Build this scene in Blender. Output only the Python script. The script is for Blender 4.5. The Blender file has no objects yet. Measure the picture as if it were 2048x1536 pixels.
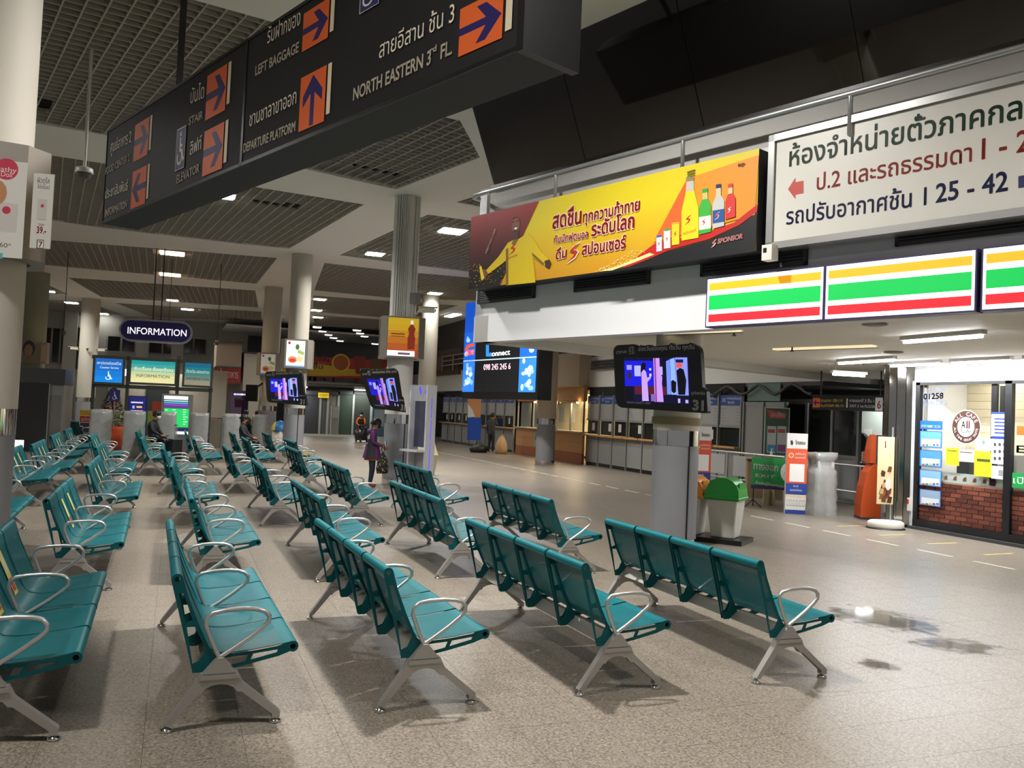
import bpy, bmesh, math, random
import numpy as np
from mathutils import Vector, Matrix
from mathutils.geometry import delaunay_2d_cdt, tessellate_polygon

scene = bpy.context.scene
COL = scene.collection
random.seed(7)

# ------------------------------------------------------------------ camera
F, HC = 1717.5, 1.74                      # focal length in px of a 2048x1536 frame, eye height
PI_, RO, YA = math.radians(1.937), math.radians(2.475), math.radians(21.296)
fw = np.array([math.sin(YA)*math.cos(PI_), math.cos(YA)*math.cos(PI_), math.sin(PI_)])
_r0 = np.array([math.cos(YA), -math.sin(YA), 0.0]); _u0 = np.cross(_r0, fw)
rt = _r0*math.cos(RO) + _u0*math.sin(RO); up = _u0*math.cos(RO) - _r0*math.sin(RO)
C0 = np.array([0, 0, HC])
cd = bpy.data.cameras.new('camera'); cam = bpy.data.objects.new('camera', cd); COL.objects.link(cam)
cd.sensor_width = 36; cd.lens = F/2048*36; cd.clip_end = 300
M = Matrix.Identity(4)
for i in range(3):
    M[i][0], M[i][1], M[i][2], M[i][3] = rt[i], up[i], -fw[i], C0[i]
cam.matrix_world = M
scene.camera = cam

# ------------------------------------------------------------------ world, exposure
w = bpy.data.worlds.new('night'); scene.world = w; w.use_nodes = True
w.node_tree.nodes['Background'].inputs[0].default_value = (0.66, 0.65, 0.64, 1)
w.node_tree.nodes['Background'].inputs[1].default_value = 0.30
scene.view_settings.view_transform = 'Standard'; scene.view_settings.look = 'None'
scene.view_settings.exposure = 0.35; scene.view_settings.gamma = 1
scene.view_settings.use_curve_mapping = False
scene.cycles.use_denoising = True
scene.cycles.max_bounces = 6; scene.cycles.diffuse_bounces = 3; scene.cycles.glossy_bounces = 3
scene.cycles.caustics_reflective = False; scene.cycles.caustics_refractive = False
scene.cycles.use_adaptive_sampling = True; scene.cycles.adaptive_threshold = .07
scene.cycles.transparent_max_bounces = 10; scene.cycles.sample_clamp_indirect = 4
LAMP = .58                                  # one dial for all ceiling lamps

# ------------------------------------------------------------------ helpers: pixels to the place
def ray(px, py): return (px-1024)/F*rt - (py-768)/F*up + fw
def zp(px, py, z=0.0):
    d = ray(px, py); return C0 + d*((z-HC)/d[2])
def hh(px, py, X, Y):
    d = ray(px, py); t = (d[0]*X+d[1]*Y)/(d[0]**2+d[1]**2); return HC + d[2]*t
def at(px, py, Y):                          # point of that pixel at a given world Y
    d = ray(px, py); return C0 + d*(Y/d[1])
class Pl:
    """upright plane through ground point P, its u axis running at ang (deg, clockwise from +Y), right as seen"""
    def __init__(s, P, ang, tilt=0):
        a = math.radians(ang)
        s.P = np.array([P[0], P[1], P[2] if len(P) > 2 else 0.0]); s.U = np.array([math.sin(a), math.cos(a), 0.0])
        n = np.array([-math.cos(a), math.sin(a), 0.0])
        if n @ (C0-s.P) < 0: n = -n
        s.V = np.array([0, 0, 1.0]); s.N = n
        if tilt:
            t = math.radians(tilt); s.V, s.N = s.V*math.cos(t)+n*math.sin(t), n*math.cos(t)-s.V*math.sin(t)
        s.ang = ang
    def uv(s, px, py):
        d = ray(px, py); p = C0 + d*(((s.P-C0) @ s.N)/(d @ s.N)) - s.P
        return float(p @ s.U), float(p @ s.V)
    def pt(s, u, v, o=0.0): return s.P + s.U*u + s.V*v + s.N*o
    def moved(s, o):
        q = Pl.__new__(Pl); q.__dict__.update(s.__dict__); q.P = s.P + s.N*o; return q

# ------------------------------------------------------------------ helpers: materials
def lin(c):
    if isinstance(c, str):
        c = [int(c[i:i+2], 16)/255 for i in (0, 2, 4)]
    return tuple((x/12.92 if x <= .04045 else ((x+.055)/1.055)**2.4) for x in c)
MATS = {}
def mat(name, col='808080', rough=.5, metal=0, emit=0, var=0, vs=3.0, bump=0, spec=None, alpha=1, coat=0, trans=0):
    if name in MATS: return MATS[name]
    m = bpy.data.materials.new(name); m.use_nodes = True; nt = m.node_tree; b = nt.nodes['Principled BSDF']
    c = lin(col); b.inputs['Base Color'].default_value = (*c, 1)
    b.inputs['Roughness'].default_value = rough; b.inputs['Metallic'].default_value = metal
    if spec is not None: b.inputs['Specular IOR Level'].default_value = spec
    if alpha < 1: b.inputs['Alpha'].default_value = alpha
    if coat: b.inputs['Coat Weight'].default_value = coat
    if trans: b.inputs['Transmission Weight'].default_value = trans
    if emit:
        m.cycles.emission_sampling = 'NONE'          # lamps carry their own light; the glow is seen and bounced only
        b.inputs['Emission Color'].default_value = (*c, 1); b.inputs['Emission Strength'].default_value = emit
    if var or bump:
        tc = nt.nodes.new('ShaderNodeTexCoord'); nz = nt.nodes.new('ShaderNodeTexNoise')
        nz.inputs['Scale'].default_value = vs; nz.inputs['Detail'].default_value = 5
        nt.links.new(tc.outputs['Object'], nz.inputs['Vector'])
        if var:
            mr = nt.nodes.new('ShaderNodeMapRange'); mr.inputs['To Min'].default_value = 1-var; mr.inputs['To Max'].default_value = 1+var
            nt.links.new(nz.outputs['Fac'], mr.inputs['Value'])
            mx = nt.nodes.new('ShaderNodeVectorMath'); mx.operation = 'SCALE'; mx.inputs[0].default_value = c
            nt.links.new(mr.outputs[0], mx.inputs['Scale']); nt.links.new(mx.outputs[0], b.inputs['Base Color'])
            if emit: nt.links.new(mx.outputs[0], b.inputs['Emission Color'])
        if bump:
            bp = nt.nodes.new('ShaderNodeBump'); bp.inputs['Strength'].default_value = bump; bp.inputs['Distance'].default_value = .02
            nt.links.new(nz.outputs['Fac'], bp.inputs['Height']); nt.links.new(bp.outputs[0], b.inputs['Normal'])
    MATS[name] = m; return m
def flat(col, rough=.45): return mat('print_'+col, col, rough)          # printed colour
def glow(col, e=1.0): return mat('lit_%s_%g' % (col, e), col, .5, emit=e)   # backlit print or screen

WHITE = mat('white_paint', 'd6d5cf', .6, var=.05, vs=.7)
CEILW = mat('ceiling_white', 'eeede8', .75, var=.05, vs=.4)
CREAM = mat('cream_wall', 'c8b8a2', .7, var=.05, vs=.8)
GREYP = mat('grey_paint', '8d8d8b', .6, var=.06, vs=.8)
DGREY = mat('dark_grey', '3c3d3e', .5, var=.1, vs=2)
BLACK = mat('black_paint', '141414', .35)
UNLIT = mat('dark_void', '1c1b19', .9)  # near-black colour stands in for the darkness of unlit voids
STEEL = mat('stainless_steel', 'c6c6c4', .3, .75)
MIRROR = mat('mirror_steel', 'c4c4c2', .06, 1)
ALU = mat('cast_aluminium', 'a5a29d', .38, .5, var=.06, vs=9)
CHROME = mat('chrome', 'd8d8d8', .08, 1)
COLGREY = mat('column_panel_grey', '85868a', .5, 0, var=.06, vs=2)
CONC = mat('column_paint', 'b7b2a4', .65, var=.07, vs=1.4)
WOOD = mat('warm_wood', 'b98a55', .45, var=.15, vs=6)
WOODD = mat('dark_wood_band', '9a5a34', .45, var=.12, vs=6)

# ------------------------------------------------------------------ helpers: meshes
class MB:
    def __init__(s): s.v = []; s.f = []; s.m = []; s.mats = []; s.sm = []
    def mi(s, m):
        if m not in s.mats: s.mats.append(m)
        return s.mats.index(m)
    def add(s, vs, fs, m, smooth=False):
        o = len(s.v); s.v += [tuple(float(c) for c in p) for p in vs]; i = s.mi(m)
        for f in fs: s.f.append(tuple(o+k for k in f)); s.m.append(i); s.sm.append(smooth)
        return s
    def box(s, c, d, m, rz=0, T=None):
        x, y, z = d[0]/2, d[1]/2, d[2]/2
        p = [(a*x, b*y, e*z) for a in (-1, 1) for b in (-1, 1) for e in (-1, 1)]
        ca, sa = math.cos(rz), math.sin(rz)
        p = [(c[0]+q[0]*ca-q[1]*sa, c[1]+q[0]*sa+q[1]*ca, c[2]+q[2]) for q in p]
        if T is not None: p = [tuple(T @ Vector(q)) for q in p]
        return s.add(p, [(0,1,3,2),(4,6,7,5),(0,4,5,1),(2,3,7,6),(0,2,6,4),(1,5,7,3)], m)
    def bar(s, c, L, wy, wz, m, rz=0, seg=.5):
        """long thin bar along local x, cut into short lengths"""
        k = max(1, int(L/seg)); ca, sa = math.cos(rz), math.sin(rz); vs = []
        for i in range(k+1):
            x = -L/2+L*i/k
            for y, z in ((-wy/2,-wz/2), (wy/2,-wz/2), (wy/2,wz/2), (-wy/2,wz/2)): vs.append((c[0]+x*ca-y*sa, c[1]+x*sa+y*ca, c[2]+z))
        fs = [(4*i+j, 4*i+(j+1) % 4, 4*i+4+(j+1) % 4, 4*i+4+j) for i in range(k) for j in range(4)]+[(3,2,1,0), (4*k,4*k+1,4*k+2,4*k+3)]
        return s.add(vs, fs, m)
    def tube(s, pts, r, m, n=8, close=False, cap=True):
        P = [Vector([float(c) for c in p]) for p in pts]; k = len(P); rings = []
        R = r if isinstance(r, (list, tuple)) else [r]*k
        prev = None
        for i in range(k):
            a = P[(i-1) % k] if (close or i > 0) else P[i]; b = P[(i+1) % k] if (close or i < k-1) else P[i]
            t = (b-a).normalized()
            if prev is None:
                h = Vector((0,0,1)) if abs(t.z) < .9 else Vector((1,0,0)); nx = t.cross(h).normalized()
            else: nx = (prev - t*prev.dot(t)).normalized()
            prev = nx; ny = t.cross(nx)
            rings.append([P[i] + (nx*math.cos(2*math.pi*j/n) + ny*math.sin(2*math.pi*j/n))*R[i] for j in range(n)])
        vs = [p for q in rings for p in q]; fs = []
        for i in range(k if close else k-1):
            a, b = i*n, ((i+1) % k)*n
            for j in range(n): fs.append((a+j, a+(j+1) % n, b+(j+1) % n, b+j))
        s.add(vs, fs, m, True)
        if cap and not close:
            s.add(rings[0], [tuple(reversed(range(n)))], m); s.add(rings[-1], [tuple(range(n))], m)
        return s
    def lathe(s, prof, m, n=24, c=(0,0,0), sx=1, sy=1, a0=0, a1=2*math.pi, smooth=True):
        full = abs(a1-a0-2*math.pi) < 1e-6; k = n if full else n+1; vs = []
        for (r, z) in prof:
            for j in range(k):
                t = a0+(a1-a0)*j/n; vs.append((c[0]+r*sx*math.cos(t), c[1]+r*sy*math.sin(t), c[2]+z))
        fs = []
        for i in range(len(prof)-1):
            for j in range(n):
                j2 = (j+1) % k if full else j+1
                fs.append((i*k+j, i*k+j2, (i+1)*k+j2, (i+1)*k+j))
        s.add(vs, fs, m, smooth)
        if full:
            if prof[0][0] > 1e-6: s.add(vs[:k], [tuple(reversed(range(k)))], m)
            if prof[-1][0] > 1e-6: s.add(vs[-k:], [tuple(range(k))], m)
        return s
    def prism(s, poly, fn, t, m, holes=()):
        """extrude a 2D outline (with holes) by t; fn(a,b,h) -> 3D"""
        loops = [list(poly)] + [list(h) for h in holes]
        flatp = [p for l in loops for p in l]; n = len(flatp)
        tr = tessellate_polygon([[Vector((p[0], p[1], 0)) for p in l] for l in loops])
        A = [fn(p[0], p[1], 0) for p in flatp]; B = [fn(p[0], p[1], t) for p in flatp]
        s.add(A+B, [tuple(x) for x in tr] + [tuple(n+k for k in reversed(x)) for x in tr], m)
        o = 0; q = []
        for l in loops:
            k = len(l)
            for i in range(k): q.append((o+i, o+(i+1) % k, n+o+(i+1) % k, n+o+i))
            o += k
        s.add(A+B, q, m); return s
    def build(s, name, parent=None, mats=None, smooth=None, fix=True):
        me = bpy.data.meshes.new(name); me.from_pydata(s.v, [], s.f)
        for m in s.mats: me.materials.append(m)
        me.polygons.foreach_set('material_index', s.m); me.polygons.foreach_set('use_smooth', s.sm if smooth is None else [smooth]*len(s.f))
        if fix:
            b = bmesh.new(); b.from_mesh(me); bmesh.ops.recalc_face_normals(b, faces=b.faces); b.to_mesh(me); b.free()
        me.update()
        o = bpy.data.objects.new(name, me); COL.objects.link(o)
        if parent is not None: o.parent = parent
        return o
def thing(name, label, cat, loc=(0,0,0), rz=0, group=None):
    o = bpy.data.objects.new(name, None); COL.objects.link(o); o.empty_display_size = .2
    o.location = [float(c) for c in loc]; o.rotation_euler = (0, 0, rz); o['label'] = label; o['category'] = cat
    if group: o['group'] = group
    return o
def tag(o, label, cat, group=None, kind=None):
    o['label'] = label; o['category'] = cat
    if group: o['group'] = group
    if kind: o['kind'] = kind
    return o
def struct(o): o['kind'] = 'structure'; return o
def adopt(root, parts):
    """parent parts built in world coordinates under a root that stands elsewhere"""
    Mi = (Matrix.Translation(root.location) @ Matrix.Rotation(root.rotation_euler[2], 4, 'Z')).inverted()
    for p in parts:
        p.data.transform(Mi); p.parent = root
def dup(root, loc, rz=0, label=None, group=None):
    r = root.copy(); COL.objects.link(r); r.location = [float(c) for c in loc]; r.rotation_euler = (0, 0, rz)
    if label: r['label'] = label
    if group: r['group'] = group
    for ch in list(root.children):
        c = ch.copy(); COL.objects.link(c); c.parent = r
        for g in list(ch.children):
            e = g.copy(); COL.objects.link(e); e.parent = c
    return r

# ------------------------------------------------------------------ helpers: flat print and lettering on a plane
def glyphs(txt, off=0.0):
    cu = bpy.data.curves.new('t', 'FONT'); cu.body = txt; cu.resolution_u = 3; cu.fill_mode = 'NONE'; cu.offset = off
    ob = bpy.data.objects.new('t', cu); me = ob.to_mesh()
    V = [(v.co.x, v.co.y) for v in me.vertices]; nxt = {}
    for e in me.edges: nxt.setdefault(e.vertices[0], []).append(e.vertices[1])
    ob.to_mesh_clear(); bpy.data.objects.remove(ob); bpy.data.curves.remove(cu)
    seen = set(); loops = []
    for st in range(len(V)):
        if st in seen or st not in nxt: continue
        l = [st]; seen.add(st); c = nxt[st][0]
        while c not in seen and c in nxt: l.append(c); seen.add(c); c = nxt[c][0]
        if len(l) > 2: loops.append(l)
    if not loops: return [], []
    idx = {}; vin = []; ed = []
    for l in loops:
        for k in l: idx[k] = len(vin); vin.append(Vector(V[k]))
        ed += [(idx[l[i]], idx[l[(i+1) % len(l)]]) for i in range(len(l))]
    r = delaunay_2d_cdt(vin, ed, [], 0, 1e-5, True)
    vo, fo = r[0], r[2]
    P = np.array([(p.x, p.y) for p in vo]); A_ = np.array([V[l[i]] for l in loops for i in range(len(l))]); B_ = np.array([V[l[(i+1) % len(l)]] for l in loops for i in range(len(l))])
    ct = np.array([P[list(f)].mean(0) for f in fo])
    x, y = ct[:, :1], ct[:, 1:]; ax, ay, bx, by = A_[:, 0], A_[:, 1], B_[:, 0], B_[:, 1]
    cr = (bx-ax)*(y-ay)-(x-ax)*(by-ay)                       # non-zero winding rule
    wn = ((ay <= y) & (by > y) & (cr > 0)).sum(1) - ((ay > y) & (by <= y) & (cr < 0)).sum(1)
    return [tuple(p) for p in P], [tuple(f) for f, k in zip(fo, wn) if k]
class Art:
    """flat print on a plane: every layer lies a hair in front of the last one"""
    def __init__(s, pl, base=0.0, step=.00015): s.lock = False; s.pl = pl; s.mb = MB(); s.k = base; s.step = step; s.tx = []; s.parts = []
    def _o(s):
        if not s.lock: s.k += s.step
        return s.k
    def poly(s, pts, m, uv=False):
        o = s._o(); q = pts if uv else [s.pl.uv(*p) for p in pts]
        if len(q) == 4 or len(q) == 3: s.mb.add([s.pl.pt(a, b, o) for a, b in q], [tuple(range(len(q)))], m)
        else:
            tr = tessellate_polygon([[Vector((a, b, 0)) for a, b in q]]); s.mb.add([s.pl.pt(a, b, o) for a, b in q], [tuple(t) for t in tr], m)
        return s
    def rect(s, x0, y0, x1, y1, m):           # px of top-left and bottom-right
        a = s.pl.uv(x0, y0); b = s.pl.uv(x1, y1); return s.poly([(a[0], b[1]), (b[0], b[1]), (b[0], a[1]), (a[0], a[1])], m, True)
    def urect(s, u0, v0, u1, v1, m): return s.poly([(u0, v0), (u1, v0), (u1, v1), (u0, v1)], m, True)
    def disc(s, u, v, ru, rv, m, n=20, rot=0):
        return s.poly([(u+ru*math.cos(t)*math.cos(rot)-rv*math.sin(t)*math.sin(rot), v+ru*math.cos(t)*math.sin(rot)+rv*math.sin(t)*math.cos(rot)) for t in [2*math.pi*i/n for i in range(n)]], m, True)
    def text(s, txt, u0, v0, u1, hgt, m, v1=None, off=0.0, slant=0.0):
        """lettering from (u0,v0) to (u1,v1) on the baseline; hgt = capital / consonant height"""
        V, Fc = glyphs(txt)
        if not V: return s
        if off:                               # bolder: the same letters laid again a hair to each side
            n = len(V); ds_ = [(math.cos(k*math.pi/3)*off, math.sin(k*math.pi/3)*off) for k in range(6)]
            V, Fc = [(a+x, b+y) for x, y in ds_ for a, b in V], [tuple(i+n*k for i in f) for k in range(6) for f in Fc]
        xs = [a for a, b in V]; x0, x1 = min(xs), max(xs); thai = any('\u0e00' <= c <= '\u0e7f' for c in txt)
        sx = (u1-u0)/(x1-x0); sy = hgt/(.56 if thai else .68); dv = 0 if v1 is None else (v1-v0)/(u1-u0); o = s._o()
        s.tx.append(MB().add([s.pl.pt(u0+(a-x0)*sx+b*sy*slant, v0+b*sy+(a-x0)*sx*dv, o) for a, b in V], Fc, m)); return s
    def cut(s, name):                         # close the print so far as one part
        if s.mb.f: s.parts.append(s.mb.build(name, fix=False)); s.mb = MB()
        return s
    def ptext(s, txt, x0, y0, x1, y1, hpx, m, off=0.0, slant=0.0):   # px of baseline ends, px height at the left
        a = s.pl.uv(x0, y0); b = s.pl.uv(x1, y1); t = s.pl.uv(x0, y0-hpx)
        return s.text(txt, a[0], a[1], b[0], t[1]-a[1], m, b[1], off, slant)
    def done(s, parent=None, art='artwork', let='lettering'):
        out = s.parts
        if s.mb.f: out.append(s.mb.build(art, fix=False))
        for t in s.tx: out.append(t.build(let, fix=False))
        if parent is not None: adopt(parent, out)
        return out
def slab(pl, u0, v0, u1, v1, o0, o1, m, mb=None):
    mb = mb or MB(); p = [pl.pt(u, v, o) for u in (u0, u1) for v in (v0, v1) for o in (o0, o1)]
    mb.add(p, [(0,1,3,2),(4,6,7,5),(0,4,5,1),(2,3,7,6),(0,2,6,4),(1,5,7,3)], m); return mb
def pslab(pl, x0, y0, x1, y1, o0, o1, m, mb=None):
    a = pl.uv(x0, y0); b = pl.uv(x1, y1); return slab(pl, a[0], b[1], b[0], a[1], o0, o1, m, mb)
def root_on(pl, name, label, cat, u, v, group=None): return thing(name, label, cat, pl.pt(u, v), 0, group)
def area(name, loc, size, power, col=(1,1,1), rot=(0,0,0), shape='SQUARE', sy=None, parent=None, spread=None):
    l = bpy.data.lights.new(name, 'AREA'); l.energy = power; l.color = col; l.shape = 'RECTANGLE' if sy else shape; l.size = size
    if sy: l.size_y = sy
    if spread: l.spread = spread
    o = bpy.data.objects.new(name, l); COL.objects.link(o); o.location = [float(c) for c in loc]; o.rotation_euler = rot
    if parent: o.parent = parent
    return o

# ================================================================== STRUCTURE
CZ = 6.6                                                       # ceiling height
def floor_material(name, chips=True):
    m = bpy.data.materials.new(name); m.use_nodes = True; nt = m.node_tree; b = nt.nodes['Principled BSDF']
    g = nt.nodes.new('ShaderNodeNewGeometry')
    n1 = nt.nodes.new('ShaderNodeTexNoise'); n1.inputs['Scale'].default_value = 62; n1.inputs['Detail'].default_value = 3
    n2 = nt.nodes.new('ShaderNodeTexNoise'); n2.inputs['Scale'].default_value = .55; n2.inputs['Detail'].default_value = 6
    n3 = nt.nodes.new('ShaderNodeTexVoronoi'); n3.inputs['Scale'].default_value = 95
    for n in (n1, n2, n3): nt.links.new(g.outputs['Position'], n.inputs['Vector'])
    r1 = nt.nodes.new('ShaderNodeValToRGB'); r1.color_ramp.elements[0].position = .33; r1.color_ramp.elements[1].position = .68
    r1.color_ramp.elements[0].color = (*lin('534c44'), 1); r1.color_ramp.elements[1].color = (*lin('9a8f81'), 1)
    nt.links.new(n1.outputs['Fac'], r1.inputs['Fac'])
    r3 = nt.nodes.new('ShaderNodeValToRGB'); r3.color_ramp.elements[0].color = (*lin('3c3732'), 1); r3.color_ramp.elements[1].color = (*lin('b9ae9d'), 1)
    nt.links.new(n3.outputs['Color'], r3.inputs['Fac'])
    mx = nt.nodes.new('ShaderNodeMix'); mx.data_type = 'RGBA'; mx.inputs[0].default_value = .42
    nt.links.new(r1.outputs[0], mx.inputs[6]); nt.links.new(r3.outputs[0], mx.inputs[7])
    mr = nt.nodes.new('ShaderNodeMapRange'); mr.inputs['To Min'].default_value = .93; mr.inputs['To Max'].default_value = 1.06
    nt.links.new(n2.outputs['Fac'], mr.inputs['Value'])
    sc = nt.nodes.new('ShaderNodeVectorMath'); sc.operation = 'SCALE'
    nt.links.new(mx.outputs[2], sc.inputs[0]); nt.links.new(mr.outputs[0], sc.inputs['Scale'])
    nt.links.new(sc.outputs[0], b.inputs['Base Color'])
    rr = nt.nodes.new('ShaderNodeMapRange'); rr.inputs['To Min'].default_value = .28; rr.inputs['To Max'].default_value = .44
    nt.links.new(n2.outputs['Fac'], rr.inputs['Value']); nt.links.new(rr.outputs[0], b.inputs['Roughness'])
    b.inputs['Specular IOR Level'].default_value = .38
    return m
FLOORM = floor_material('polished_terrazzo')
floor = struct(MB().box((3, 26, -.13), (70, 76, .25), mat('floor_grout', '4a443a', .8)).build('floor'))
TP, TX0, TY0 = .478, .414, .15
near = []
rest = MB()
for i in range(-50, 36):
    for j in range(-14, 72):
        x, y = TX0+i*TP, TY0+j*TP; c = np.array([x+TP/2, y+TP/2, -HC]); z = c @ fw
        if z > 1:
            px, py = 1024+F*(c @ rt)/z, 768-F*(c @ up)/z
            if -60 < px < 2108 and py < 1600: near.append((z, i, j)); continue
        rest.box((x+TP/2, y+TP/2, -.008), (TP-.0018, TP-.0018, .016), FLOORM)
near.sort()
tile0 = None
for k, (z, i, j) in enumerate(near):
    x, y = TX0+i*TP+TP/2, TY0+j*TP+TP/2
    if k >= 290: rest.box((x, y, -.008), (TP-.0018, TP-.0018, .016), FLOORM); continue
    if tile0 is None:
        tile0 = MB().box((0, 0, -.008), (TP-.0018, TP-.0018, .016), FLOORM).build('floor_tile', floor); tile0.location = (x, y, 0)
    else:
        t = tile0.copy(); COL.objects.link(t); t.location = (x, y, 0)
xa, xb, ya, yb = TX0-50*TP, TX0+36*TP, TY0-14*TP, TY0+72*TP
for a, b, c_, d in ((-32, xa, -12, 64), (xb, 38, -12, 64), (xa, xb, -12, ya), (xa, xb, yb, 64)):
    rest.box(((a+b)/2, (c_+d)/2, -.008), (b-a, d-c_, .016), FLOORM)
ro = rest.build('floor_tile_field', floor, fix=False); ro['kind'] = 'stuff'
# queue lines taped on the floor
TAPE = mat('white_tape', 'c9c2ae', .6, var=.12, vs=9); YTAPE = mat('yellow_tape', 'b8a765', .6, var=.12, vs=9)
tp = thing('floor_marking', 'long broken white tape line on the floor beside the ticket counters', 'floor marking', (10.2, 8, 0))
y = 8.0; n = 0
while y < 40:
    o = MB().box((0, 0, .0015), (.055, .62, .003), TAPE).build('dash', tp) if n == 0 else d0.copy()
    if n == 0: d0 = o
    else: COL.objects.link(o)
    o.location = (.0, y-8+.31, 0); o.parent = tp; y += .62+(.35 if y < 20 else .16); n += 1
tp = thing('floor_marking', 'short yellow tape dashes on the floor in front of the shop door', 'floor marking', (11.6, 10, 0))
for (a, b) in [((1758,1071),(1813,1069)), ((1855,1088),(1913,1086)), ((1968,1110),(2025,1107)), ((1673,1053),(1720,1051))]:
    p, q = zp(*a), zp(*b); v = q-p; L = float(np.hypot(v[0], v[1]))
    o = MB().box((0, 0, .0015), (L, .05, .003), YTAPE).build('dash', tp); m_ = (p+q)/2
    o.location = (m_[0]-11.6, m_[1]-10, 0); o.rotation_euler = (0, 0, math.atan2(v[1], v[0]))

# ---- ceiling: white slab with recessed open grid panels between the beams
def Z(*pts): return [tuple(zp(px, py, CZ)[:2]) for px, py in pts]
panels = [
  dict(poly=[(-10,16.7)]+Z((207,270),(587,333),(792,379),(960,315),(920,241),(839,224))+[(1.6,11.4),(-10,9.2)], ang=166, near=1),
  dict(poly=[(-9,19.1)]+Z((207,327),(480,369),(729,409),(578,497.5),(480,488),(202,456),(99,441))+[(-9,27.0)], ang=172.8, near=1),
  dict(poly=Z((98,480),(555,516),(513,568),(102.5,532))+[(-7.5,36.6),(-7,31.2)], ang=179),
  dict(poly=Z((134,555),(510.5,581),(517,616),(202,594)), ang=4),
  dict(poly=Z((230,606),(523,623.5),(523,644),(309,636)), ang=4),
  dict(poly=Z((678,511),(856,429),(939.6,441))+[(11.5,22.6),(12,28.6)]+Z((937,544),(782,524.7)), ang=172.6, near=1),
  dict(poly=Z((649,526),(782,541),(937,555))+[(12.5,31)]+Z((950,602),(779.6,596),(628,581)), ang=176),
  dict(poly=Z((626,591),(777,602),(917,611),(846,633),(777,636),(627,624)), ang=178),
  dict(poly=Z((626,630),(759,639),(757,660),(630,650)), ang=178),
  dict(poly=Z((912,404.6),(985,382))+[(9.5,17.8),(9.5,20.6)]+Z((984,418)), ang=165),
  dict(poly=[(-14,38.5)]+Z((50,548),(137,589),(46,586)), ang=10),
  dict(poly=Z((40,598),(169,602),(169,627),(90,621),(40,617)), ang=10),
  dict(poly=Z((90,634),(168,638),(168,650),(110,642)), ang=10),
  dict(poly=Z((197,612),(253,632),(197,629)), ang=10),
]
outer = [(-32,-12), (38,-12), (38,64), (-32,64)]
def inpoly(p, poly):
    c = False; n = len(poly)
    for i in range(n):
        (x1, y1), (x2, y2) = poly[i], poly[i-1]
        if (y1 > p[1]) != (y2 > p[1]) and p[0] < (x2-x1)*(p[1]-y1)/(y2-y1)+x1: c = not c
    return c
vin = [Vector(p) for p in outer]; fin = [list(range(4))]
for p in panels:
    o = len(vin); vin += [Vector(q) for q in p['poly']]; fin.append(list(range(o, o+len(p['poly']))))
r = delaunay_2d_cdt(vin, [], fin, 0, 1e-5, True)
def cen(f): return (sum(r[0][k].x for k in f)/len(f), sum(r[0][k].y for k in f)/len(f))
cm = MB(); cm.add([(v.x, v.y, CZ) for v in r[0]], [f for f in r[2] if not any(inpoly(cen(f), p['poly']) for p in panels)], CEILW)
for p in panels:
    q = p['poly']; n = len(q)
    for i in range(n):
        a, b = q[i], q[(i+1) % n]; cm.add([(*a, CZ), (*b, CZ), (*b, CZ+.3), (*a, CZ+.3)], [(0,1,2,3)], CEILW)
ceiling = struct(cm.build('ceiling', fix=False))
SLAT = mat('grid_slat', 'b3afa4', .6, var=.12, vs=3); RUN = mat('grid_runner', 'b5b1a6', .55)
def clip(poly, a, d):
    """pieces of the line a+t*d inside poly"""
    ts = []; n = len(poly)
    for i in range(n):
        p, q = poly[i], poly[(i+1) % n]; e = (q[0]-p[0], q[1]-p[1]); den = d[0]*e[1]-d[1]*e[0]
        if abs(den) < 1e-9: continue
        t = ((p[0]-a[0])*e[1]-(p[1]-a[1])*e[0])/den; s_ = ((p[0]-a[0])*d[1]-(p[1]-a[1])*d[0])/den
        if 0 <= s_ < 1: ts.append(t)
    ts.sort(); return [(ts[k], ts[k+1]) for k in range(0, len(ts)-1, 2)]
holes_missing = [Z((590,329),(612,317),(827,355),(792,370)), Z((70,196),(107,205),(98,228),(70,226)), Z((506,402),(602,413),(596,421),(506,408))]
nrun = 0
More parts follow.
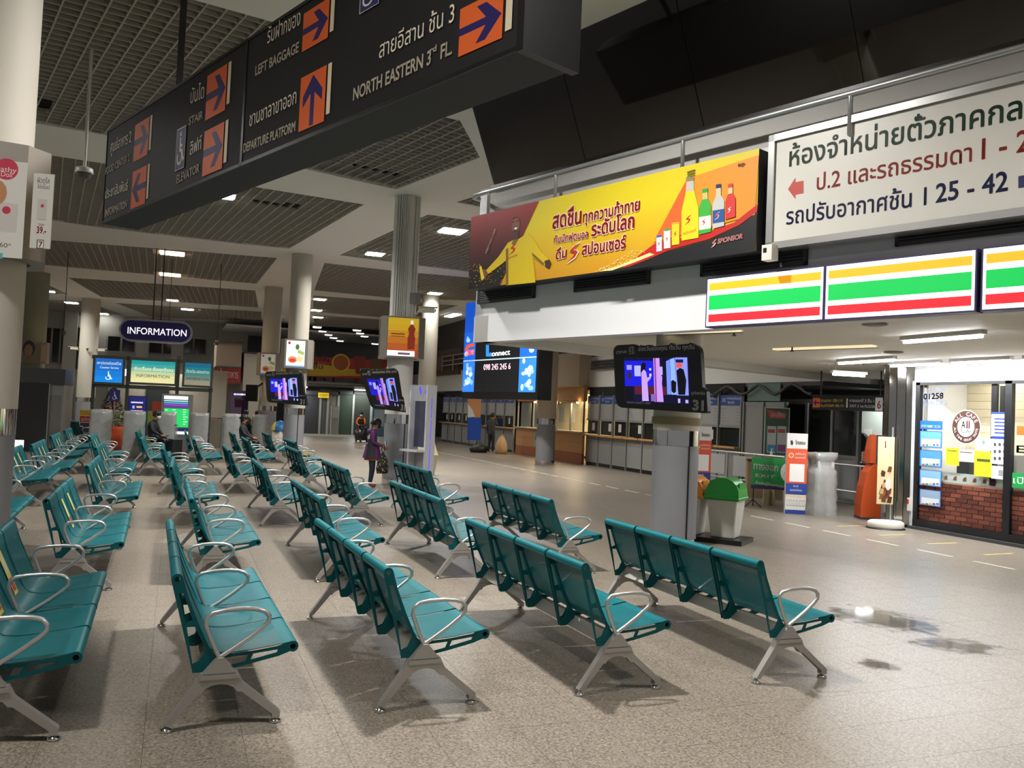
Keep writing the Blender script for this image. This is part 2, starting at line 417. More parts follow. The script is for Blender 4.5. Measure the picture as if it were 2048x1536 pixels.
for p in panels:
    q = p['poly']; t = math.radians(p['ang']); d = (math.sin(t), math.cos(t)); e = (d[1], -d[0])
    cx, cy = sum(a for a, b in q)/len(q), sum(b for a, b in q)/len(q)
    back = MB(); tr = tessellate_polygon([[Vector((a, b, 0)) for a, b in q]]); back.add([(a, b, CZ+.3) for a, b in q], [tuple(x) for x in tr], UNLIT)
    gp = back.build('grid_panel', ceiling, fix=False); sl = MB(); rn = MB()
    k = -60
    for k in range(-70, 70):
        a = (cx+e[0]*k*.24, cy+e[1]*k*.24)
        for t0, t1 in clip(q, a, d):
            L = t1-t0; m_ = (a[0]+d[0]*(t0+t1)/2, a[1]+d[1]*(t0+t1)/2)
            if p.get('near') and nrun < 150:
                o = MB().bar((0, 0, 0), L, .022, .07, RUN, math.pi/2-t).build('runner', gp, fix=False); o.location = (m_[0], m_[1], CZ+.055); nrun += 1
            else: rn.bar((m_[0], m_[1], CZ+.055), L, .022, .07, RUN, math.pi/2-t)
    sp = .2
    for k in range(-120, 120):
        a = (cx+d[0]*k*sp, cy+d[1]*k*sp)
        for t0, t1 in clip(q, a, e):
            s0 = t0
            cuts = [(t0, t1)]
            for hm in holes_missing:
                for h0, h1 in clip(hm, a, e):
                    nc = []
                    for c0, c1 in cuts:
                        if h1 <= c0 or h0 >= c1: nc.append((c0, c1)); continue
                        if h0 > c0: nc.append((c0, h0))
                        if h1 < c1: nc.append((h1, c1))
                    cuts = nc
            for c0, c1 in cuts:
                m_ = (a[0]+e[0]*(c0+c1)/2, a[1]+e[1]*(c0+c1)/2)
                sl.bar((m_[0], m_[1], CZ+.055), c1-c0, .016, .075, SLAT, -t)
    if sl.f: o = sl.build('slats', gp, fix=False); o['kind'] = 'stuff'
    if rn.f: o = rn.build('runners', gp, fix=False); o['kind'] = 'stuff'

# ---- ceiling lamps: square recessed luminaires in the grid, the same kind all over the hall
LENS = mat('lamp_lens', 'fffdf6', .4, emit=14); LENSW = mat('lamp_lens_warm', 'ffd9a8', .4, emit=10)
RING = mat('lamp_trim', 'd8d6d0', .4)
def lamp(x, y, label, power, sz=.5, warm=False, group='recessed ceiling lamps of the hall'):
    L = thing('ceiling_lamp', label, 'ceiling lamp', (x, y, CZ-.02), 0, group)
    MB().box((0, 0, .03), (sz+.1, sz+.1, .05), RING).build('trim', L)
    MB().box((0, 0, -.005), (sz, sz, .03), LENSW if warm else LENS).build('lens', L)
    if power: area('lamp_light', (0, 0, -.04), sz, power*LAMP, (1, .80, .58) if warm else (1, .97, .93), parent=L, spread=math.radians(150))
    return L
vis = [((905,461),560,'brightest square lamp in the ceiling grid right of the tall ducted column',.62), ((750,507),380,'square ceiling lamp just left of the tall ducted column',.5),
  ((870,586),120,'cool ceiling lamp right of the tall ducted column, deep in the hall',.5), ((445,390),380,'square lamp in the grid just under the black direction sign',.5),
  ((345,600),330,'round-looking lamp above the oval INFORMATION sign',.5), ((375,618),200,'second lamp above the oval INFORMATION sign, to the right',.6), ((430,650),0,'small far lamp right of the oval INFORMATION sign',.5),
  ((640,598),330,'topmost of three small lamps right of the middle column',.5), ((633,620),0,'middle of three small lamps right of the middle column',.5), ((636,634),0,'lowest of three small lamps right of the middle column',.5),
  ((97,582),300,'upper left far lamp right of the greenish column',.5), ((143,605),0,'far lamp left of the slim white column',.6), ((205,627),0,'far lamp right of the slim white column',.6), ((98,633),0,'lowest far lamp right of the greenish column',.6)]
for (p, pw, lab, sz) in vis:
    q = zp(*p, CZ); lamp(q[0], q[1], lab, pw, sz)
for p, lab in (((338,505),'warm amber fluorescent ceiling fitting, the nearer of two'), ((335,548),'warm amber fluorescent ceiling fitting, the farther of two')):
    q = zp(*p, CZ); L = thing('ceiling_lamp', lab, 'ceiling lamp', (q[0], q[1], CZ-.02)); 
    MB().box((0, 0, .03), (1.0, .9, .04), RUN).build('trim', L); MB().box((.1, 0, -.005), (.75, .7, .03), LENSW).build('lens', L)
    area('lamp_light', (0, 0, -.05), .7, 130*LAMP, (1, .72, .45), parent=L, spread=math.radians(150))
offl = [(2.3,7.5,610,'ceiling lamp above the front benches, the strongest over the waiting area'), (-1.8,3.2,280,'ceiling lamp over the lower left bench, out of view above'), (-5.2,13.6,230,'ceiling lamp over the left file of benches, out of view'), (5.0,1.2,260,'ceiling lamp behind the viewer, right side'), (1.7,14.2,300,'added ceiling lamp, unseen behind the black direction sign'), (-8.5,24,330,'ceiling lamp left of the booth, out of view'), (9.6,24.4,200,'ceiling lamp hidden behind the billboard')]  # the lamp behind the direction sign is added to light the ducted column
for x, y, pw, lab in offl: lamp(x, y, lab, pw, .55 if pw < 500 else .3)

# ---- mezzanine on the right: fascia (22 degrees off the counters), soffit, leaning bronze glass
FA = Pl(tuple(zp(948, 685, 2.8)[:2])+(0,), 161.06)
def pA(u, o, z): return tuple(FA.pt(u, z, o))          # o > 0: towards the hall
WHITEB = mat('fascia_white', 'efeff0', .55, var=.03, vs=.6)
FL = 14.0
mb = slab(FA, 0, 2.8, FL, 3.66, -.22, 0, WHITEB); slab(FA, 0, 3.66, FL, 5.16, -.22, -.002, mat('upper_wall_dimmed', 'c0beb8', .65, var=.05), mb); wall_r = struct(mb.build('wall_right'))  # upper part greyer: its dimmer light is put into the colour
mb = MB(); 
poly = [pA(0,-.2,0)[:2], pA(FL,-.2,0)[:2], (17.5,-3), (17.5,17.0), pA(0,-12,0)[:2]]
mb.prism(poly, lambda a, b, h: (a, b, 2.93+h), .25, mat('soffit_white', 'ebe8e0', .6, var=.03, vs=.5)); struct(mb.build('ceiling_soffit'))
mb = slab(FA, -.02, 2.8, .33, 3.2, -13, 0, WHITE); struct(mb.build('trim_1'))
mb = slab(FA, -.0, 3.2, .2, 5.16, -9, 0, WHITEB); struct(mb.build('wall_mezzanine_end'))
# leaning bronze mirror glass above
GLASSB = mat('bronze_mirror_glass', '140e08', .03, 0, spec=1.0, coat=1.0)
gr = thing('bronze_glass_parapet', 'dark bronze mirror glass leaning out above the white fascia', 'glass panel', pA(.35, 0, 5.16))
u = .35; parts = []; k = 0
while u < FL:
    u1 = min(u+1.95, FL); a, b, c_, d = pA(u+.006,.02,5.17), pA(u1-.006,.02,5.17), pA(u1-.006,.66,CZ), pA(u+.006,.66,CZ)
    m_ = MB(); m_.add([a, b, c_, d] + [tuple(np.array(p)-FA.N*.03) for p in (a, b, c_, d)], [(0,1,2,3),(7,6,5,4),(0,4,5,1),(1,5,6,2),(2,6,7,3),(3,7,4,0)], GLASSB)
    parts.append(m_.build('glass_pane')); u = u1
adopt(gr, parts); adopt(gr, [slab(FA, .3, 5.1, FL, 5.17, -.05, .05, BLACK).build('bottom_rail')])
adopt(gr, [MB().add([pA(.35,-.02,5.17), pA(.35,.66,CZ), pA(.35,-.02,CZ)], [(0,1,2)], DGREY).build('end_panel')])
# stainless rail with posts
rl = thing('handrail', 'long stainless steel rail with short posts above the billboard', 'handrail', pA(.3, .12, 4.9))
ps = [MB().tube([pA(.12,.1,4.98), pA(.1,.2,4.99), pA(.2,.26,5.0), pA(.5,.27,5.0), pA(FL,.27,5.0)], .035, STEEL, 10).build('rail')]
for u in (.55, 2.0, 4.15, 6.2, 8.4, 10.6): ps.append(MB().tube([pA(u,.27,5.0), pA(u,.27,4.6), pA(u,.0,4.55)], .025, STEEL, 8).build('post'))
adopt(rl, ps)
# louvres in the fascia
def louvre(x0, y0, x1, y1, lab):
    a, b = FA.uv(x0, y0), FA.uv(x1, y1); u0, u1, v0, v1 = a[0], b[0], b[1], a[1]
    t = thing('air_grille', lab, 'air grille', FA.pt(u0, v0), 0, 'louvred grilles in the fascia'); ps = []
    m_ = slab(FA, u0, v0, u1, v1, .001, .012, UNLIT); ps.append(m_.build('backing'))
    f = MB(); w_ = .035
    for r_ in ((u0, v0, u1, v0+w_), (u0, v1-w_, u1, v1), (u0, v0, u0+w_, v1), (u1-w_, v0, u1, v1)): slab(FA, *r_, .012, .045, DGREY, f)
    ps.append(f.build('frame'))
    n = 6
    for i in range(n):
        z = v0+w_+(v1-v0-2*w_)*(i+.5)/n
        m_ = MB(); p = [FA.pt(uu, z+dz, o) for uu in (u0+w_, u1-w_) for dz, o in ((.016, .014), (-.016, .044))]
        q = [x-FA.V*.006 for x in p]; m_.add(p+q, [(0,1,3,2),(4,6,7,5),(0,2,6,4),(1,5,7,3),(0,4,5,1),(2,3,7,6)], mat('louvre_grey', '5a5b5d', .5)); ps.append(m_.build('slat'))
    adopt(t, ps)
louvre(960, 578, 1071, 596, 'dark louvred air grille under the footballer end of the billboard')
louvre(1153, 545, 1301, 568, 'dark louvred air grille under the middle of the billboard')
louvre(1406, 505, 1616, 530, 'dark louvred air grille above the first striped shop sign')
louvre(1795, 445, 2075, 460, 'dark louvred air grille under the white ticket hall sign')

# ---- ticket counter wall on the right, parallel to the benches
CX = 13.9
CW = Pl((CX, 0, 0), 180)
mb = MB().box((CX+.25, 36, 3.35), (.3, 40.4, 1.1), WHITE).build('wall_counter_fascia'); struct(mb)
struct(MB().box((CX+.3, 30, 5.3), (.3, 52, 2.6), mat('upper_wall_dark', '3b3a38', .7, var=.1)).build('wall_upper'))
struct(MB().box((CX+2.6, 24, 1.45), (.2, 56, 2.9), mat('office_back', '55544f', .7, var=.15, vs=1.5)).build('wall_office'))
struct(MB().box((CX+1.4, 36, 2.75), (2.6, 40, .1), DGREY).build('ceiling_office'))
# far wall and the far upper floor
FY = 52.0
FW = Pl((0, FY, 0), 90)
struct(pslab(FW, 480, 757, 870, 778, -.5, 0, WHITE).build('trim_2'))
a, b = FW.uv(400, 775), FW.uv(900, 700)
struct(MB().box((8, FY+3.2, 3.0), (24, 6, .3), GREYP).build('floor_upper'))
struct(MB().box((9, FY+4.3, 6.2), (13, 7, .1), CEILW).build('ceiling_far_hall'))
struct(MB().box((6, FY+8.5, 3.3), (60, .3, 6.6), mat('far_wall', '6b6a68', .8, var=.15, vs=.5)).build('wall_far'))

# ================================================================== BENCHES
def teal(name, holes, hexc='036870'):
    m = bpy.data.materials.new(name); m.use_nodes = True; nt = m.node_tree; b = nt.nodes['Principled BSDF']
    b.inputs['Base Color'].default_value = (*lin(hexc), 1); b.inputs['Roughness'].default_value = .3; b.inputs['Specular IOR Level'].default_value = .22
    b.inputs['Metallic'].default_value = 0
    tc = nt.nodes.new('ShaderNodeTexCoord')
    nz = nt.nodes.new('ShaderNodeTexNoise'); nz.inputs['Scale'].default_value = 5; nt.links.new(tc.outputs['Object'], nz.inputs['Vector'])
    mr = nt.nodes.new('ShaderNodeMapRange'); mr.inputs['To Min'].default_value = .34; mr.inputs['To Max'].default_value = .5
    nt.links.new(nz.outputs['Fac'], mr.inputs['Value']); nt.links.new(mr.outputs[0], b.inputs['Roughness'])
    if holes:   # round perforations, 4 mm on an 8 mm pitch, left out near the rolled edges
        sp = nt.nodes.new('ShaderNodeSeparateXYZ'); nt.links.new(tc.outputs['Object'], sp.inputs[0])
        def op(o, a, c):
            n = nt.nodes.new('ShaderNodeMath'); n.operation = o
            for i, v in enumerate((a, c)):
                if v is None: continue
                if isinstance(v, (int, float)): n.inputs[i].default_value = v
                else: nt.links.new(v, n.inputs[i])
            return n.outputs[0]
        t = op('SUBTRACT', sp.outputs[0], sp.outputs[2])
        s1 = op('SINE', op('MULTIPLY', t, 700), None); s2 = op('SINE', op('MULTIPLY', sp.outputs[1], 700), None)
        h = op('GREATER_THAN', op('MULTIPLY', s1, s2), .38)
        h = op('MULTIPLY', h, op('LESS_THAN', sp.outputs[2], .735)); h = op('MULTIPLY', h, op('LESS_THAN', sp.outputs[0], .58))
        nt.links.new(op('SUBTRACT', 1.0, h), b.inputs['Alpha'])
    return m
TEAL = teal('teal_perforated_steel', True); TEALP = teal('teal_steel', False, '034c50')
SEATW, PITCH = .537, 2.243/4
def arc(cx, cz, r, a0, a1, n): return [(cx+r*math.cos(math.radians(a0+(a1-a0)*i/n)), cz+r*math.sin(math.radians(a0+(a1-a0)*i/n))) for i in range(n+1)]
# sheet profile in x (front) / z: rolled top, curved back, seat, rolled front lip
prof = arc(.018, .788, .026, 250, 10, 7) + [(.066,.70), (.098,.62), (.132,.54), (.170,.46), (.198,.415), (.235,.392), (.30,.386), (.42,.394), (.55,.412), (.60,.420)] + arc(.635, .400, .026, 105, -150, 7)
def seat_mesh():
    n = len(prof); th = .004; nr = []
    for i in range(n):
        a, b = prof[max(i-1,0)], prof[min(i+1,n-1)]; dx, dz = b[0]-a[0], b[1]-a[1]; l = math.hypot(dx, dz); nr.append((dz/l, -dx/l))
    loop = prof + [(p[0]-q[0]*th, p[1]-q[1]*th) for p, q in reversed(list(zip(prof, nr)))]
    mb = MB(); k = len(loop); vs = [(x, y, z) for y in (-SEATW/2, SEATW/2) for x, z in loop]
    mb.add(vs, [(i, (i+1) % k, k+(i+1) % k, k+i) for i in range(k)], TEAL, True)
    for s_ in (0, k): mb.add(vs[s_:s_+k], [(i, i+1, k-2-i, k-1-i) for i in range(n-1)], TEAL)
    return mb
back_pl = arc(.018, .788, .030, 200, 20, 6) + [(.075,.70), (.14,.54), (.196,.42), (.232,.372), (.232,.35), (.165,.292), (.118,.292), (.085,.42)]
back_h = [arc(.018, .788, .015, 0, 320, 7), [(.028,.715), (.052,.715), (.105,.57), (.070,.555)], [(.077,.535), (.118,.535), (.178,.415), (.150,.355), (.115,.34)]]
seat_pl = [(.232,.385), (.30,.380), (.42,.388), (.55,.405)] + arc(.635, .400, .031, 110, -120, 6) + [(.56,.352), (.40,.318), (.27,.295), (.245,.31)]
seat_h = [[(.272,.362), (.40,.370), (.385,.335), (.285,.316)], [(.425,.374), (.555,.388), (.55,.372), (.41,.341)], arc(.635, .400, .016, 0, 320, 7)]
def plate_mesh():
    mb = MB(); fn = lambda a, b, h: (a, h, b)
    mb.prism(back_pl, fn, .005, TEALP, back_h); mb.prism(seat_pl, fn, .005, TEALP, seat_h); return mb
def leg_mesh():
    mb = MB(); fn = lambda a, b, h: (a, h-.024, b)
    out = [(.158,.292), (.128,.235), (-.012,.040), (.018,.030), (.155,.195)] + [(.255+.095*math.cos(math.radians(t)), .172+.062*math.sin(math.radians(t))) for t in (165,140,115,90,65,40,15)] + [(.37,.185), (.535,.052), (.535,.028), (.576,.028), (.578,.062), (.375,.232), (.345,.292)]
    mb.prism(out, fn, .048, ALU)
    mb.prism([(.166,.292), (.336,.292), (.268,.372), (.236,.372)], lambda a, b, h: (a, h-.03, b), .06, ALU)
    rib = [(.16,.285), (.345,.285), (.355,.262), (.15,.262)]
    mb.prism(rib, lambda a, b, h: (a, h-.034, b), .068, ALU); return mb
foot_m = lambda: MB().lathe([(.0,0), (.030,0), (.034,.006), (.028,.016), (.012,.022), (.011,.045), (0,.045)], CHROME, 12)
arm_pts = [(.245,.372), (.205,.46), (.172,.545), (.176,.582), (.205,.606), (.27,.618), (.36,.622), (.43,.617), (.475,.603), (.498,.578), (.497,.548), (.465,.515), (.40,.465), (.32,.412), (.252,.37)]
STK = mat('yellow_sticker', 'd9cf5a', .5); STKR = mat('red_sticker_print', 'c0392b', .5); STKW = mat('pale_sticker_print', 'd6d3b4', .5)
def make_bench():
    t = thing('bench', '', 'bench'); first = {}
    for k in range(4):
        y = PITCH*(k+.5)
        if k == 0:
            s = seat_mesh().build('seat', t); pm = plate_mesh().build('side_plate', s); pm.location = (0, -SEATW/2, 0)
            p2 = pm.copy(); COL.objects.link(p2); p2.location = (0, SEATW/2-.005, 0); s0 = s
        else:
            s = s0.copy(); COL.objects.link(s)
            for yy in (-SEATW/2, SEATW/2-.005): q = pm.copy(); COL.objects.link(q); q.parent = s; q.location = (0, yy, 0)
        s.location = (0, y, 0)
    b = MB(); b.prism([(.172,.296), (.330,.296), (.254,.366)], lambda a, z, h: (a, h, z), 2.243, mat('beam_grey', 'a19e95', .35, .5)).build('beam', t)
    l0 = leg_mesh().build('leg', t); l1 = l0.copy(); COL.objects.link(l1); l1.location = (0, 2.243, 0)
    f0 = foot_m().build('foot', l0)
    for L in (l0, l1):
        for x in (0.003, .556):
            f = f0 if (L is l0 and x < .1) else f0.copy()
            if f is not f0: COL.objects.link(f)
            f.parent = L; f.location = (x, 0, 0)
    a0 = MB().tube([(x, 0, z) for x, z in arm_pts], .0125, STEEL, 8).build('armrest', t)
    for y in (2.243/2, 2.243):
        a = a0.copy(); COL.objects.link(a); a.location = (0, y, 0)
    return t
bench0 = make_bench()
stick0 = None
def stickers(t):
    global stick0
    for y in (PITCH*1.5, PITCH*2.5):
        if stick0 is None:
            m_ = MB(); d = Vector((.170-.066, 0, .46-.70)).normalized(); n = Vector((-d.z, 0, d.x))*-1; n = Vector((.92, 0, .39))
            for (s0, s1, w_, mm, o) in ((-.02, .275, .062, STK, .010), (.02, .13, .045, STKW, .011), (.165, .25, .045, STKR, .011)):
                P = [Vector((.066, yy, .70))+d*s_+n*(o if False else 0)+n*.009+n*(o-.01) for s_ in (s0, s1) for yy in (-w_, w_)]
                m_.add(P, [(0,1,3,2)], mm)
            stick0 = m_.build('sticker', t, fix=False); stick0.location = (0, y, 0)
        else:
            q = stick0.copy(); COL.objects.link(q); q.parent = t; q.location = (0, y, 0)
# near-back foot x, y, turn (deg), stickers, what singles it out
G = 'teal four-seat waiting benches'
BN = [
 (-1.04,4.88,-1.0,1,'teal bench cut off at the lower left corner, yellow stickers on its backs'),
 (.039,4.861,-1.39,0,'front-row teal bench second from the left, all seats seen from its side'),
 (1.177,4.883,-1.81,0,'front-row teal bench in the middle, seen from behind, nearest the camera centre'),
 (2.434,4.867,-1.0,0,'front-row teal bench second from the right'),
 (3.718,4.803,.07,0,'front-row rightmost teal bench beside the wet floor'),
 (-1.03,8.50,-1.0,1,'second-row leftmost teal bench with two yellow stickers, right of the near column'),
 (.165,8.53,-.6,0,'second-row teal bench directly behind the front bench second from left'),
 (1.381,8.578,-.4,0,'second-row teal bench behind the middle front bench'),
 (2.607,8.572,-.2,0,'second-row teal bench second from the right'),
 (3.86,8.60,.0,0,'second-row rightmost teal bench, in front of the bins'),
 (-2.2,10.2,-2,1,'teal bench mostly hidden by the near left column, one seat end showing'),
 (-2.42,14.9,-2,1,'teal bench emerging from behind the near left column, one yellow sticker visible'),
 (-2.36,17.2,-2,1,'teal bench in the left file, third from the front, with two yellow stickers'),
 (-2.5,20.9,-2,1,'teal bench in the left file beside the dark booth, pale stickers'),
 (-2.6,24.3,-2,1,'farthest teal bench of the left file against the dark booth'),
 (-1.06,12.47,-.6,1,'third-row leftmost teal bench with two faded yellow stickers'),
 (-.036,12.5,.6,0,'third-row teal bench seen nearly end on, second from left'),
 (1.195,12.526,.3,0,'third-row teal bench in the middle, left of the bluish seat'),
 (2.357,12.54,.0,0,'third-row teal bench left of the woman in the purple jacket'),
 (3.604,12.54,.0,0,'third-row rightmost teal bench in front of the white kiosk'),
 (-1.30,16.8,-.6,1,'fourth-row leftmost teal bench with pale stickers'),
 (-.205,16.8,-.3,0,'fourth-row teal bench second from left'),
 (.965,16.95,.0,0,'fourth-row teal bench in the middle, left of the seated woman'),
 (2.292,17.2,.0,0,'fourth-row rightmost teal bench, nearest the middle column'),
 (-1.75,21.0,-1,1,'fifth-row leftmost teal bench in front of the orange planter'),
 (-.71,20.75,0,0,'fifth-row teal bench right behind the man in black'),
 (.42,21.1,0,0,'fifth-row teal bench in the middle'),
 (1.65,21.4,0,0,'fifth-row teal bench that the seated woman leans behind'),
 (2.72,21.2,0,0,'fifth-row rightmost teal bench beside the middle column base'),
 (-.95,24.8,0,0,'sixth-row teal bench on which the man in black sits'),
 (.28,25.3,0,0,'sixth-row teal bench in front of the green timetable screen'),
 (1.55,25.2,0,0,'sixth-row teal bench on which the woman in dark clothes sits'),
 (2.55,25.6,0,0,'sixth-row rightmost teal bench in front of the middle column'),
]
for i, (x, y, a, st, lab) in enumerate(BN):
    if i == 0: b = bench0; b.location = (x, y, 0); b.rotation_euler = (0, 0, -math.radians(a)); b['label'] = lab; b['group'] = G
    else: b = dup(bench0, (x, y, 0), -math.radians(a), lab, G)
    b['_st'] = st
for b in [o for o in COL.objects if '_st' in o]:
    if b['_st']: stickers(b)
    del b['_st']

# ================================================================== SIGNS OVERHEAD
ORA, NAVY, CRM = flat('f06a2a'), flat('241a63'), flat('f4e6c4')
SIGNK = mat('sign_black', '0f1112', .6, var=.1, vs=2)
# ---- long black direction sign, parallel to the fascia
SB = 3.85                                                        # its underside
S0 = zp(205, 448, SB)
DS = Pl((S0[0], S0[1], 0), 159.0)
def dsu(px, py): return DS.uv(px, py)
u_end = dsu(1041, 70)[0]; top = dsu(213.6, 263)[1]
ds = thing('direction_sign', 'long black hanging direction sign with orange arrow squares', 'hanging sign', DS.pt(u_end/2, SB))
parts = [slab(DS, 0, SB, u_end, top, -.42, 0, SIGNK).build('body')]
ar = Art(DS, .004)
seams = [dsu(484, 300)[0], u_end]
for a_, b_ in ((0, seams[0]), (seams[0], u_end)):
    f = MB()
    for r_ in ((a_, SB, b_, SB+.03), (a_, top-.03, b_, top), (a_, SB, a_+.02, top), (b_-.02, SB, b_, top)): slab(DS, *r_, 0, .008, BLACK, f)
    parts.append(f.build('frame'))
parts.append(slab(DS, u_end, SB-.02, u_end+.06, top, -.44, .03, BLACK).build('end_cap'))
pol = MB(); q = dsu(320, 190)[0]
pol.box(tuple(DS.pt(q, (top+CZ)/2, -.2)), (.07, .07, CZ-top), BLACK); parts.append(pol.build('hanger'))
pol = MB(); pol.box(tuple(DS.pt(u_end-.6, (top+CZ)/2, -.2)), (.07, .07, CZ-top), BLACK); parts.append(pol.build('hanger'))
adopt(ds, parts)
def arrow(A, x0, y0, x1, y1, kind):
    """orange square between the px of its bottom-left and top-right corners, with a blue arrow"""
    a, b = A.pl.uv(x0, y0), A.pl.uv(x1, y1); u0, v0, w_, h_ = a[0], a[1], b[0]-a[0], b[1]-a[1]
    A.urect(u0, v0, u0+w_, v0+h_, ORA)
    R_ = [(.0,.42),(.62,.42),(.40,.12),(.62,.12),(.97,.5),(.62,.88),(.40,.88),(.62,.58),(.0,.58)]
    if kind == 'l': R_ = [(1-p, q) for p, q in R_]
    if kind == 'u': R_ = [(q, p) for p, q in R_]; R_ = [(1-p, q*.95+.03) for p, q in R_]
    A.poly([(u0+p*w_, v0+q*h_) for p, q in R_], NAVY, True)
    A.cut('arrow_square'); A.urect(u0+w_*1.06, v0+h_*.10, u0+w_*1.20, v0+h_*1.0, CRM); A.cut('divider_bar')
arrow(ar, 267, 325, 300, 233, 'r'); arrow(ar, 262, 419, 295, 330, 'l')
arrow(ar, 411, 242, 456, 127, 'r'); arrow(ar, 405, 354, 450, 243, 'r')
arrow(ar, 605, 105, 661, -5, 'r'); arrow(ar, 598, 265, 655, 130, 'u')
arrow(ar, 918, 115, 1010, -25, 'r')
TW = flat('f6ecd6')
ar.ptext('ศูนย์อาหาร 2', 222, 306, 263, 284, 17, TW); ar.ptext('FOOD CENTER 2', 212, 350, 260, 322, 13, TW, .022)
ar.ptext('ประชาสัมพันธ์', 211, 398, 257, 380, 15, TW); ar.ptext('INFORMATION', 211, 434, 255, 415, 14, TW, .022)
ar.ptext('บันได', 382, 208, 409, 196, 22, TW); ar.ptext('STAIR', 379, 251, 407, 237, 15, TW, .022)
ar.ptext('ลิฟท์', 381, 311, 404, 298, 20, TW); ar.ptext('ELEVATOR', 354, 368, 400, 344, 16, TW, .022)
ar.ptext('รับฝากของ', 536, 88, 602, 50, 24, TW); ar.ptext('LEFT BAGGAGE', 512, 152, 599, 104, 18, TW, .022)
ar.ptext('ชานชาลาขาออก', 500, 254, 594, 207, 22, TW); ar.ptext('DEPARTURE PLATFORM', 488, 306, 592, 262, 17, TW, .022)
ar.ptext('สายอีสาน ชั้น 3', 760, 118, 910, 43, 26, TW); ar.ptext('NORTH EASTERN 3   FL.', 708, 202, 906, 108, 24, TW, .02); ar.ptext('rd', 862, 108, 875, 102, 12, TW, .02)
def wheelchair(A, u0, v0, w_, h_, m, bg=None, border=None):
    if border: A.urect(u0-.03*w_, v0-.02*h_, u0+1.03*w_, v0+1.02*h_, border)
    if bg: A.urect(u0, v0, u0+w_, v0+h_, bg)
    X = lambda p, q: (u0+p*w_, v0+q*h_)
    A.disc(*X(.45,.86), .08*w_, .055*h_, m, 12)
    n = 16; ring = []
    for i in range(n+1): t = math.radians(150+250*i/n); ring.append((.42+.30*math.cos(t), .30+.20*math.sin(t)))
    inn = [(.42+.21*math.cos(math.radians(150+250*i/n)), .30+.14*math.sin(math.radians(150+250*i/n))) for i in range(n, -1, -1)]
    A.poly([X(*p) for p in ring+inn], m, True)
    A.poly([X(*p) for p in ((.40,.78),(.52,.78),(.52,.60),(.70,.60),(.70,.54),(.52,.54),(.52,.48),(.72,.48),(.85,.24),(.95,.27),(.93,.20),(.80,.16),(.66,.42),(.40,.42))], m, True)
a, b = dsu(352, 342), dsu(374, 252); wheelchair(ar, a[0], a[1], b[0]-a[0], b[1]-a[1], TW, flat('22306b'), TW); ar.cut('wheelchair_symbol')
a, b = dsu(722, 28), dsu(762, -60); wheelchair(ar, a[0], a[1], b[0]-a[0], b[1]-a[1], TW, flat('22306b'), TW); ar.cut('wheelchair_symbol')
ar.done(ds)

# ---- yellow drink billboard on the fascia
BB = FA.moved(.34)
a, b = FA.uv(938, 440), FA.uv(1540, 500)
tl, tr_, br, bl = (939,441), (1519,297), (1511,503), (937,579)
U0, V0 = BB.uv(937, 579); U1, V1 = BB.uv(1519, 297)
bb = thing('billboard', 'long yellow sports drink billboard with a cheering footballer and bottles', 'billboard', BB.pt((U0+U1)/2, V0))
adopt(bb, [slab(BB, U0, V0, U1, V1, -.30, -.002, mat('billboard_box', '26262a', .5)).build('box'), slab(BB, U0+.15, V1, U1-.05, V1+.09, -.34, -.26, STEEL).build('top_rail')])
ar = Art(BB, .001)
YEL, YOR, MAR, RED, INK = flat('d9c11d'), flat('d99a1f'), flat('7d1c1c'), flat('b8201b'), flat('17171a')
def mixc(c1, c2, t): return '%02x%02x%02x' % tuple(round(int(c1[i:i+2], 16)*(1-t)+int(c2[i:i+2], 16)*t) for i in (0, 2, 4))
H_ = V1-V0; W_ = U1-U0
nb = 30
for i in range(nb): ar.urect(U0, V0+H_*i/nb, U1, V0+H_*(i+1)/nb, flat(mixc('c8881a', 'd4c01c', min(1, .1+i/nb*1.3))))
q = lambda x, y: BB.uv(x, y)
du = q(1079, 405)[0]; dl = q(1000, 578)[0]
for i in range(nb):                                       # dark red field behind the player
    f0, f1 = i/nb, (i+1)/nb; w0, w1 = dl+(du-dl)*f0, dl+(du-dl)*f1
    ar.poly([(U0, V0+H_*f0), (w0, V0+H_*f0), (w1, V0+H_*f1), (U0, V0+H_*f1)], flat(mixc('15100f', '8c1f1e', max(0, f0*1.25-.15))), True)
ar.poly([(1308,485),(1376,357),(1519,310),(1511,430)], flat('d98b21')); ar.poly([(1311,478),(1375,358),(1362,470)], flat('cf5f26'))
ar.poly([(1240,540),(1311,487),(1340,480),(1400,470),(1470,445),(1517,408),(1515,424),(1480,450),(1420,478),(1340,500),(1260,535)], RED)
ar.poly([(1190,549),(1260,533),(1340,502),(1420,480),(1480,452),(1515,426),(1511,503)], INK)
sp = random.Random(3); ar._o(); ar.lock = True
for i in range(90):
    x = sp.uniform(938,1010); y = sp.uniform(530,574)-(x-938)*.12; s_ = sp.uniform(.25,.8); ar.poly([(x,y),(x+s_*2,y-s_),(x+s_*2,y+s_),(x,y+s_*1.3)], flat('d8c530'))
for i in range(70):
    x = sp.uniform(1190,1300); y = 546-(x-1190)*.28-sp.uniform(2,26)*(1-abs(x-1260)/80); s_ = sp.uniform(.5,1.6); ar.poly([(x,y),(x+s_*2,y-s_),(x+s_*2,y+s_)], flat('efe2a0'))
ar.lock = False; ar.poly([(1200,543),(1240,531),(1300,506),(1310,509),(1270,525),(1225,541)], flat('e8d991'))
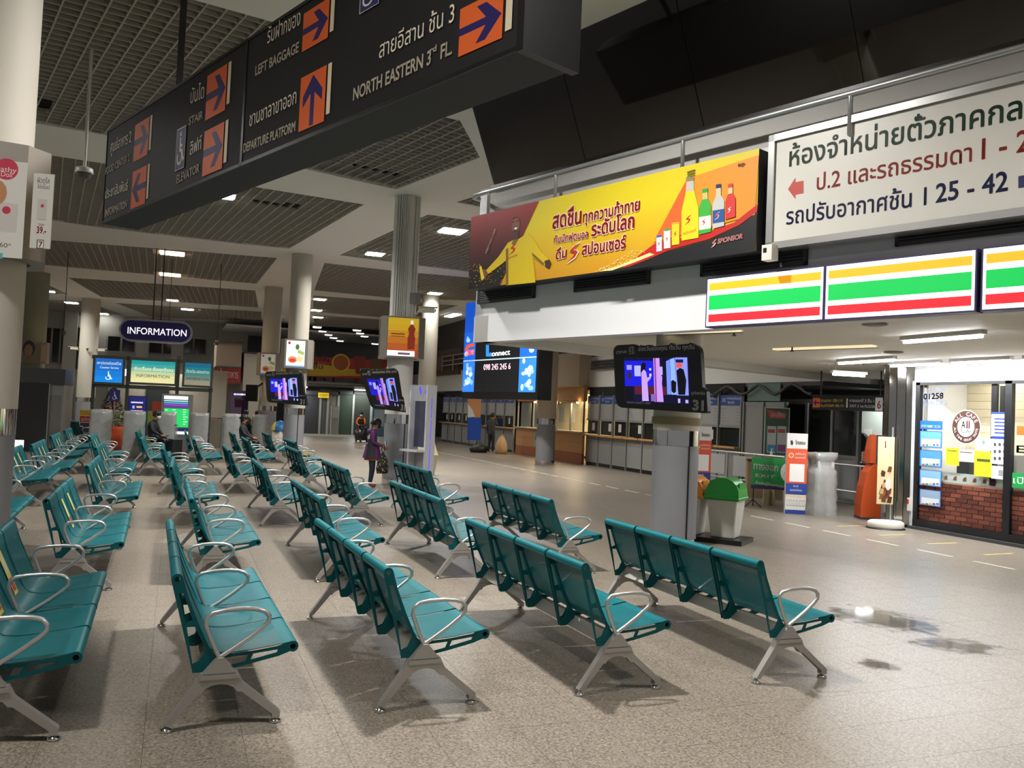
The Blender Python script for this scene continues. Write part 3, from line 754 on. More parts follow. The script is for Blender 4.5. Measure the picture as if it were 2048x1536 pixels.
# the player, plain yellow long-sleeved shirt, arms out
SK, SKD = flat('7a4a33'), flat('4a2a1e')
SH, SHD = flat('d2b61a'), flat('7d5f16')
ar.poly([(1017,500),(1032,482),(1058,466),(1063,478),(1072,565),(1013,571),(1018,520)], SH); 
ar.poly([(1017,486),(1028,480),(1024,512),(1005,528),(978,548),(973,541),(998,514)], SH); ar.poly([(1058,467),(1068,478),(1082,502),(1100,520),(1090,532),(1068,516),(1060,505)], SH)
ar.poly([(1013,498),(1018,496),(1018,569),(1013,571)], SHD); ar.poly([(1065,505),(1090,527),(1088,531),(1066,512)], SHD)
ar.poly([(1024,488),(1030,476),(1036,470),(1038,480),(1030,492)], SHD)
ar.poly([(963,540),(972,538),(978,548),(968,562),(962,556)], SK); ar.poly([(1090,522),(1100,519),(1104,527),(1100,538),(1092,534)], SKD)
ar.poly([(960,533),(964,532),(970,556),(964,562)], flat('e3c832'))
ar.disc(*q(1033,452), abs(q(1041,452)[0]-q(1033,452)[0]), abs(q(1033,436)[1]-q(1033,452)[1]), SK, 16); ar.poly([(1026,462),(1038,462),(1039,478),(1028,480)], SKD)
ar.disc(*q(1033,459), .045, .05, flat('2b0f0d'), 10); ar.disc(*q(1033,457), .035, .02, flat('e9e2d6'), 8); ar.poly([(1025,444),(1030,443),(1030,445),(1025,446)], INK); ar.poly([(1034,442),(1039,441),(1039,443),(1034,444)], INK)
ar.poly([(1026,440),(1030,436),(1036,436),(1041,441),(1039,438),(1034,434),(1029,435)], flat('1b1210'))
def swoosh(A, x, y, s_, m):
    pts = [(.95,-.75),(.55,-.62),(.1,-.30),(-.05,-.05),(.1,.06),(.45,.12),(.30,.45),(-.35,1.0),(.45,.62),(.78,.12),(.62,-.08),(.35,-.14),(.45,-.30),(.75,-.55)]
    A.poly([(x+p*s_, y+q_*s_-p*s_*.2) for p, q_ in pts], m)
swoosh(ar, 1023, 498, 12, RED); ar.ptext('SPONSOR', 1018, 519, 1036, 512, 4, RED)
TR, TO = flat('b3201f'), flat('f3e3c8')
def otext(t, x0, y0, x1, y1, h): ar.ptext(t, x0, y0, x1, y1, h, TO, .075); ar.ptext(t, x0, y0, x1, y1, h, TR, .03)
otext('สดชื่น', 1106, 458, 1164, 447, 24); otext('ทุกความท้าทาย', 1167, 446, 1281, 420, 17)
otext('กับนักฟุตบอล', 1109, 487, 1178, 475, 11); otext('ระดับโลก', 1184, 473, 1270, 455, 21)
otext('ดื่ม', 1113, 520, 1135, 514, 15); otext('สปอนเซอร์', 1165, 511, 1253, 496, 18)
swoosh(ar, 1142, 505, 23, TO); swoosh(ar, 1142, 505, 20, TR)
# cans and bottles
def can(x, yb, yt, w_, body, topc, sw): ar.poly([(x-w_,yb+1),(x+w_,yb-1),(x+w_,yt-1),(x-w_,yt+1)], flat(body)); ar.poly([(x-w_*.9,yt+3),(x+w_*.9,yt+1),(x+w_*.9,yt-3),(x-w_*.9,yt-1)], flat(topc)); swoosh(ar, x-w_*.4, (yb+yt)/2, w_*.8, flat(sw))
can(1320, 503, 473, 5.5, 'c9ccd6', '1f5fb4', 'b8232a'); can(1336, 497, 460, 6.5, 'd9dcd2', '2d9a42', 'b8232a'); can(1353, 490, 447, 7.5, 'dcc425', 'c9a51f', 'a31f22')
def bottle(x, yb, ysh, yn, yt, w_, nw, body, neck, cap, lab=None, sw='c3272b', labc=None):
    ar.poly([(x-w_,yb+2),(x+w_,yb-4),(x+w_,ysh-3),(x+nw,yn-1),(x-nw,yn+1),(x-w_,ysh+3)], flat(body)); ar.poly([(x-nw,yn+2),(x+nw,yn),(x+nw*.9,yt),(x-nw*.9,yt+1)], flat(neck))
    ar.poly([(x-nw,yt+2),(x+nw,yt),(x+nw,yt-8),(x-nw,yt-6)], flat(cap))
    if labc: ar.poly([(x-w_,lab+16),(x+w_,lab+12),(x+w_,lab-14),(x-w_,lab-10)], flat(labc))
    swoosh(ar, x-w_*.45, lab, w_*.75, flat('f0ece4')) if labc else None
    swoosh(ar, x-w_*.45, lab, w_*.65, flat(sw))
bottle(1382, 480, 420, 382, 362, 17, 8, 'd9c81e', 'b9b3a4', '8a7a4e', 440, 'b4241e'); ar.ptext('สปอนเซอร์', 1368, 471, 1394, 463, 5, RED)
for k in range(3): ar.poly([(1376,356-k*5),(1392,351-k*5),(1392,349-k*5),(1376,354-k*5)], flat('5a4a1e'))
bottle(1412, 468, 414, 398, 385, 12, 5.5, '3aa53a', 'c9b06a', '2e9a3a', 445, 'c3272b', 'd8dfd0'); bottle(1439, 456, 405, 392, 376, 11.5, 5, 'b9bbb4', 'c4bda0', '1c2a55', 432, 'c3272b', '27508f')
bottle(1463, 438, 400, 387, 375, 10, 4.5, 'c8332d', 'd6b98a', 'c03a2c', 420, 'f0e6e0')
swoosh(ar, 1427, 487, 9, flat('d9d4cc')); swoosh(ar, 1427, 486, 7.5, RED); ar.ptext('SPONSOR', 1437, 488, 1488, 477, 9, flat('e9e2da'), .03, .1); ar.ptext('SPONSOR', 1437, 488, 1488, 477, 9, RED, 0, .1)
ar.ptext('tcp', 1477, 334, 1491, 331, 7, INK, .02, .2)
ar.ptext('Virgil van Dijk', 973, 511, 993, 460, 6, flat('efe9e4'), .02)
ar.done(bb)
# ---- white ticket hall sign in a steel frame
WS = FA.moved(.26)
a, b = WS.uv(1548, 278), WS.uv(1545, 489); ur = a[0]+5.6
ws = thing('ticket_hall_sign', 'white ticket hall sign with green, red and blue Thai lettering in a steel frame', 'sign', WS.pt(a[0]+2, b[1]))
V0, V1, U0 = b[1], a[1], a[0]
ps = [slab(WS, U0, V0, ur, V1, -.2, -.01, mat('sign_white', 'd2cfc5', .35, var=.03)).build('panel')]
for r_ in ((U0-.05, V0-.05, ur, V0+.02), (U0-.05, V1-.03, ur, V1+.04), (U0-.05, V0-.05, U0+.02, V1+.04)): ps.append(slab(WS, *r_, -.2, .02, STEEL).build('frame'))
adopt(ws, ps); ar = Art(WS, -.009)
GRN, RDD, BLU = flat('123f22'), flat('b33a2a'), flat('161f55')
ar.ptext('ห้องจำหน่ายตั๋วภาคกลาง', 1577, 333, 2110, 222, 30, GRN, .018)
ar.ptext('ป.2 และรถธรรมดา', 1632, 380, 1943, 322, 25, RDD, .015); ar.ptext('1 - 24', 1962, 318, 2090, 294, 40, RDD, .02)
ar.ptext('รถปรับอากาศชั้น 1', 1571, 449, 1852, 409, 25, BLU, .015); ar.ptext('25 - 42', 1870, 405, 2015, 380, 36, BLU, .02)
ar.poly([(1575,378),(1590,355),(1590,364),(1606,361),(1606,386),(1590,389),(1590,398)], RDD); ar.poly([(2036,352),(2075,345),(2075,370),(2036,376)], BLU)
ar.done(ws)
cctv = thing('sensor_box', 'small white sensor box clipped under the corner of the white ticket hall sign', 'sensor', WS.pt(*WS.uv(1546, 505)))
adopt(cctv, [pslab(WS, 1537, 494, 1556, 522, 0, .12, mat('white_plastic', 'dcdad2', .4)).build('housing'), pslab(WS, 1540, 500, 1546, 508, .12, .125, BLACK).build('lens')])
# ---- the three lit striped shop signs
SV = FA.moved(.16)
FRM = mat('sign_edge', '3b3560', .4)
for i, (x0, y0, x1, y1, lab) in enumerate(((1413,563,1646,650,'leftmost backlit shop sign with orange, green and red stripes'), (1650,536,1951,634,'middle backlit shop sign with orange, green and red stripes'), (1963,507,2300,615,'rightmost backlit striped shop sign, cut by the picture edge'))):
    u0, v1 = SV.uv(x0, y0); u1, v0 = SV.uv(x1, y1)
    if i == 2: u1 = u0+1.45
    v0, v1 = 2.80, 3.36
    t = thing('shop_light_sign', lab, 'shop sign', SV.pt((u0+u1)/2, v0), 0, 'striped shop signs')
    adopt(t, [slab(SV, u0, v0, u1, v1, -.15, -.004, FRM).build('case')])
    ar = Art(SV, -.004); ar.urect(u0+.015, v0+.015, u1-.015, v1-.015, glow('fffaf6', .95)); h_ = v1-v0
    for lo, hi, c in ((.74,.89,'f0a51c'), (.35,.64,'00b04a'), (.10,.26,'e0202c')): ar.urect(u0+.04, v0+h_*lo, u1-.04, v0+h_*hi, glow(c, .62))
    ar.done(t, 'striped_face')

# ================================================================== COLUMNS, SCREENS ON COLUMNS
def column(x, y, r, label, top, band=(1.39,1.60), paint=CONC, seam=None, light=True):
    t = thing('column', label, 'column', (x, y, 0), 0, 'round columns of the hall')
    MB().lathe([(r*1.04,band[1]), (r*1.04,top)], paint, 36).build('shaft', t)
    MB().lathe([(r*1.02,.13), (r*1.02,band[0])], COLGREY, 36).build('cladding', t)
    MB().lathe([(r*1.03,band[0]), (r*1.03,band[1])], MIRROR, 36).build('mirror_band', t)
    MB().lathe([(r*1.03,0), (r*1.03,.13)], MIRROR, 36).build('base_band', t)
    for a in (seam or ()):
        aa = math.radians(a); MB().tube([(r*1.03*math.sin(aa), r*1.03*math.cos(aa), 0), (r*1.03*math.sin(aa), r*1.03*math.cos(aa), band[0])], .012, BLACK, 6).build('seam_strip', t)
    return t
def adbox(x, y, label, faces, ang, hw=.5, z0=2.87, z1=3.8, ch=.14):
    """rounded light-box collar round a column; faces: list of (side index, art function)"""
    t = thing('advert_box', label, 'advert box', (x, y, z0), math.radians(-ang), 'advert boxes round the columns')
    o = [(hw,-hw+ch), (hw,hw-ch), (hw-ch,hw), (-hw+ch,hw), (-hw,hw-ch), (-hw,-hw+ch), (-hw+ch,-hw), (hw-ch,-hw)]
    MB().prism(o, lambda a, b, h: (a, b, h), z1-z0, mat('advert_box_shell', '8f887e', .45, .2, var=.05), [[((hw*.78)*math.cos(2*math.pi*i/16), (hw*.78)*math.sin(2*math.pi*i/16)) for i in range(16)]]).build('shell', t)
    for k, fn in faces:                                     # side k: 0 front(-y local), 1 right(+x), 3 left(-x)
        a = math.radians({0: 90, 1: 0, 3: 180}[k])
        pl = Pl.__new__(Pl); nl = {0: (0,-1), 1: (1,0), 3: (-1,0)}[k]
        ca, sa = math.cos(math.radians(-ang)), math.sin(math.radians(-ang))
        n = np.array([nl[0]*ca-nl[1]*sa, nl[0]*sa+nl[1]*ca, 0]); pl.N = n; pl.U = np.array([-n[1], n[0], 0.]); pl.V = np.array([0, 0, 1.]); pl.P = np.array([x, y, z0])+n*hw; pl.ang = 0
        A = Art(pl, .002); fn(A, hw-ch-.02, z1-z0); A.done(t, 'poster')
    return t
# main column under the soffit
MX, MY = 6.49, 10.29
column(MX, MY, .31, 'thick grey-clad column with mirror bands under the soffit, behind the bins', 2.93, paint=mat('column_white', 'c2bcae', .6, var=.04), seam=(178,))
m_ = MB().lathe([(.345,1.68), (.345,1.78)], mat('aged_wire', '8a7f5c', .8), 20, (MX, MY, 0)); 
tag(m_.build('cable_wrap'), 'bundle of old cable tied round the thick column below the television', 'cable')
column(4.75, 19.3, .29, 'tall grey column with vertical ducts behind the woman in purple', CZ, paint=mat('column_pale_grey', 'dedcd6', .6, var=.05), seam=(160,))
column(3.59, 28.5, .32, 'middle tall column with a yellow edge strip beside the blue-lidded bin', CZ, seam=(165,))
column(3.60, 37.4, .36, 'farther tall column left of the middle column', CZ)
column(-4.26, 48.3, .42, 'slim-looking far white column left of the INFORMATION boards', CZ)
q = zp(72, 545, CZ); column(q[0], q[1], .5, 'greenish far column rising behind the dark booth', CZ, paint=mat('column_green_paint', '8d917a', .65, var=.06))
LX, LY = -1.52, 7.98
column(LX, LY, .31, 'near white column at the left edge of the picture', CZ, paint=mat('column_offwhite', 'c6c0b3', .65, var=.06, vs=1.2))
q = zp(862, 592, CZ); column(q[0], q[1], .36, 'pale far column right of the tall ducted column', CZ)
column(12.2, 27.8, .33, 'grey-clad column in front of the wood-panelled ticket counter', 4.6, paint=CREAM)
# ducts, junction box and camera on the ducted column
dx, dy = 4.75, 19.3
d = thing('cable_ducts', 'vertical metal cable ducts strapped up the tall grey column', 'ducts', (dx, dy, 3.8)); k = 0
for a in (188,194,201,208,216,226,236,150,155,142):
    aa = math.radians(a); r_ = .335; MB().tube([(r_*math.sin(aa), r_*math.cos(aa), 0), (r_*math.sin(aa), r_*math.cos(aa), CZ-3.81)], .018, mat('duct_grey', 'd6d5cf', .5), 6).build('duct', d)
aa = math.radians(146); jb = MB().box((dx+.36*math.sin(aa), dy+.36*math.cos(aa), 4.25), (.2, .16, .24), GREYP, -aa).build('junction_box'); tag(jb, 'grey junction box on the tall ducted column', 'junction box')
def cctv_cam(P, dirv, label, arm=(0,0,0)):
    t = thing('security_camera', label, 'camera', P, math.atan2(dirv[1], dirv[0])); BW = mat('camera_beige', 'cfc9b2', .45)
    MB().box((.17,0,-.02), (.36,.11,.11), BW).build('housing', t); MB().box((.19,0,.05), (.44,.14,.02), BW).build('sunshield', t); MB().lathe([(.035,0), (.035,.02)], BLACK, 10, (0,0,0)).build('lens', t).matrix_basis = Matrix.Translation((.36,0,-.02)) @ Matrix.Rotation(math.radians(90), 4, 'Y')
    MB().tube([(0,0,-.02), (-.06,0,-.12), tuple(arm)], .02, BW, 6).build('bracket', t); return t
cctv_cam((5.08, 19.08, 4.03), (.9,-.35), 'white security camera on the tall ducted column', (-.1,.08,-.16))
for P, dv, lab in (((-4.75,48.1,4.05), (-1,-.5), 'security camera pointing left on the slim far column'), ((-4.25,47.75,4.0), (.05,-1), 'security camera facing the hall on the slim far column'), ((-3.78,48.1,4.05), (1,-.5), 'security camera pointing right on the slim far column')): cctv_cam(P, dv, lab, (-.25,.0,-.12))
# advert boxes
def ad_drink(A, w_, h_):
    for i in range(6): A.urect(-w_, .04+h_*.92*i/6, w_, .04+h_*.92*(i+1)/6, glow(mixc('b5401c', 'd9b21e', min(1, .05+i/4.5)), .35))
    A.urect(-w_, .04, w_*.8, .16, glow('efe6ee', .9)); A.urect(-w_*.3,.07,w_*.5,.12, flat('b08ab8'))
    A.poly([(w_*.32,.2),(w_*.78,.2),(w_*.8,.45),(w_*.72,.55),(w_*.8,.66),(w_*.62,.76),(w_*.48,.76),(w_*.3,.66),(w_*.38,.55),(w_*.3,.45)], glow('8a2a16', .3), True); A.urect(w_*.46,.76,w_*.64,.85, glow('e8e4da', .5)); A.urect(-w_*.8,.52,w_*.1,.545, flat('a8331e')); A.urect(-w_*.8,.47,w_*.1,.485, flat('a8331e'))
def ad_food(e):
    def f(A, w_, h_):
        A.urect(-w_*.9, .05, w_*.8, h_-.05, glow('e2e4e6', e)); A.urect(-w_*.9,.05,w_*.8,.09, glow('6fa8d8', e))
        A.disc(-w_*.3, .27, w_*.42, .11, glow('c98a5a', e)); A.disc(-w_*.3, .25, w_*.3, .06, glow('c43c2c', e)); A.disc(w_*.35,.3,w_*.3,.09, glow('d9c98a', e)); A.poly([(w_*.1,.5),(w_*.7,.42),(w_*.75,.52),(w_*.2,.6)], glow('9ab060', e), True)
        A.disc(w_*.1,.68,.06,.09, glow('3f6a3a', e)); A.urect(w_*.38,.58,w_*.55,.78, glow('f4f4ee', e)); A.urect(-w_*.75,.76,-w_*.55,.84, glow('8a1f24', e))
    return f
def ad_dark(A, w_, h_):
    A.urect(-w_, .04, w_, h_-.04, flat('14130f')); sp_ = random.Random(5)
    for i in range(16): A.disc(sp_.uniform(-w_*.8,w_*.8), sp_.uniform(.1,h_-.1), .03, .05, flat(sp_.choice(('6a6038','8d8458','3a3a26','b5ad90'))), 8)
adbox(4.75, 19.3, 'grey advert box with an orange drink poster round the tall ducted column', [(0, ad_drink), (3, ad_dark)], 10)
adbox(3.59, 28.5, 'grey advert box with a bright food poster round the middle column', [(0, ad_food(.55))], 12)
adbox(3.60, 37.4, 'grey advert box with a dim food poster round the farther column', [(0, ad_food(.08))], 12)
# left column: box with beauty poster and hanging price strip
t = adbox(LX, LY, 'grey advert box with a white beauty poster round the near left column', [], -8, .45, 2.78, 3.66, .16)
LP = Pl((LX, LY-.47, 0), 98)
ar = Art(LP, .012); ar.rect(-90, 312, 45, 518, flat('dedbd4')); P_ = LP.uv(14, 339); rr = abs(LP.uv(38, 339)[0]-P_[0]); ar.disc(*P_, rr, rr, flat('c9304f')); ar.cut('poster')
ar.ptext('cathy', -6, 342, 34, 347, 10, flat('f0e6e2')); ar.ptext('Doll', 3, 353, 25, 356, 10, flat('f0e6e2')); ar.ptext('60*', 0, 494, 23, 497, 9, flat('4a4744'))
ar.rect(-60, 400, 34, 466, flat('cfc9c4')); ar.disc(*LP.uv(14,421), .03, .03, flat('c9304f'), 12); ar.cut('product_print'); ar.disc(*LP.uv(-8,385), .08, .1, flat('c08a5a'), 14); ar.cut('product_print')
ar.rect(-20, 505, 6, 518, flat('57b5b5')); ar.cut('tag_print'); ar.done(t)
PS = Pl(tuple(zp(86,430,3.2)[:2])+(0,), 104) if False else Pl((LX+.34, LY-.52, 0), 104)
pst = thing('price_strip', 'narrow white hanging price strip reading 39 on the near left column', 'price tag', PS.pt(*PS.uv(84, 500)))
adopt(pst, [pslab(PS, 68, 346, 100, 498, -.01, 0, mat('card_white', 'd9d5cd', .5)).build('card')])
ar = Art(PS, .001); ar.ptext('ผิวดูใส', 75, 365, 99, 367, 8, flat('3a3634')); ar.ptext('ไม่ดรอป', 75, 376, 99, 379, 6, flat('4a4644')); ar.ptext('ราคา', 77, 452, 88, 453, 5, flat('8a2a2a')); ar.ptext('39.-', 73, 466, 92, 468, 13, flat('b82a2c'), .02)
ar.rect(74, 479, 87, 498, flat('2c6a4a')); ar.rect(76, 481, 86, 496, flat('ece8e0')); ar.cut('logo_print'); ar.ptext('7', 77, 494, 85, 495, 11, flat('d8442c'), .03)
ar.rect(76, 398, 92, 440, flat('c9c4be')); ar.disc(*PS.uv(85,412), .012, .014, flat('c9304f'), 10); ar.cut('product_print'); ar.done(pst)

# ---- televisions
TVK = mat('tv_black', '101012', .3); 
def tv(pl, TL, TR, BR, BL, label, bright=1.0, mount=None, lettered=True):
    cs = [pl.uv(*p) for p in (TL, TR, BR, BL)]
    def B(X, Y):                                            # picture coordinates of the nearest set
        s, t_ = (X-60)/1640, (Y-180)/1200
        return tuple(cs[0][i]*(1-s)*(1-t_)+cs[1][i]*s*(1-t_)+cs[2][i]*s*t_+cs[3][i]*(1-s)*t_ for i in (0, 1))
    u_, v_ = B(900, 1000); T = thing('television', label, 'television', pl.pt(u_, v_, -.08), 0, 'televisions on the columns')
    o = [(60,300),(75,240),(110,200),(150,180),(470,165),(510,185),(530,225),(560,235),(600,180),(650,205),(720,190),(780,180),(820,210),(1140,190),(1180,150),(1230,190),(1480,170),(1530,150),(1580,180),(1640,210),(1675,260),(1690,340),(1695,960),(1740,985),(1760,1030),(1765,1380),(1750,1415),(1710,1420),(200,1370),(130,1340),(95,1280),(80,1180)]
    m_ = MB(); m_.prism([B(*p) for p in o], lambda a, b, h: tuple(pl.pt(a, b, -h)), .07, TVK)
    ps = [m_.build('frame')]
    A = Art(pl, .002); e = bright
    def g(pts, c, k=1.0): A.poly([B(*p) for p in pts], glow(c, round(e*k, 3)), True)
    def r(x0, y0, x1, y1, c, k=1.0): g([(x0,y1),(x1,y1),(x1,y0),(x0,y0)], c, k)
    r(270,420,1480,1260,'10103a',.6); r(280,480,860,960,'1418c8'); r(470,950,1070,1110,'5a1c30',.7); r(280,960,440,1230,'0c0a20',.4)
    r(325,560,425,650,'8f8fe8'); r(475,570,600,770,'a9a6f0'); r(760,620,800,660,'c9c9ff'); r(760,720,800,770,'c9c9ff'); g([(330,720),(370,680),(415,720),(410,810),(370,830),(335,790)], '3a2a4a', .6)
    g([(610,560),(640,510),(700,530),(690,640),(600,780),(595,660)], '120a1a', .4); g([(610,700),(660,640),(700,690),(720,800),(790,760),(790,800),(720,880),(735,1230),(610,1230)], 'b894f0')
    r(845,430,960,1240,'c08ad8'); r(860,430,890,1240,'8a4a90',.8); g([(900,700),(960,690),(1000,780),(990,900),(1010,1240),(920,1240)], 'b98ae8'); r(960,590,1010,740,'a9a0f0')
    r(1010,420,1080,960,'0a0a30',.5); g([(1080,490),(1150,455),(1150,1100),(1080,1100)], '6a86f0'); g([(1155,450),(1235,425),(1250,1100),(1155,1100)], '86a6ff'); r(1245,420,1460,1110,'7f8cf8'); r(1255,455,1390,515,'1a1a60',.6)
    g([(1260,540),(1300,515),(1370,525),(1370,590),(1300,610),(1260,600)], 'd8503c'); g([(1260,660),(1330,610),(1390,640),(1430,840),(1400,1100),(1280,1100),(1270,860)], '0a0816', .4); g([(1160,860),(1190,830),(1250,870),(1240,1050),(1200,1080),(1160,1040)], '05050c', .4)
    r(1010,1110,1480,1250,'0c0c30',.5); r(1270,1170,1310,1250,'a9a0e8'); r(1400,1190,1450,1250,'a9a0e8'); r(780,1100,860,1230,'7a5aa8')
    A.cut('screen')
    W_ = flat('d8d8d6'); tx = lambda s_, x0, y0, x1, y1, h, off=0: A.text(s_, *B(x0, y0), B(x1, y1)[0], abs(B(x0, y0-h)[1]-B(x0, y0)[1]), W_, B(x1, y1)[1], off)
    if lettered:
        tx('one', 120, 350, 340, 335, 80, .02); tx('ช่องวันของคุณ ทั้งวัน ทุกวัน', 565, 295, 1590, 265, 60); tx('www.one31.net', 310, 1285, 765, 1290, 48); tx('ดูช่องวัน', 1505, 1085, 1735, 1090, 40)
        A.poly([B(*p) for p in ((385,355),(485,350),(500,330),(495,225),(480,210),(400,215),(385,235))], flat('8f8f90'), True); tx('31', 400, 335, 485, 330, 95, .03) if False else A.text('31', *B(395,335), B(485,332)[0], abs(B(395,240)[1]-B(395,335)[1]), TVK, None, .03)
    tx('31', 1515, 1365, 1705, 1370, 170, .04)
    adopt(T, ps); A.done(T)
    mm = MB(); c_ = pl.pt(*B(850, 750)); tgt = mount
    mm.tube([tuple(c_-pl.N*.07), tuple(np.array(tgt))], .035, BLACK, 8); b_ = mm.build('wall_bracket'); adopt(T, [b_])
    return T
q = np.array([MX, MY])-np.array([.30,.55]); TP1 = Pl((q[0], q[1], 0), 161)
tv(TP1, (1226.4,690.4), (1401.5,688.3), (1407.5,822), (1229.7,816), 'nearest television, black frame, on the thick column behind the bins', .95, (MX-.2, MY-.2, 2.3))
TP2 = Pl((3.59-.2, 28.5-.75, 0), 150); tv(TP2, (530,743), (604,743), (609,809), (533,805), 'television on the middle tall column, bluish picture', 1.0, (3.5, 28.2, 2.45))
TP3 = Pl((4.75-.28, 19.3-.62, 0), 98, 24); tv(TP3, (718,739), (797,739), (809,822), (741,816), 'tilted television on the tall ducted column above the woman in purple', .6, (4.6, 19.05, 2.2))
tvb = thing('television', 'black back of a television seen from behind on the farther column', 'television', (2.98, 36.9, 2.0), 0, 'televisions on the columns')
TB = Pl((2.98, 36.9, 0), 120); adopt(tvb, [pslab(TB, 492, 769, 513, 803, -.1, 0, TVK).build('back_case'), MB().tube([tuple(TB.pt(*TB.uv(505,780), -.05)), (3.4, 37.2, 2.6)], .04, BLACK).build('wall_bracket')])
# ---- big LED screen beside the grey-clad counter column
d_ = ray(1073, 787); LPt = C0 + d_*(25.6/d_[1]); LD = Pl((LPt[0], LPt[1], 0), 169.2)
led = thing('led_screen', 'large LED advertising screen with a phone number between two blue sky panels', 'led screen', LD.pt(*LD.uv(1000, 790)))
u0, v0 = LD.uv(924, 797); u1, _ = LD.uv(1074, 797); v1 = LD.uv(932, 607)[1]
adopt(led, [slab(LD, u0, v0, u1, v1, -.55, -.004, BLACK).build('cabinet'), MB().tube([tuple(LD.pt(u1-.5, v0+1.2, -.5)), (12.2, 27.6, 3.6)], .08, DGREY).build('support_arm'), MB().tube([tuple(LD.pt(u0+1.0, v1, -.3)), tuple(LD.pt(u0+1.0, CZ, -.3))], .05, DGREY).build('hanger')])
ar = Art(LD, -.004); e = .75
SKY = [glow(c, e) for c in ('0a4fc0', '1560cf', '2b78dc')]; v = lambda y, x=1000: LD.uv(x, y)[1]; uu = lambda x: LD.uv(x, 740)[0]
vb = LD.uv(1000, 784)[1]
for (xa_, xb_) in ((926, 949), (1038, 1072)):
    for i in range(3): ar.urect(uu(xa_), vb+(v1-vb)*i/3, uu(xb_), vb+(v1-vb)*(i+1)/3, SKY[2-i])
    sp_ = random.Random(int(xa_)); w_ = uu(xb_)-uu(xa_)
    for i in range(16):
        cx_ = uu(xa_)+w_*sp_.uniform(.2,.8); cy_ = vb+sp_.choice((.25,.35,.7,.95,1.5,1.9))+sp_.uniform(-.12,.12); ar.disc(cx_, cy_, w_*sp_.uniform(.08,.2), sp_.uniform(.06,.13), glow(sp_.choice(('7fb0e8','cfe0f4','a9caf0')), e), 10)
ar.urect(uu(950), vb, uu(1037), v1, glow('101418', .25)); ar.cut('screen')
vl = v(718); ar.urect(uu(926), vl-.02, uu(1072), vl+.02, glow('bfe0e8', .5)); ar.cut('seam_line')
WG = glow('f0f0f2', .9); ar.ptext('connect', 978, 713, 1020, 709, 10, WG, .02); ar.ptext('098 245 245 6', 967, 740, 1021, 738, 11, glow('f0c8d4', .9), .01)
ar.poly([(972,690),(978,690),(978,706),(984,706),(984,713),(972,713)], glow('2a86e0', .8)); ar.cut('logo_print'); ar.ptext('บขส', 931, 711, 948, 709, 10, glow('f0502c', .9), .03); ar.poly([(930,700),(934,690),(948,686),(949,692),(938,695),(934,702)], glow('f0502c', .9)); ar.cut('logo_print')
ar.done(led)

# ================================================================== SHOP ON THE RIGHT AND WHAT STANDS THERE
SX = 12.34
SH = Pl((SX, 0, 0), 180)
FRB = mat('shop_frame_black', '17181a', .35); PANE = mat('clear_glass', '101412', .02, alpha=.07)
def sv(x, y): return SH.uv(x, y)
shop = thing('glazed_shop', 'glazed shop front with black frames, brick dado and notices', 'shop front', (SX, 10.2, 0))
uL, uJ0, uJ1 = sv(1831, 900)[0], sv(2010, 900)[0], sv(2024, 900)[0]; uR = uJ1+3.2
vt = 2.60; vb = sv(1850, 1050)[1]
def sl(u0, v0, u1, v1, o0, o1, m, name):
    o = slab(SH, u0, v0, u1, v1, o0, o1, m).build(name); adopt(shop, [o]); return o
for a, b in ((uL, uL+.09), (uJ0, uJ1), (uR-.09, uR)): sl(a, 0, b, vt, -.05, .03, FRB, 'frame_post')
sl(uL, 0, uR, .17, -.05, .035, FRB, 'bottom_rail'); sl(uL, vt-.05, uR, vt, -.05, .03, FRB, 'top_rail'); sl(uL-.03, 0, uR, .05, .0, .12, DGREY, 'threshold')
um = sv(1982, 900)[0]; sl(um-.05, .9, um+.05, vt-.05, -.09, -.04, FRB, 'inner_post'); sl(sv(1995, 800)[0], 1.8, sv(1999, 800)[0]+.04, vt-.08, -.09, -.05, FRB, 'inner_post'); sl(sv(1840,900)[0], 1.5, sv(1845,900)[0], vt-.05, -.1, -.06, GREYP, 'inner_post')
for a, b in ((uL+.09, uJ0), (uJ1, uR-.09)): sl(a, .17, b, vt-.05, -.012, -.006, PANE, 'glass_pane')
sl(sv(1814, 900)[0], 0, uL, 2.62, -.1, .05, mat('jamb_white', 'd9dbdd', .4), 'door_jamb')
sl(sv(1814, 900)[0], 2.6, uR, 2.93, -.3, .02, WHITEB, 'header')
# brick dado: mortar board and single bricks
dt = sv(1925, 968)[1]
MORT = mat('mortar', 'a98f7a', .9, var=.1, vs=20)
sl(uL+.09, .17, uJ0, dt, -.06, -.045, MORT, 'mortar_board'); sl(uJ1, .17, uR-.09, dt, -.06, -.045, MORT, 'mortar_board')
BRK = [mat('brick_%d' % i, c, .85, var=.18, vs=14) for i, c in enumerate(('6f3527', '7c3f2d', '602d22', '8a4a35'))]
bl, bh, gp_ = .205, .062, .014; bm = {}
def brick(u, v, w_):
    key = (round(w_, 2), random.randrange(4))
    if key not in bm:
        bm[key] = MB().box((0, 0, 0), (.02, w_, bh), BRK[key[1]]).build('brick', shop); o = bm[key]
    else: o = bm[key].copy(); COL.objects.link(o)
    p = SH.pt(u+w_/2, v+bh/2, -.037); o.location = (p[0]-SX, p[1]-10.2, p[2])
nbk = 0
for (a, b) in ((uL+.09, uJ0), (uJ1, uJ1+.75)):
    r_ = 0; v = .18
    while v+bh < dt:
        u = a-(bl/2 if r_ % 2 else 0)
        while u < b:
            x0, x1 = max(u, a+.002), min(u+bl, b-.002)
            if x1-x0 > .04 and nbk < 290: brick(x0, v, x1-x0); nbk += 1
            u += bl+gp_
        v += bh+gp_; r_ += 1
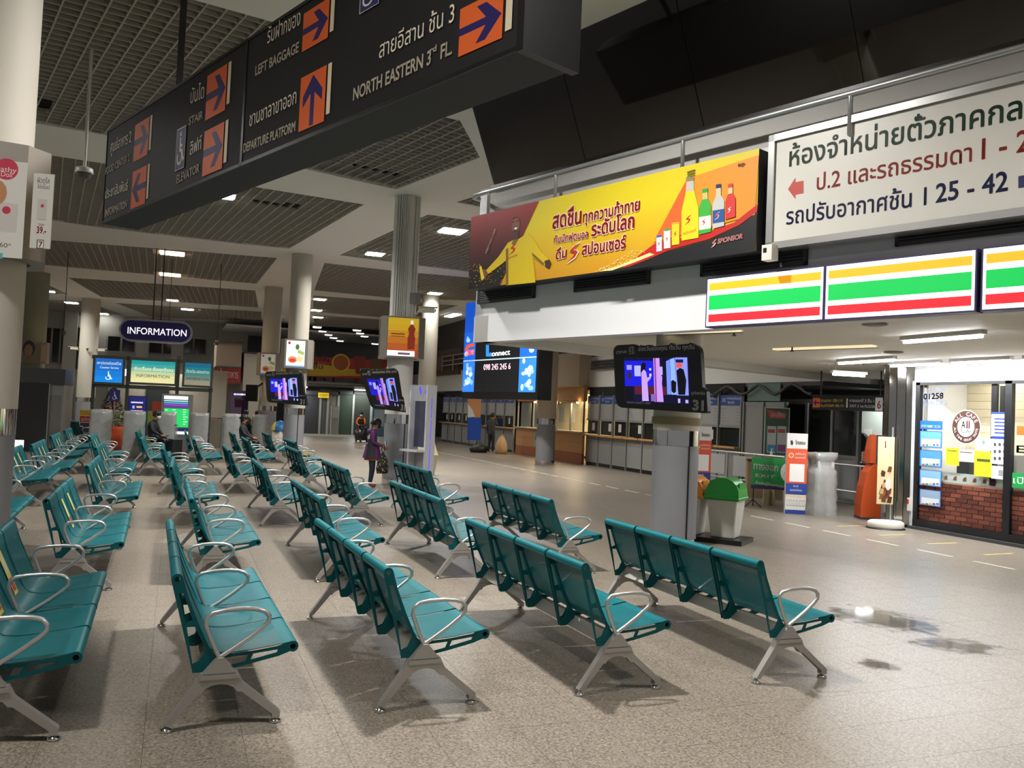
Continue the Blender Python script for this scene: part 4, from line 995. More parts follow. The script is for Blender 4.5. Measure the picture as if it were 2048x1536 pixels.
# dentil course over the dado
sl(uL+.09, dt, uJ0, dt+.17, -.06, -.05, mat('ledge_grey', 'b9c4bd', .7), 'ledge')
u = uL+.2
while u < uJ0-.1:
    o = MB().add([SH.pt(u, dt+.05, -.045), SH.pt(u+.07, dt+.05, -.045), SH.pt(u+.07, dt+.12, -.045), SH.pt(u+.02, dt+.10, -.045)], [(0,1,2,3)], BRK[1]).build('dentil', fix=False); adopt(shop, [o]); u += .19
# lit interior: cream plank wall, counter
PLK = mat('cream_planks', 'efe3c2', .6, var=.04, vs=8)
sw = thing('shop_interior_wall', 'cream horizontal plank wall glowing inside the shop', 'wall panel', (SX+1.25, 10.2, 0))
z = .9
while z < 2.85: MB().box((0, 0, z-0+.07), (.04, 5.6, .138), PLK).build('plank', sw); z += .142
sc_ = thing('shop_counter', 'pale counter with machines behind the shop glass', 'counter', (SX+.75, 10.2, 0))
MB().box((0, .1, .5), (.5, 2.7, 1.0), mat('counter_white', 'cfd0cc', .5)).build('body', sc_)
for k, (y, h_, c) in enumerate(((1.0,.35,'3a3a3c'), (.45,.25,'c9cacb'), (.1,.4,'8d8f90'), (-.5,.3,'d8d4cc'), (-.9,.38,'56585a'))): MB().box((0, y, 1.0+h_/2), (.3,.26,h_), mat('appliance_%s' % c, c, .35)).build('appliance', sc_)
struct(MB().box((SX+2.0, 8.9, 1.45), (.1, 6.2, 2.9), WHITEB).build('wall_shop_back')); struct(MB().box((SX+1.0, 11.75, 1.45), (2.0, .1, 2.9), WHITEB).build('wall_shop_side'))
for y in (8.0, 9.4, 10.8): area('shop_interior_light', (SX+.7, y, 2.85), .9, 12, (1, .97, .88), sy=.2)
# notices on the glass
ar = Art(SH, .004)
for (x0,y0,x1,y1,c1,c2) in ((1839,841,1885,860,'1c5fb0','57a5d8'), (1840,861,1884,897,'5f9ccf','e9ecf0'), (1840,899,1884,936,'4d8fc9','b9d6ea'), (1840,938,1883,975,'7fb0d4','dfe6ea'), (1840,977,1882,1015,'8fa8c4','d6dbe0')):
    ar.rect(x0,y0,x1,y1,flat('24539a')); ar.rect(x0+1.5,y0+1.5,x1-1.5,y1-1.5,flat(c1)); ar.rect(x0+4,y0+(y1-y0)*.45,x1-4,y1-4,flat(c2))
    for k in range(5): ar.rect(x0+5+k*7, y1-9, x0+10+k*7, y1-5, flat(('c0503c','3c8a4c','d8a838','3a5aa8','8a4a8a')[k]))
    ar.cut('poster')
for (x0,y0,x1,y1,c) in ((1893,895,1919,932,'f2ee2a'), (1950,902,1984,955,'f2ee2a'), (1919,899,1949,925,'e6e8e6'), (1952,876,1984,902,'dfe6ea'), (1984,824,2019,875,'e4e6ee'), (1984,877,2017,930,'e9eaee'), (1984,931,2016,960,'d9dadd')): ar.rect(x0,y0,x1,y1,flat(c)); ar.cut('notice')
for k in range(5): ar.rect(1990, 836+k*7, 2014, 840+k*7, flat('2a3f8f'))
ar.rect(1984,824,2019,829,flat('2a3f9f')); ar.rect(1984,872,2018,879,flat('2a3f9f'))
for i in range(3):
    for j in range(3): ar.disc(*sv(1991+i*9.5, 889+j*14), .025, .03, flat('4a4a52'), 10)
ar.rect(1955,917,1981,924,flat('4a5a2a')); ar.rect(1896,900,1915,903,flat('6a6a1a')); ar.rect(1921,903,1946,906,flat('3a3a44')); ar.disc(*sv(1968,884), .03, .03, flat('6f9ad0'), 12); ar.rect(1998,940,2006,951,flat('9a9a9e')); ar.cut('notice_print')
ar.ptext('01258', 1848, 799, 1888, 797, 11, flat('1a4a98'), .03); ar.ptext('สาขา อีซี่ 0080', 1858, 782, 1894, 780, 4, flat('3a5a8a')); ar.ptext('หมอชิต 2 จุด 3', 1848, 810, 1895, 809, 6, flat('3a5aa0'))
# round cafe roundel with lettering set on a circle
cu_, cv_ = sv(1933, 854); R_ = abs(sv(1963, 854)[0]-cu_)*1.0
ar.disc(cu_, cv_, R_, R_, flat('e9e4de'), 32); ar.disc(cu_, cv_, R_*.95, R_*.95, flat('4a2a22'), 32); ar.disc(cu_, cv_, R_*.58, R_*.58, flat('efece6'), 28); ar.cut('cafe_roundel')
def arctext(txt, rad, a0, a1, h_, m, inward=False):
    n = len(txt)
    for i, ch in enumerate(txt):
        if ch == ' ': continue
        a = math.radians(a0+(a1-a0)*i/(n-1)); V, Fc = glyphs(ch, .015); xs = [p[0] for p in V]; mx_ = (min(xs)+max(xs))/2; s_ = h_/.68; o = ar.k+.0012
        cx_, cy_ = cu_+rad*math.sin(a), cv_+rad*math.cos(a); rot = -a if not inward else math.pi-a
        c_, s2 = math.cos(rot), math.sin(rot)
        ar.tx.append(MB().add([SH.pt(cx_+((p-mx_)*s_)*c_-(q_*s_-h_/2)*s2, cy_+((p-mx_)*s_)*s2+(q_*s_-h_/2)*c_, o) for p, q_ in V], Fc, m))
arctext('ALL CAFE', R_*.76, -62, 62, R_*.22, flat('efe9e2')); arctext('ALL TIME GREAT TASTE', R_*.76, 262, 98, R_*.14, flat('efe9e2'), True)
ar.text('A', cu_-R_*.32, cv_-R_*.08, cu_-R_*.02, R_*.42, flat('3a2a26'), None, .02); ar.text('ll', cu_+R_*.04, cv_-R_*.08, cu_+R_*.26, R_*.46, flat('c0302c'), None, .02); ar.text('Cafe', cu_-R_*.34, cv_-R_*.36, cu_+R_*.34, R_*.22, flat('4a3a36'), None, .01)
g0 = sv(2026, 945); ar.urect(g0[0], sv(2026,975)[1], g0[0]+1.2, g0[1], flat('1f9a4a')); ar.cut('green_sign_print'); ar.text('เปิดไหม', g0[0]+.02, sv(2026,966)[1], g0[0]+.7, .08, flat('e9efe6')); g1 = sv(2035, 852); ar.urect(g1[0], sv(2035,870)[1], g1[0]+.5, g1[1], flat('e8601f')); ar.cut('orange_print'); ar.text('Eb', sv(2034,905)[0], sv(2034,905)[1], sv(2034,905)[0]+.3, .11, flat('1f9a4a'), None, .02)
ar.done(shop)
sw_ = thing('wall_switch', 'small white switch box with a red button on the shop door jamb', 'switch', SH.pt(*sv(1821, 1022), .05)); adopt(sw_, [pslab(SH, 1818, 995, 1827, 1022, .05, .09, mat('white_plastic')).build('box'), pslab(SH, 1820, 998, 1825, 1008, .09, .095, flat('b8342a')).build('button')])
# fluorescent battens under the soffit
POLE = GREYP
TUBE = mat('fluorescent_tube', 'fbfcff', .4, emit=22)
def batten(P, Q, lab, pw, w_=.09):
    P, Q = np.array(P), np.array(Q); c_ = (P+Q)/2; L = float(np.linalg.norm(Q-P)); a = math.atan2(Q[1]-P[1], Q[0]-P[0])
    t = thing('fluorescent_batten', lab, 'light fitting', c_, a, 'fluorescent fittings under the soffit'); MB().box((0,0,.045), (L, w_, .05), RING).build('housing', t); MB().tube([(-L/2+.03,0,0), (L/2-.03,0,0)], .022, TUBE, 10).build('tube', t)
    if c_[2] < 2.8:
        for s_ in (-.4, .4): MB().tube([(L*s_,0,.06), (L*s_,0,2.94-c_[2])], .008, POLE, 6).build('hanger', t)
    if pw: area('batten_light', (0,0,-.03), L, pw, (.96, .98, 1), sy=.08, parent=t)
z = 2.86
batten(zp(1676,727,z), zp(1790,720,z), 'bright fluorescent tube left of the mirror column', 30); batten(zp(1663,748,2.7), zp(1732,752,2.7), 'lower fluorescent tube above the black exit sign', 26)
for k, y in enumerate((11.2, 9.9, 8.6)): batten((11.75, y-.55, z), (11.75, y+.55, z), ('fluorescent tube over the shop door, farthest of three','fluorescent tube over the shop door, middle of three','fluorescent tube over the shop door, nearest of three')[k], 45)
batten((8.6, 7.2, z), (8.6, 8.4, z), 'slim fluorescent fitting in the soffit nearest the striped signs', 26)
def slot(a, b, lab):
    P, Q = zp(*a, 2.92), zp(*b, 2.92); c_ = (P+Q)/2; v_ = Q-P; t = thing('ceiling_slot', lab, 'ceiling recess', c_, math.atan2(v_[1], v_[0])); MB().box((0,0,0), (float(np.linalg.norm(v_)), .22, .03), mat('slot_lit', 'f0dfb4', .5, emit=.7)).build('trim', t); MB().box((0,.08,-.005), (float(np.linalg.norm(v_)), .07, .03), DGREY).build('shadow_gap', t)
slot((1553,699), (1750,692), 'long recessed light slot in the soffit'); slot((1325,666), (1480,661), 'amber light slot just behind the white fascia edge')
for a, lab in (((1468,672),'sprinkler head in the soffit near the fascia'), ((1584,703),'sprinkler head in the soffit beside the long slot')):
    P = zp(*a, 2.86); t = thing('sprinkler', lab, 'sprinkler', P); MB().lathe([(.012,.07), (.012,.02), (.03,.01), (.03,0)], DGREY, 8).build('head', t)
for a, lab in (((1750,652),'round smoke detector in the soffit behind the middle striped sign'), ((1787,707),'round ceiling speaker above the mirror column')):
    P = zp(*a, 2.9); t = thing('ceiling_disc', lab, 'smoke detector', P); MB().lathe([(.14,.03), (.14,.01), (.09,0)], GREYP, 16).build('cover', t)
# mirror column at the shop corner
mc = thing('mirror_column', 'mirror-clad column at the corner of the shop', 'column', (12.40, 12.05, 0))
n = 14; ps_ = [(.33*math.cos(2*math.pi*i/n), .33*math.sin(2*math.pi*i/n)) for i in range(n)]
for i in range(n):
    a, b = Vector(ps_[i]), Vector(ps_[(i+1) % n]); c_ = (a+b)/2; k = .47
    MB().box((0,0,1.46), ((b-a).length*.96, .02, 2.92), mat('mirror_strip', 'a9a8a2', .09, 1, var=.1, vs=3)).build('mirror_strip', mc).matrix_basis = Matrix.Translation((c_.x, c_.y, 0)) @ Matrix.Rotation(math.atan2((b-a).y, (b-a).x), 4, 'Z')
MB().lathe([(.31,0), (.31,2.92)], DGREY, n).build('core', mc)
# banner flag on a round water base
P = zp(1771, 1057); fl = thing('banner_stand', 'tall cream and brown flag banner on a white water base', 'banner stand', (P[0], P[1], 0), math.radians(-21))
MB().lathe([(0,.0), (.29,.0), (.31,.03), (.31,.11), (.27,.14), (.06,.145)], mat('base_white', 'dcd8cc', .45), 24, sx=1, sy=.75).build('base', fl)
MB().lathe([(.0,-.001), (.34,-.001), (.34,.012), (0,.012)], BLACK, 24, sx=1, sy=.75).build('floor_mat', fl)
MB().tube([(.08,0,.1), (.08,0,1.78)], .014, STEEL).build('pole', fl)
BP = Pl((P[0]+.0, P[1]-.02, 0), 111)
A0 = Art(BP, 0); 
adopt(fl, [pslab(BP, 1757, 873, 1786, 1009, -.012, -.001, mat('banner_cloth', 'd8c79c', .8, var=.05)).build('flag')])
for k in range(26):
    sp_ = random.Random(k); x = sp_.uniform(1760,1780); y = sp_.uniform(938,1003); s_ = sp_.uniform(2,6); A0.poly([(x-s_,y+s_),(x+s_*.6,y+s_*1.2),(x+s_,y-s_),(x-s_*.4,y-s_*1.3)], flat(sp_.choice(('4a2a1c','6a3a24','8a5a34','caa06a','3a2018'))))
A0.disc(*BP.uv(1776,968), .05, .11, flat('d9d6d2'), 14); A0.poly([(1770,882),(1772,882),(1772,896),(1770,896)], flat('6a4a30')); A0.cut('print'); A0.done(fl)
# orange kiosk cabinet with a curved side
P = zp(1745, 1040); OC = Pl((P[0], P[1], 0), 118); O1, O2 = flat('cc5524'), flat('4a4a4a')
oc = thing('orange_kiosk', 'orange and grey kiosk cabinet with a curved front behind the banner', 'kiosk', OC.pt(*OC.uv(1745,1040)))
cv1 = [(1721,1037),(1722,1010),(1727,975),(1735,945),(1748,928),(1760,928),(1772,930),(1770,1037)]
m_ = MB(); m_.prism([OC.uv(*p) for p in cv1], lambda a, b, h: tuple(OC.pt(a, b, -h)), .45, O1); q2 = [(1741,926),(1742,900),(1746,880),(1752,870),(1757,870),(1757,928)]
adopt(oc, [m_.build('lower_body'), MB().prism([OC.uv(*p) for p in q2], lambda a, b, h: tuple(OC.pt(a, b, -h)), .4, O1).build('upper_body'), pslab(OC, 1753, 870, 1763, 928, -.42, .01, O2).build('side_panel'), pslab(OC, 1721, 1034, 1770, 1042, -.45, .01, DGREY).build('plinth')])
# standee (thaichana) and its twin behind the column; the code is left blank
def standee(pl, x0, y0, x1, y1, lab, depth=.12):
    a, b = pl.uv(x0, y0), pl.uv(x1, y1); u0, u1, v0, v1 = a[0], b[0], 0, a[1]; t = thing('standee', lab, 'display stand', pl.pt((u0+u1)/2, 0), 0, 'check-in standees')
    adopt(t, [slab(pl, u0, 0, u1, v1, -depth, 0, mat('card_white', 'd9d5cd')).build('board')]); A = Art(pl, .001); H = v1; W = u1-u0
    R = lambda a_, b_, c_, d_, m: A.urect(u0+W*a_, H*b_, u0+W*c_, H*d_, m)
    R(0,.38,1,.81,flat('d9532f')); R(0,.24,1,.38,flat('24408f')); R(0,0,1,.05,flat('24408f')); R(.16,.40,.88,.62,flat('e9e6e0')); A.cut('print_field')
    for k in range(6): R(.06+k*.155,.10,.15+k*.155,.17,flat('3a3f52')); R(.07+k*.155,.105,.14+k*.155,.165,flat('dcdad4'))
    for k in range(6): A.disc(u0+W*(.08+k*.17), H*.225, W*.07, W*.06, flat('e8c890'), 10)
    A.cut('phone_icons'); A.disc(u0+W*.22, H*.725, W*.13, W*.13, flat('e9d0a0'), 14); A.disc(u0+W*.22, H*.725, W*.1, W*.1, flat('d9602f'), 5); A.cut('badge'); A.poly([(u0+W*.18,H*.86),(u0+W*.26,H*.85),(u0+W*.30,H*.88),(u0+W*.24,H*.915),(u0+W*.16,H*.905)], flat('232a4a'), True); A.cut('logo_print')
    A.text('ไทยชนะ', u0+W*.40, H*.865, u0+W*.9, H*.035, flat('2a2f45'), None, .02); A.text('จุดเช็คอินร้าน', u0+W*.4, H*.735, u0+W*.92, H*.02, flat('efe6dc')); A.text('และสถานที่', u0+W*.4, H*.69, u0+W*.9, H*.02, flat('efe6dc')); A.text('วิธีการใช้', u0+W*.35, H*.335, u0+W*.6, H*.016, flat('e6e6ee')); A.text('แพลตฟอร์มไทยชนะ', u0+W*.2, H*.285, u0+W*.8, H*.018, flat('e6e6ee')); A.done(t); return t
P = zp(1590, 1028); standee(Pl((P[0], P[1], 0), 118), 1575, 866, 1611, 1030, 'white and orange check-in standee in front of the green exit board')
P = zp(1404, 1001); standee(Pl((P[0], P[1], 0), 118), 1390, 852, 1419, 1000, 'orange check-in standee half hidden behind the thick column', .08)
# plastic-wrapped figure
FILM = mat('plastic_film', 'a9aaa6', .25, alpha=.8, var=.2, vs=7, bump=.7)
def wrapped(P, w_, d_, h_, lab, seed, head=False):
    rnd = random.Random(seed); mb = MB(); rings = 14; n = 18; vs = []
    for i in range(rings+1):
        f = i/rings; s_ = 1.0 if not head else (1.0 if f < .72 else (.78 if f < .86 else 1.05)); s_ *= 1+(.12*(1-f) if head else 0); 
        for j in range(n):
            t = 2*math.pi*j/n; k = 1+rnd.uniform(-.045,.045)+.05*math.sin(j*2.3+seed); cx_, cy_ = math.cos(t), math.sin(t); e = .55
            x = math.copysign(abs(cx_)**e, cx_)*w_/2*s_*k; y = math.copysign(abs(cy_)**e, cy_)*d_/2*s_*k; vs.append((x, y, h_*f*(1+(rnd.uniform(-.02,.02) if i else 0))))
    fs = [(i*n+j, i*n+(j+1) % n, (i+1)*n+(j+1) % n, (i+1)*n+j) for i in range(rings) for j in range(n)]; fs.append(tuple(range(rings*n, rings*n+n)))
    mb.add(vs, fs, FILM, True); t = thing('wrapped_stand', lab, 'wrapped stand', (P[0], P[1], 0), 0, 'machines wrapped in plastic film')
    mb.build('plastic_wrap', t); MB().box((0,0,h_*.46), (w_*.78, d_*.7, h_*.9), mat('wrapped_body', 'b3b3ae', .6, var=.15, vs=5)).build('body', t); return t
P = zp(1646, 1032); wrapped((P[0]+.05, P[1]+.15), .52, .4, 1.22, 'tall stand wrapped in crinkled clear plastic beside the check-in standee', 2, True)
P = zp(1622, 1025); wrapped((P[0]+.25, P[1]+.55), .35, .3, 1.18, 'second plastic-wrapped stand half hidden behind the check-in standee', 3, True)
# green exit board, easel leg boards, hand gel, table
P = zp(1530, 1018); EP = Pl((P[0], P[1]+.3, 0), 122)
ex = thing('exit_board', 'green Thai EXIT board on black trestle feet', 'sign board', EP.pt(EP.uv(1535, 975)[0], 0))
a, b = EP.uv(1504, 914), EP.uv(1578, 978)
parts = [slab(EP, a[0], b[1]+.05, b[0], a[1], -.04, 0, flat('1f8a44')).build('board'), slab(EP, a[0], b[1]-.03, b[0], b[1]+.05, -.04, .001, flat('2a2450')).build('lower_strip')]
u_ = a[0]+.05; parts.append(MB().tube([tuple(EP.pt(u_,b[1],-.02)), tuple(EP.pt(u_,.02,-.02))], .012, BLACK).build('trestle_post'))
for s_ in (-1, 1): parts.append(MB().tube([tuple(EP.pt(u_,.16,-.02)), tuple(EP.pt(u_+.16*s_,.01,.05))], .012, BLACK).build('trestle_foot'))
adopt(ex, parts); ar = Art(EP, .002); ar.disc(*EP.uv(1578,945), .17, .21, flat('e4e8e2'), 24); ar.poly([(1569,945),(1575,938),(1577,941),(1572,948),(1577,950),(1570,954)], flat('1f8a44')); ar.cut('white_roundel'); ar.ptext('ทางออก', 1507, 938, 1556, 943, 11, flat('eef0ea'), .02); ar.ptext('EXIT', 1511, 953, 1550, 957, 6, flat('eef0ea'), .02); ar.ptext('สำหรับผู้โดยสารออก', 1511, 967, 1570, 976, 4, flat('d8d8e2')); ar.done(ex)
P = zp(1540, 1000); tb = thing('folding_table', 'plain table with cardboard sheets behind the EXIT board', 'table', (P[0]+.2, P[1]+.4, 0), math.radians(-28))
MB().box((0,0,.93), (1.05,.45,.04), mat('card_tan', 'b8a98c', .8, var=.1)).build('table_top', tb); MB().box((.0,.1,.45), (.9,.3,.9), mat('cardboard', '8f7a5c', .9, var=.15)).build('box_base', tb)
bt = thing('gel_bottle', 'small white pump bottle of hand gel on the table', 'bottle', (P[0]+.22, P[1]+.28, .95)); MB().lathe([(.0,0), (.035,0), (.035,.13), (.015,.16), (.012,.2), (.02,.21), (.02,.225), (0,.225)], mat('white_plastic'), 14).build('body', bt); MB().tube([(0,0,.21), (.05,0,.215)], .007, mat('white_plastic'), 6).build('nozzle', bt)
PE = Pl((P[0]+.2, P[1]+.85, 0), 122); ga = thing('green_poster', 'green advert board with two spray tubes behind the table', 'advert board', PE.pt(PE.uv(1553, 905)[0], .95)); 
adopt(ga, [slab(PE, PE.uv(1530,814)[0], 0, PE.uv(1577,912)[0], PE.uv(1530,814)[1], -.03, 0, flat('c9ccc4')).build('board')]); ar = Art(PE, .001); ar.rect(1531.5,816,1575.5,911,flat('1d4a2c')); ar.poly([(1534,819),(1573,826),(1569,838),(1540,836)], flat('b8302c')); ar.cut('print_field'); ar.ptext('โปะเชียน', 1541, 833, 1570, 834, 7, flat('e9e2da'), .02)
for x, c in ((1543,'3a86b4'), (1563,'7a2a7a')): ar.rect(x-8,852,x+8,906,flat('b9bdb8')); ar.rect(x-8,889,x+8,904,flat(c)); ar.rect(x-7,858,x+7,866,flat('a83a38')); ar.cut('tube_print')
ar.done(ga)
for k, (x0, x1, rz) in enumerate(((1531,1540,4), (1541,1557,-6))):
    q0 = zp(x0, 1010); tag(MB().box((0,0,.28), (.12+.1*k,.03,.56), mat('card_tan')).build('card_sheet'), ('narrow leaning card sheet under the EXIT board','wide leaning card sheet under the EXIT board')[k], 'card sheet'); o = COL.objects[-1]; o.location = (q0[0], q0[1], 0); o.rotation_euler = (math.radians(-8), math.radians(rz), math.radians(-25))
# stainless barrier rails
br = thing('barrier_rail', 'stainless barrier rail in front of the ticket windows', 'barrier', (13.0, 17.6, 0))
for y in (-1.6,-.5,.6,1.7): MB().tube([(0,y,0), (0,y,1.0)], .03, STEEL).build('post', br)
MB().tube([(0,-1.6,1.0), (0,1.7,1.0)], .03, STEEL).build('rail', br); MB().tube([(0,-1.6,.35), (0,1.7,.35)], .02, STEEL).build('lower_rail', br); MB().box((.0,-.1,.68), (.01,.9,.5), mat('rail_infill', 'a9aaa8', .4)).build('infill_panel', br); MB().box((0,1.15,.68), (.01,.9,.5), MATS['rail_infill']).build('infill_panel', br)
br = thing('barrier_rail', 'stainless barrier rail beside the wrapped stands at the exit', 'barrier', (13.3, 13.6, 0))
for y in (-.9,.4,1.6): MB().tube([(0,y,0), (0,y,.95)], .025, STEEL).build('post', br)
for z in (.95,.4): MB().tube([(0,-.9,z), (0,1.6,z)], .025, STEEL).build('rail', br)
# black exit sign under the soffit
P = zp(1700, 822, 2.3) if False else None
XP = Pl((13.2, 14.0, 0), 150)
xs = thing('exit_sign', 'black hanging sign pointing left to platforms, with a white 6 card', 'hanging sign', XP.pt(*XP.uv(1700, 820)))
adopt(xs, [pslab(XP, 1624, 789, 1785, 824, -.1, 0, SIGNK).build('body'), MB().tube([tuple(XP.pt(*XP.uv(1640,789),-.05)), tuple(XP.pt(XP.uv(1640,789)[0],2.93,-.05))], .015, BLACK).build('hanger'), MB().tube([tuple(XP.pt(*XP.uv(1760,792),-.05)), tuple(XP.pt(XP.uv(1760,792)[0],2.93,-.05))], .015, BLACK).build('hanger')])
ar = Art(XP, .001); ar.rect(1626,796,1640,815,flat('d8602f')); ar.poly([(1627,805),(1632,799),(1633,801),(1631,804),(1639,804),(1639,807),(1631,807),(1633,811),(1631,812)], NAVY); ar.cut('arrow_square'); ar.rect(1693,797,1695,815,flat('d8d4c8')); ar.cut('divider_bar')
ar.ptext('ชานชาลา 108-114', 1642, 804, 1685, 804, 5, flat('c9b24a')); ar.ptext('PLATFORM 108-114', 1642, 814, 1687, 814, 5, flat('d0b23a')); ar.ptext('ทางออกที่ 3 ชั้น 1', 1699, 804, 1748, 805, 5, flat('d8d4c8')); ar.ptext('EXIT 3 1st FLOOR', 1700, 814, 1750, 816, 5, flat('d8d4c8')); ar.rect(1751,795,1765,822,flat('e2e0dc')); ar.cut('number_card'); ar.ptext('6', 1754, 817, 1762, 817, 15, flat('c9403a'), .02); ar.done(xs)
# bins
def bin_(P, col, lab, rz=0):
    t = thing('litter_bin', lab, 'bin', (P[0], P[1], .07), rz, 'domed litter bins'); BODY = mat('bin_body', 'cfcfc4', .4, var=.1, vs=3); LID = mat('bin_lid_'+col, col, .3, coat=.3)
    a, b = .17, .225; h_ = .56
    m_ = MB(); p = [(s1*a, s2*a, 0) for s1, s2 in ((-1,-1),(1,-1),(1,1),(-1,1))]+[(s1*b, s2*b, h_) for s1, s2 in ((-1,-1),(1,-1),(1,1),(-1,1))]; m_.add(p, [(0,1,5,4),(1,2,6,5),(2,3,7,6),(3,0,4,7),(3,2,1,0)], BODY); o = m_.build('body', t); bv = o.modifiers.new('b','BEVEL'); bv.width = .02; bv.segments = 2
    m_ = MB(); n = 10; vs = []
    for i in range(n+1):
        th = math.pi*i/n; y = -math.cos(th)*.25; z = h_+.03+.28*math.sin(th)**.8
        for x in (-.25, .25): vs.append((x*(.90 if 0 < i < n else 1), y, z))
    m_.add(vs, [(2*i, 2*i+1, 2*i+3, 2*i+2) for i in range(n)], LID, True); L = [2*i for i in range(n+1)]; m_.add(vs, [tuple(L)], LID); m_.add(vs, [tuple(k+1 for k in reversed(L))], LID); m_.build('lid_dome', t)
    r_ = MB(); r_.box((0,0,h_+.012), (.52,.52,.05), LID); o = r_.build('lid_rim', t); bv = o.modifiers.new('b','BEVEL'); bv.width = .015
    MB().box((0,-.222,h_+.16), (.30,.02,.16), mat('bin_flap_'+col, col, .35)).build('flap', t); return t
P1 = zp(1462, 1088); P1 = (P1[0]+.05, P1[1]+.22); P2 = (P1[0]-.33, P1[1]+.42)
pb = tag(MB().box((0,0,.035), (.62,1.2,.07), BLACK).build('bin_plinth'), 'black rubber plinth under the two domed bins', 'plinth'); pb.location = ((P1[0]+P2[0])/2, (P1[1]+P2[1])/2, 0); pb.rotation_euler = (0, 0, math.radians(38))
bin_(P1, '1f9a35', 'translucent bin with a green domed lid', math.radians(38)); bin_(P2, 'e08a1f', 'translucent bin with an orange domed lid, behind the green one', math.radians(38))
# puddle
def water_material():
    m = bpy.data.materials.new('water_film'); m.use_nodes = True; nt = m.node_tree; b = nt.nodes['Principled BSDF']
    b.inputs['Base Color'].default_value = (*lin('564a3b'), 1); b.inputs['Roughness'].default_value = .06
    tc = nt.nodes.new('ShaderNodeTexCoord'); ln = nt.nodes.new('ShaderNodeVectorMath'); ln.operation = 'LENGTH'; nt.links.new(tc.outputs['Generated'], ln.inputs[0])
    mp = nt.nodes.new('ShaderNodeMapping'); mp.inputs['Location'].default_value = (-1, -1, 0); mp.inputs['Scale'].default_value = (2, 2, 0); nt.links.new(tc.outputs['Generated'], mp.inputs[0]); nt.links.new(mp.outputs[0], ln.inputs[0])
    g = nt.nodes.new('ShaderNodeNewGeometry'); nz = nt.nodes.new('ShaderNodeTexNoise'); nz.inputs['Scale'].default_value = 4.5; nz.inputs['Detail'].default_value = 8; nz.inputs['Roughness'].default_value = .65; nt.links.new(g.outputs['Position'], nz.inputs['Vector'])
    ad = nt.nodes.new('ShaderNodeMath'); ad.operation = 'MULTIPLY_ADD'; ad.inputs[1].default_value = -.55; nt.links.new(ln.outputs['Value'], ad.inputs[0]); nt.links.new(nz.outputs['Fac'], ad.inputs[2])
    mr = nt.nodes.new('ShaderNodeMapRange'); mr.inputs['From Min'].default_value = .12; mr.inputs['From Max'].default_value = .3; mr.inputs['To Max'].default_value = .36; nt.links.new(ad.outputs[0], mr.inputs['Value']); nt.links.new(mr.outputs[0], b.inputs['Alpha'])
    return m
PUD = water_material()
def puddle(px, py, rx, ry, rz, lab):                      # a film of water, its ragged edge drawn by the material
    q_ = zp(px, py); o = MB().lathe([(0,.0006), (rx*.5,.0006), (rx,.0006)], PUD, 40, sy=ry/rx).build('puddle', fix=False); o.location = (q_[0], q_[1], 0); o.rotation_euler = (0, 0, math.radians(rz)); tag(o, lab, 'puddle', 'wet patches on the floor')
puddle(1765, 1238, .62, .75, 10, 'largest wet patch on the floor right of the last front bench'); puddle(1755, 1330, .25, .2, 0, 'small wet patch below the largest one'); puddle(1915, 1292, .55, .35, -20, 'long wet patch reaching right along the floor')

# ================================================================== TICKET COUNTERS
BLUEH = mat('header_blue', '27407c', .5); BOARD = mat('board_white', '90918d', .5, var=.05); GLD = mat('ticket_glass', '20221f', .08); POSTG = mat('post_grey', '858683', .45, .3)
LOWG = mat('counter_grey', '84847f', .55, var=.04)
def ticket_window(y, lab, num=None, w_=.97, lit=False):
    t = thing('ticket_window', lab, 'ticket window', (CX, y, 0), 0, 'ticket windows along the right wall'); h2 = w_/2
    P = lambda z0, z1, o0, o1, m, nm, ya=-h2+.03, yb=h2-.03: MB().box(((o0+o1)/2, (ya+yb)/2, (z0+z1)/2), (abs(o1-o0), yb-ya, z1-z0), m).build(nm, t)
    P(.12,1.05,0,.05,LOWG,'lower_panel'); P(0,.12,.03,.08,BLACK,'plinth'); P(1.05,1.10,-.18,.1,WOOD,'shelf'); P(1.12,1.60,.06,.07,GLD,'glass_pane'); P(1.60,1.67,0,.06,POSTG,'transom'); P(1.67,2.2,.03,.05,BOARD,'price_board'); P(2.2,2.48,.02,.05,BLUEH,'header'); P(2.48,2.8,.08,.1,UNLIT,'top_panel')
    P(0,2.5,-.02,.06,POSTG,'post',-h2,-h2+.05); 
    pl = CW.moved(0); A = Art(Pl((CX+.02, y, 0), 180), .002)
    rnd = random.Random(int(y*10)); A.text(str(num) if num else '', -h2+.1, 2.3, -h2+.26, .09, flat('c9d2e0')) if num else None
    A.text('ตารางเดินรถ', -h2+.32, 2.36, h2-.1, .05, flat('c9d2e0')); A.text('จังหวัด', -.15, 2.25, .15, .05, flat('c9d2e0'))
    A.done(t)
    A = Art(Pl((CX+.03, y, 0), 180), .001)
    for k in range(5): A.urect(-h2+.08, 2.1-k*.085, -h2+rnd.uniform(.2,.3), 2.115-k*.085, flat('6a6a6a')); A.urect(h2-.3, 2.1-k*.085, h2-.12, 2.112-k*.085, flat('77706a'))
    A.cut('print_lines')
    if rnd.random() < .75: A.pl = Pl((CX+.06, y, 0), 180); u_ = rnd.uniform(-.25,.1); A.urect(u_, 1.25, u_+.2, 1.52, flat('c4c2ba')); A.cut('notice')
    A.done(t); return t
names = ['first','second','third','fourth','fifth','sixth','seventh','eighth','ninth','tenth','eleventh','twelfth']
for k in range(9): ticket_window(27.57-1.02*k, '%s ticket window right of the wood-panelled counter' % names[k], 24+k, 1.02)
for k in range(9): ticket_window(45.6-1.22*k, '%s ticket window from the far end, beyond the blue roll-up banner' % names[k], None, 1.2)
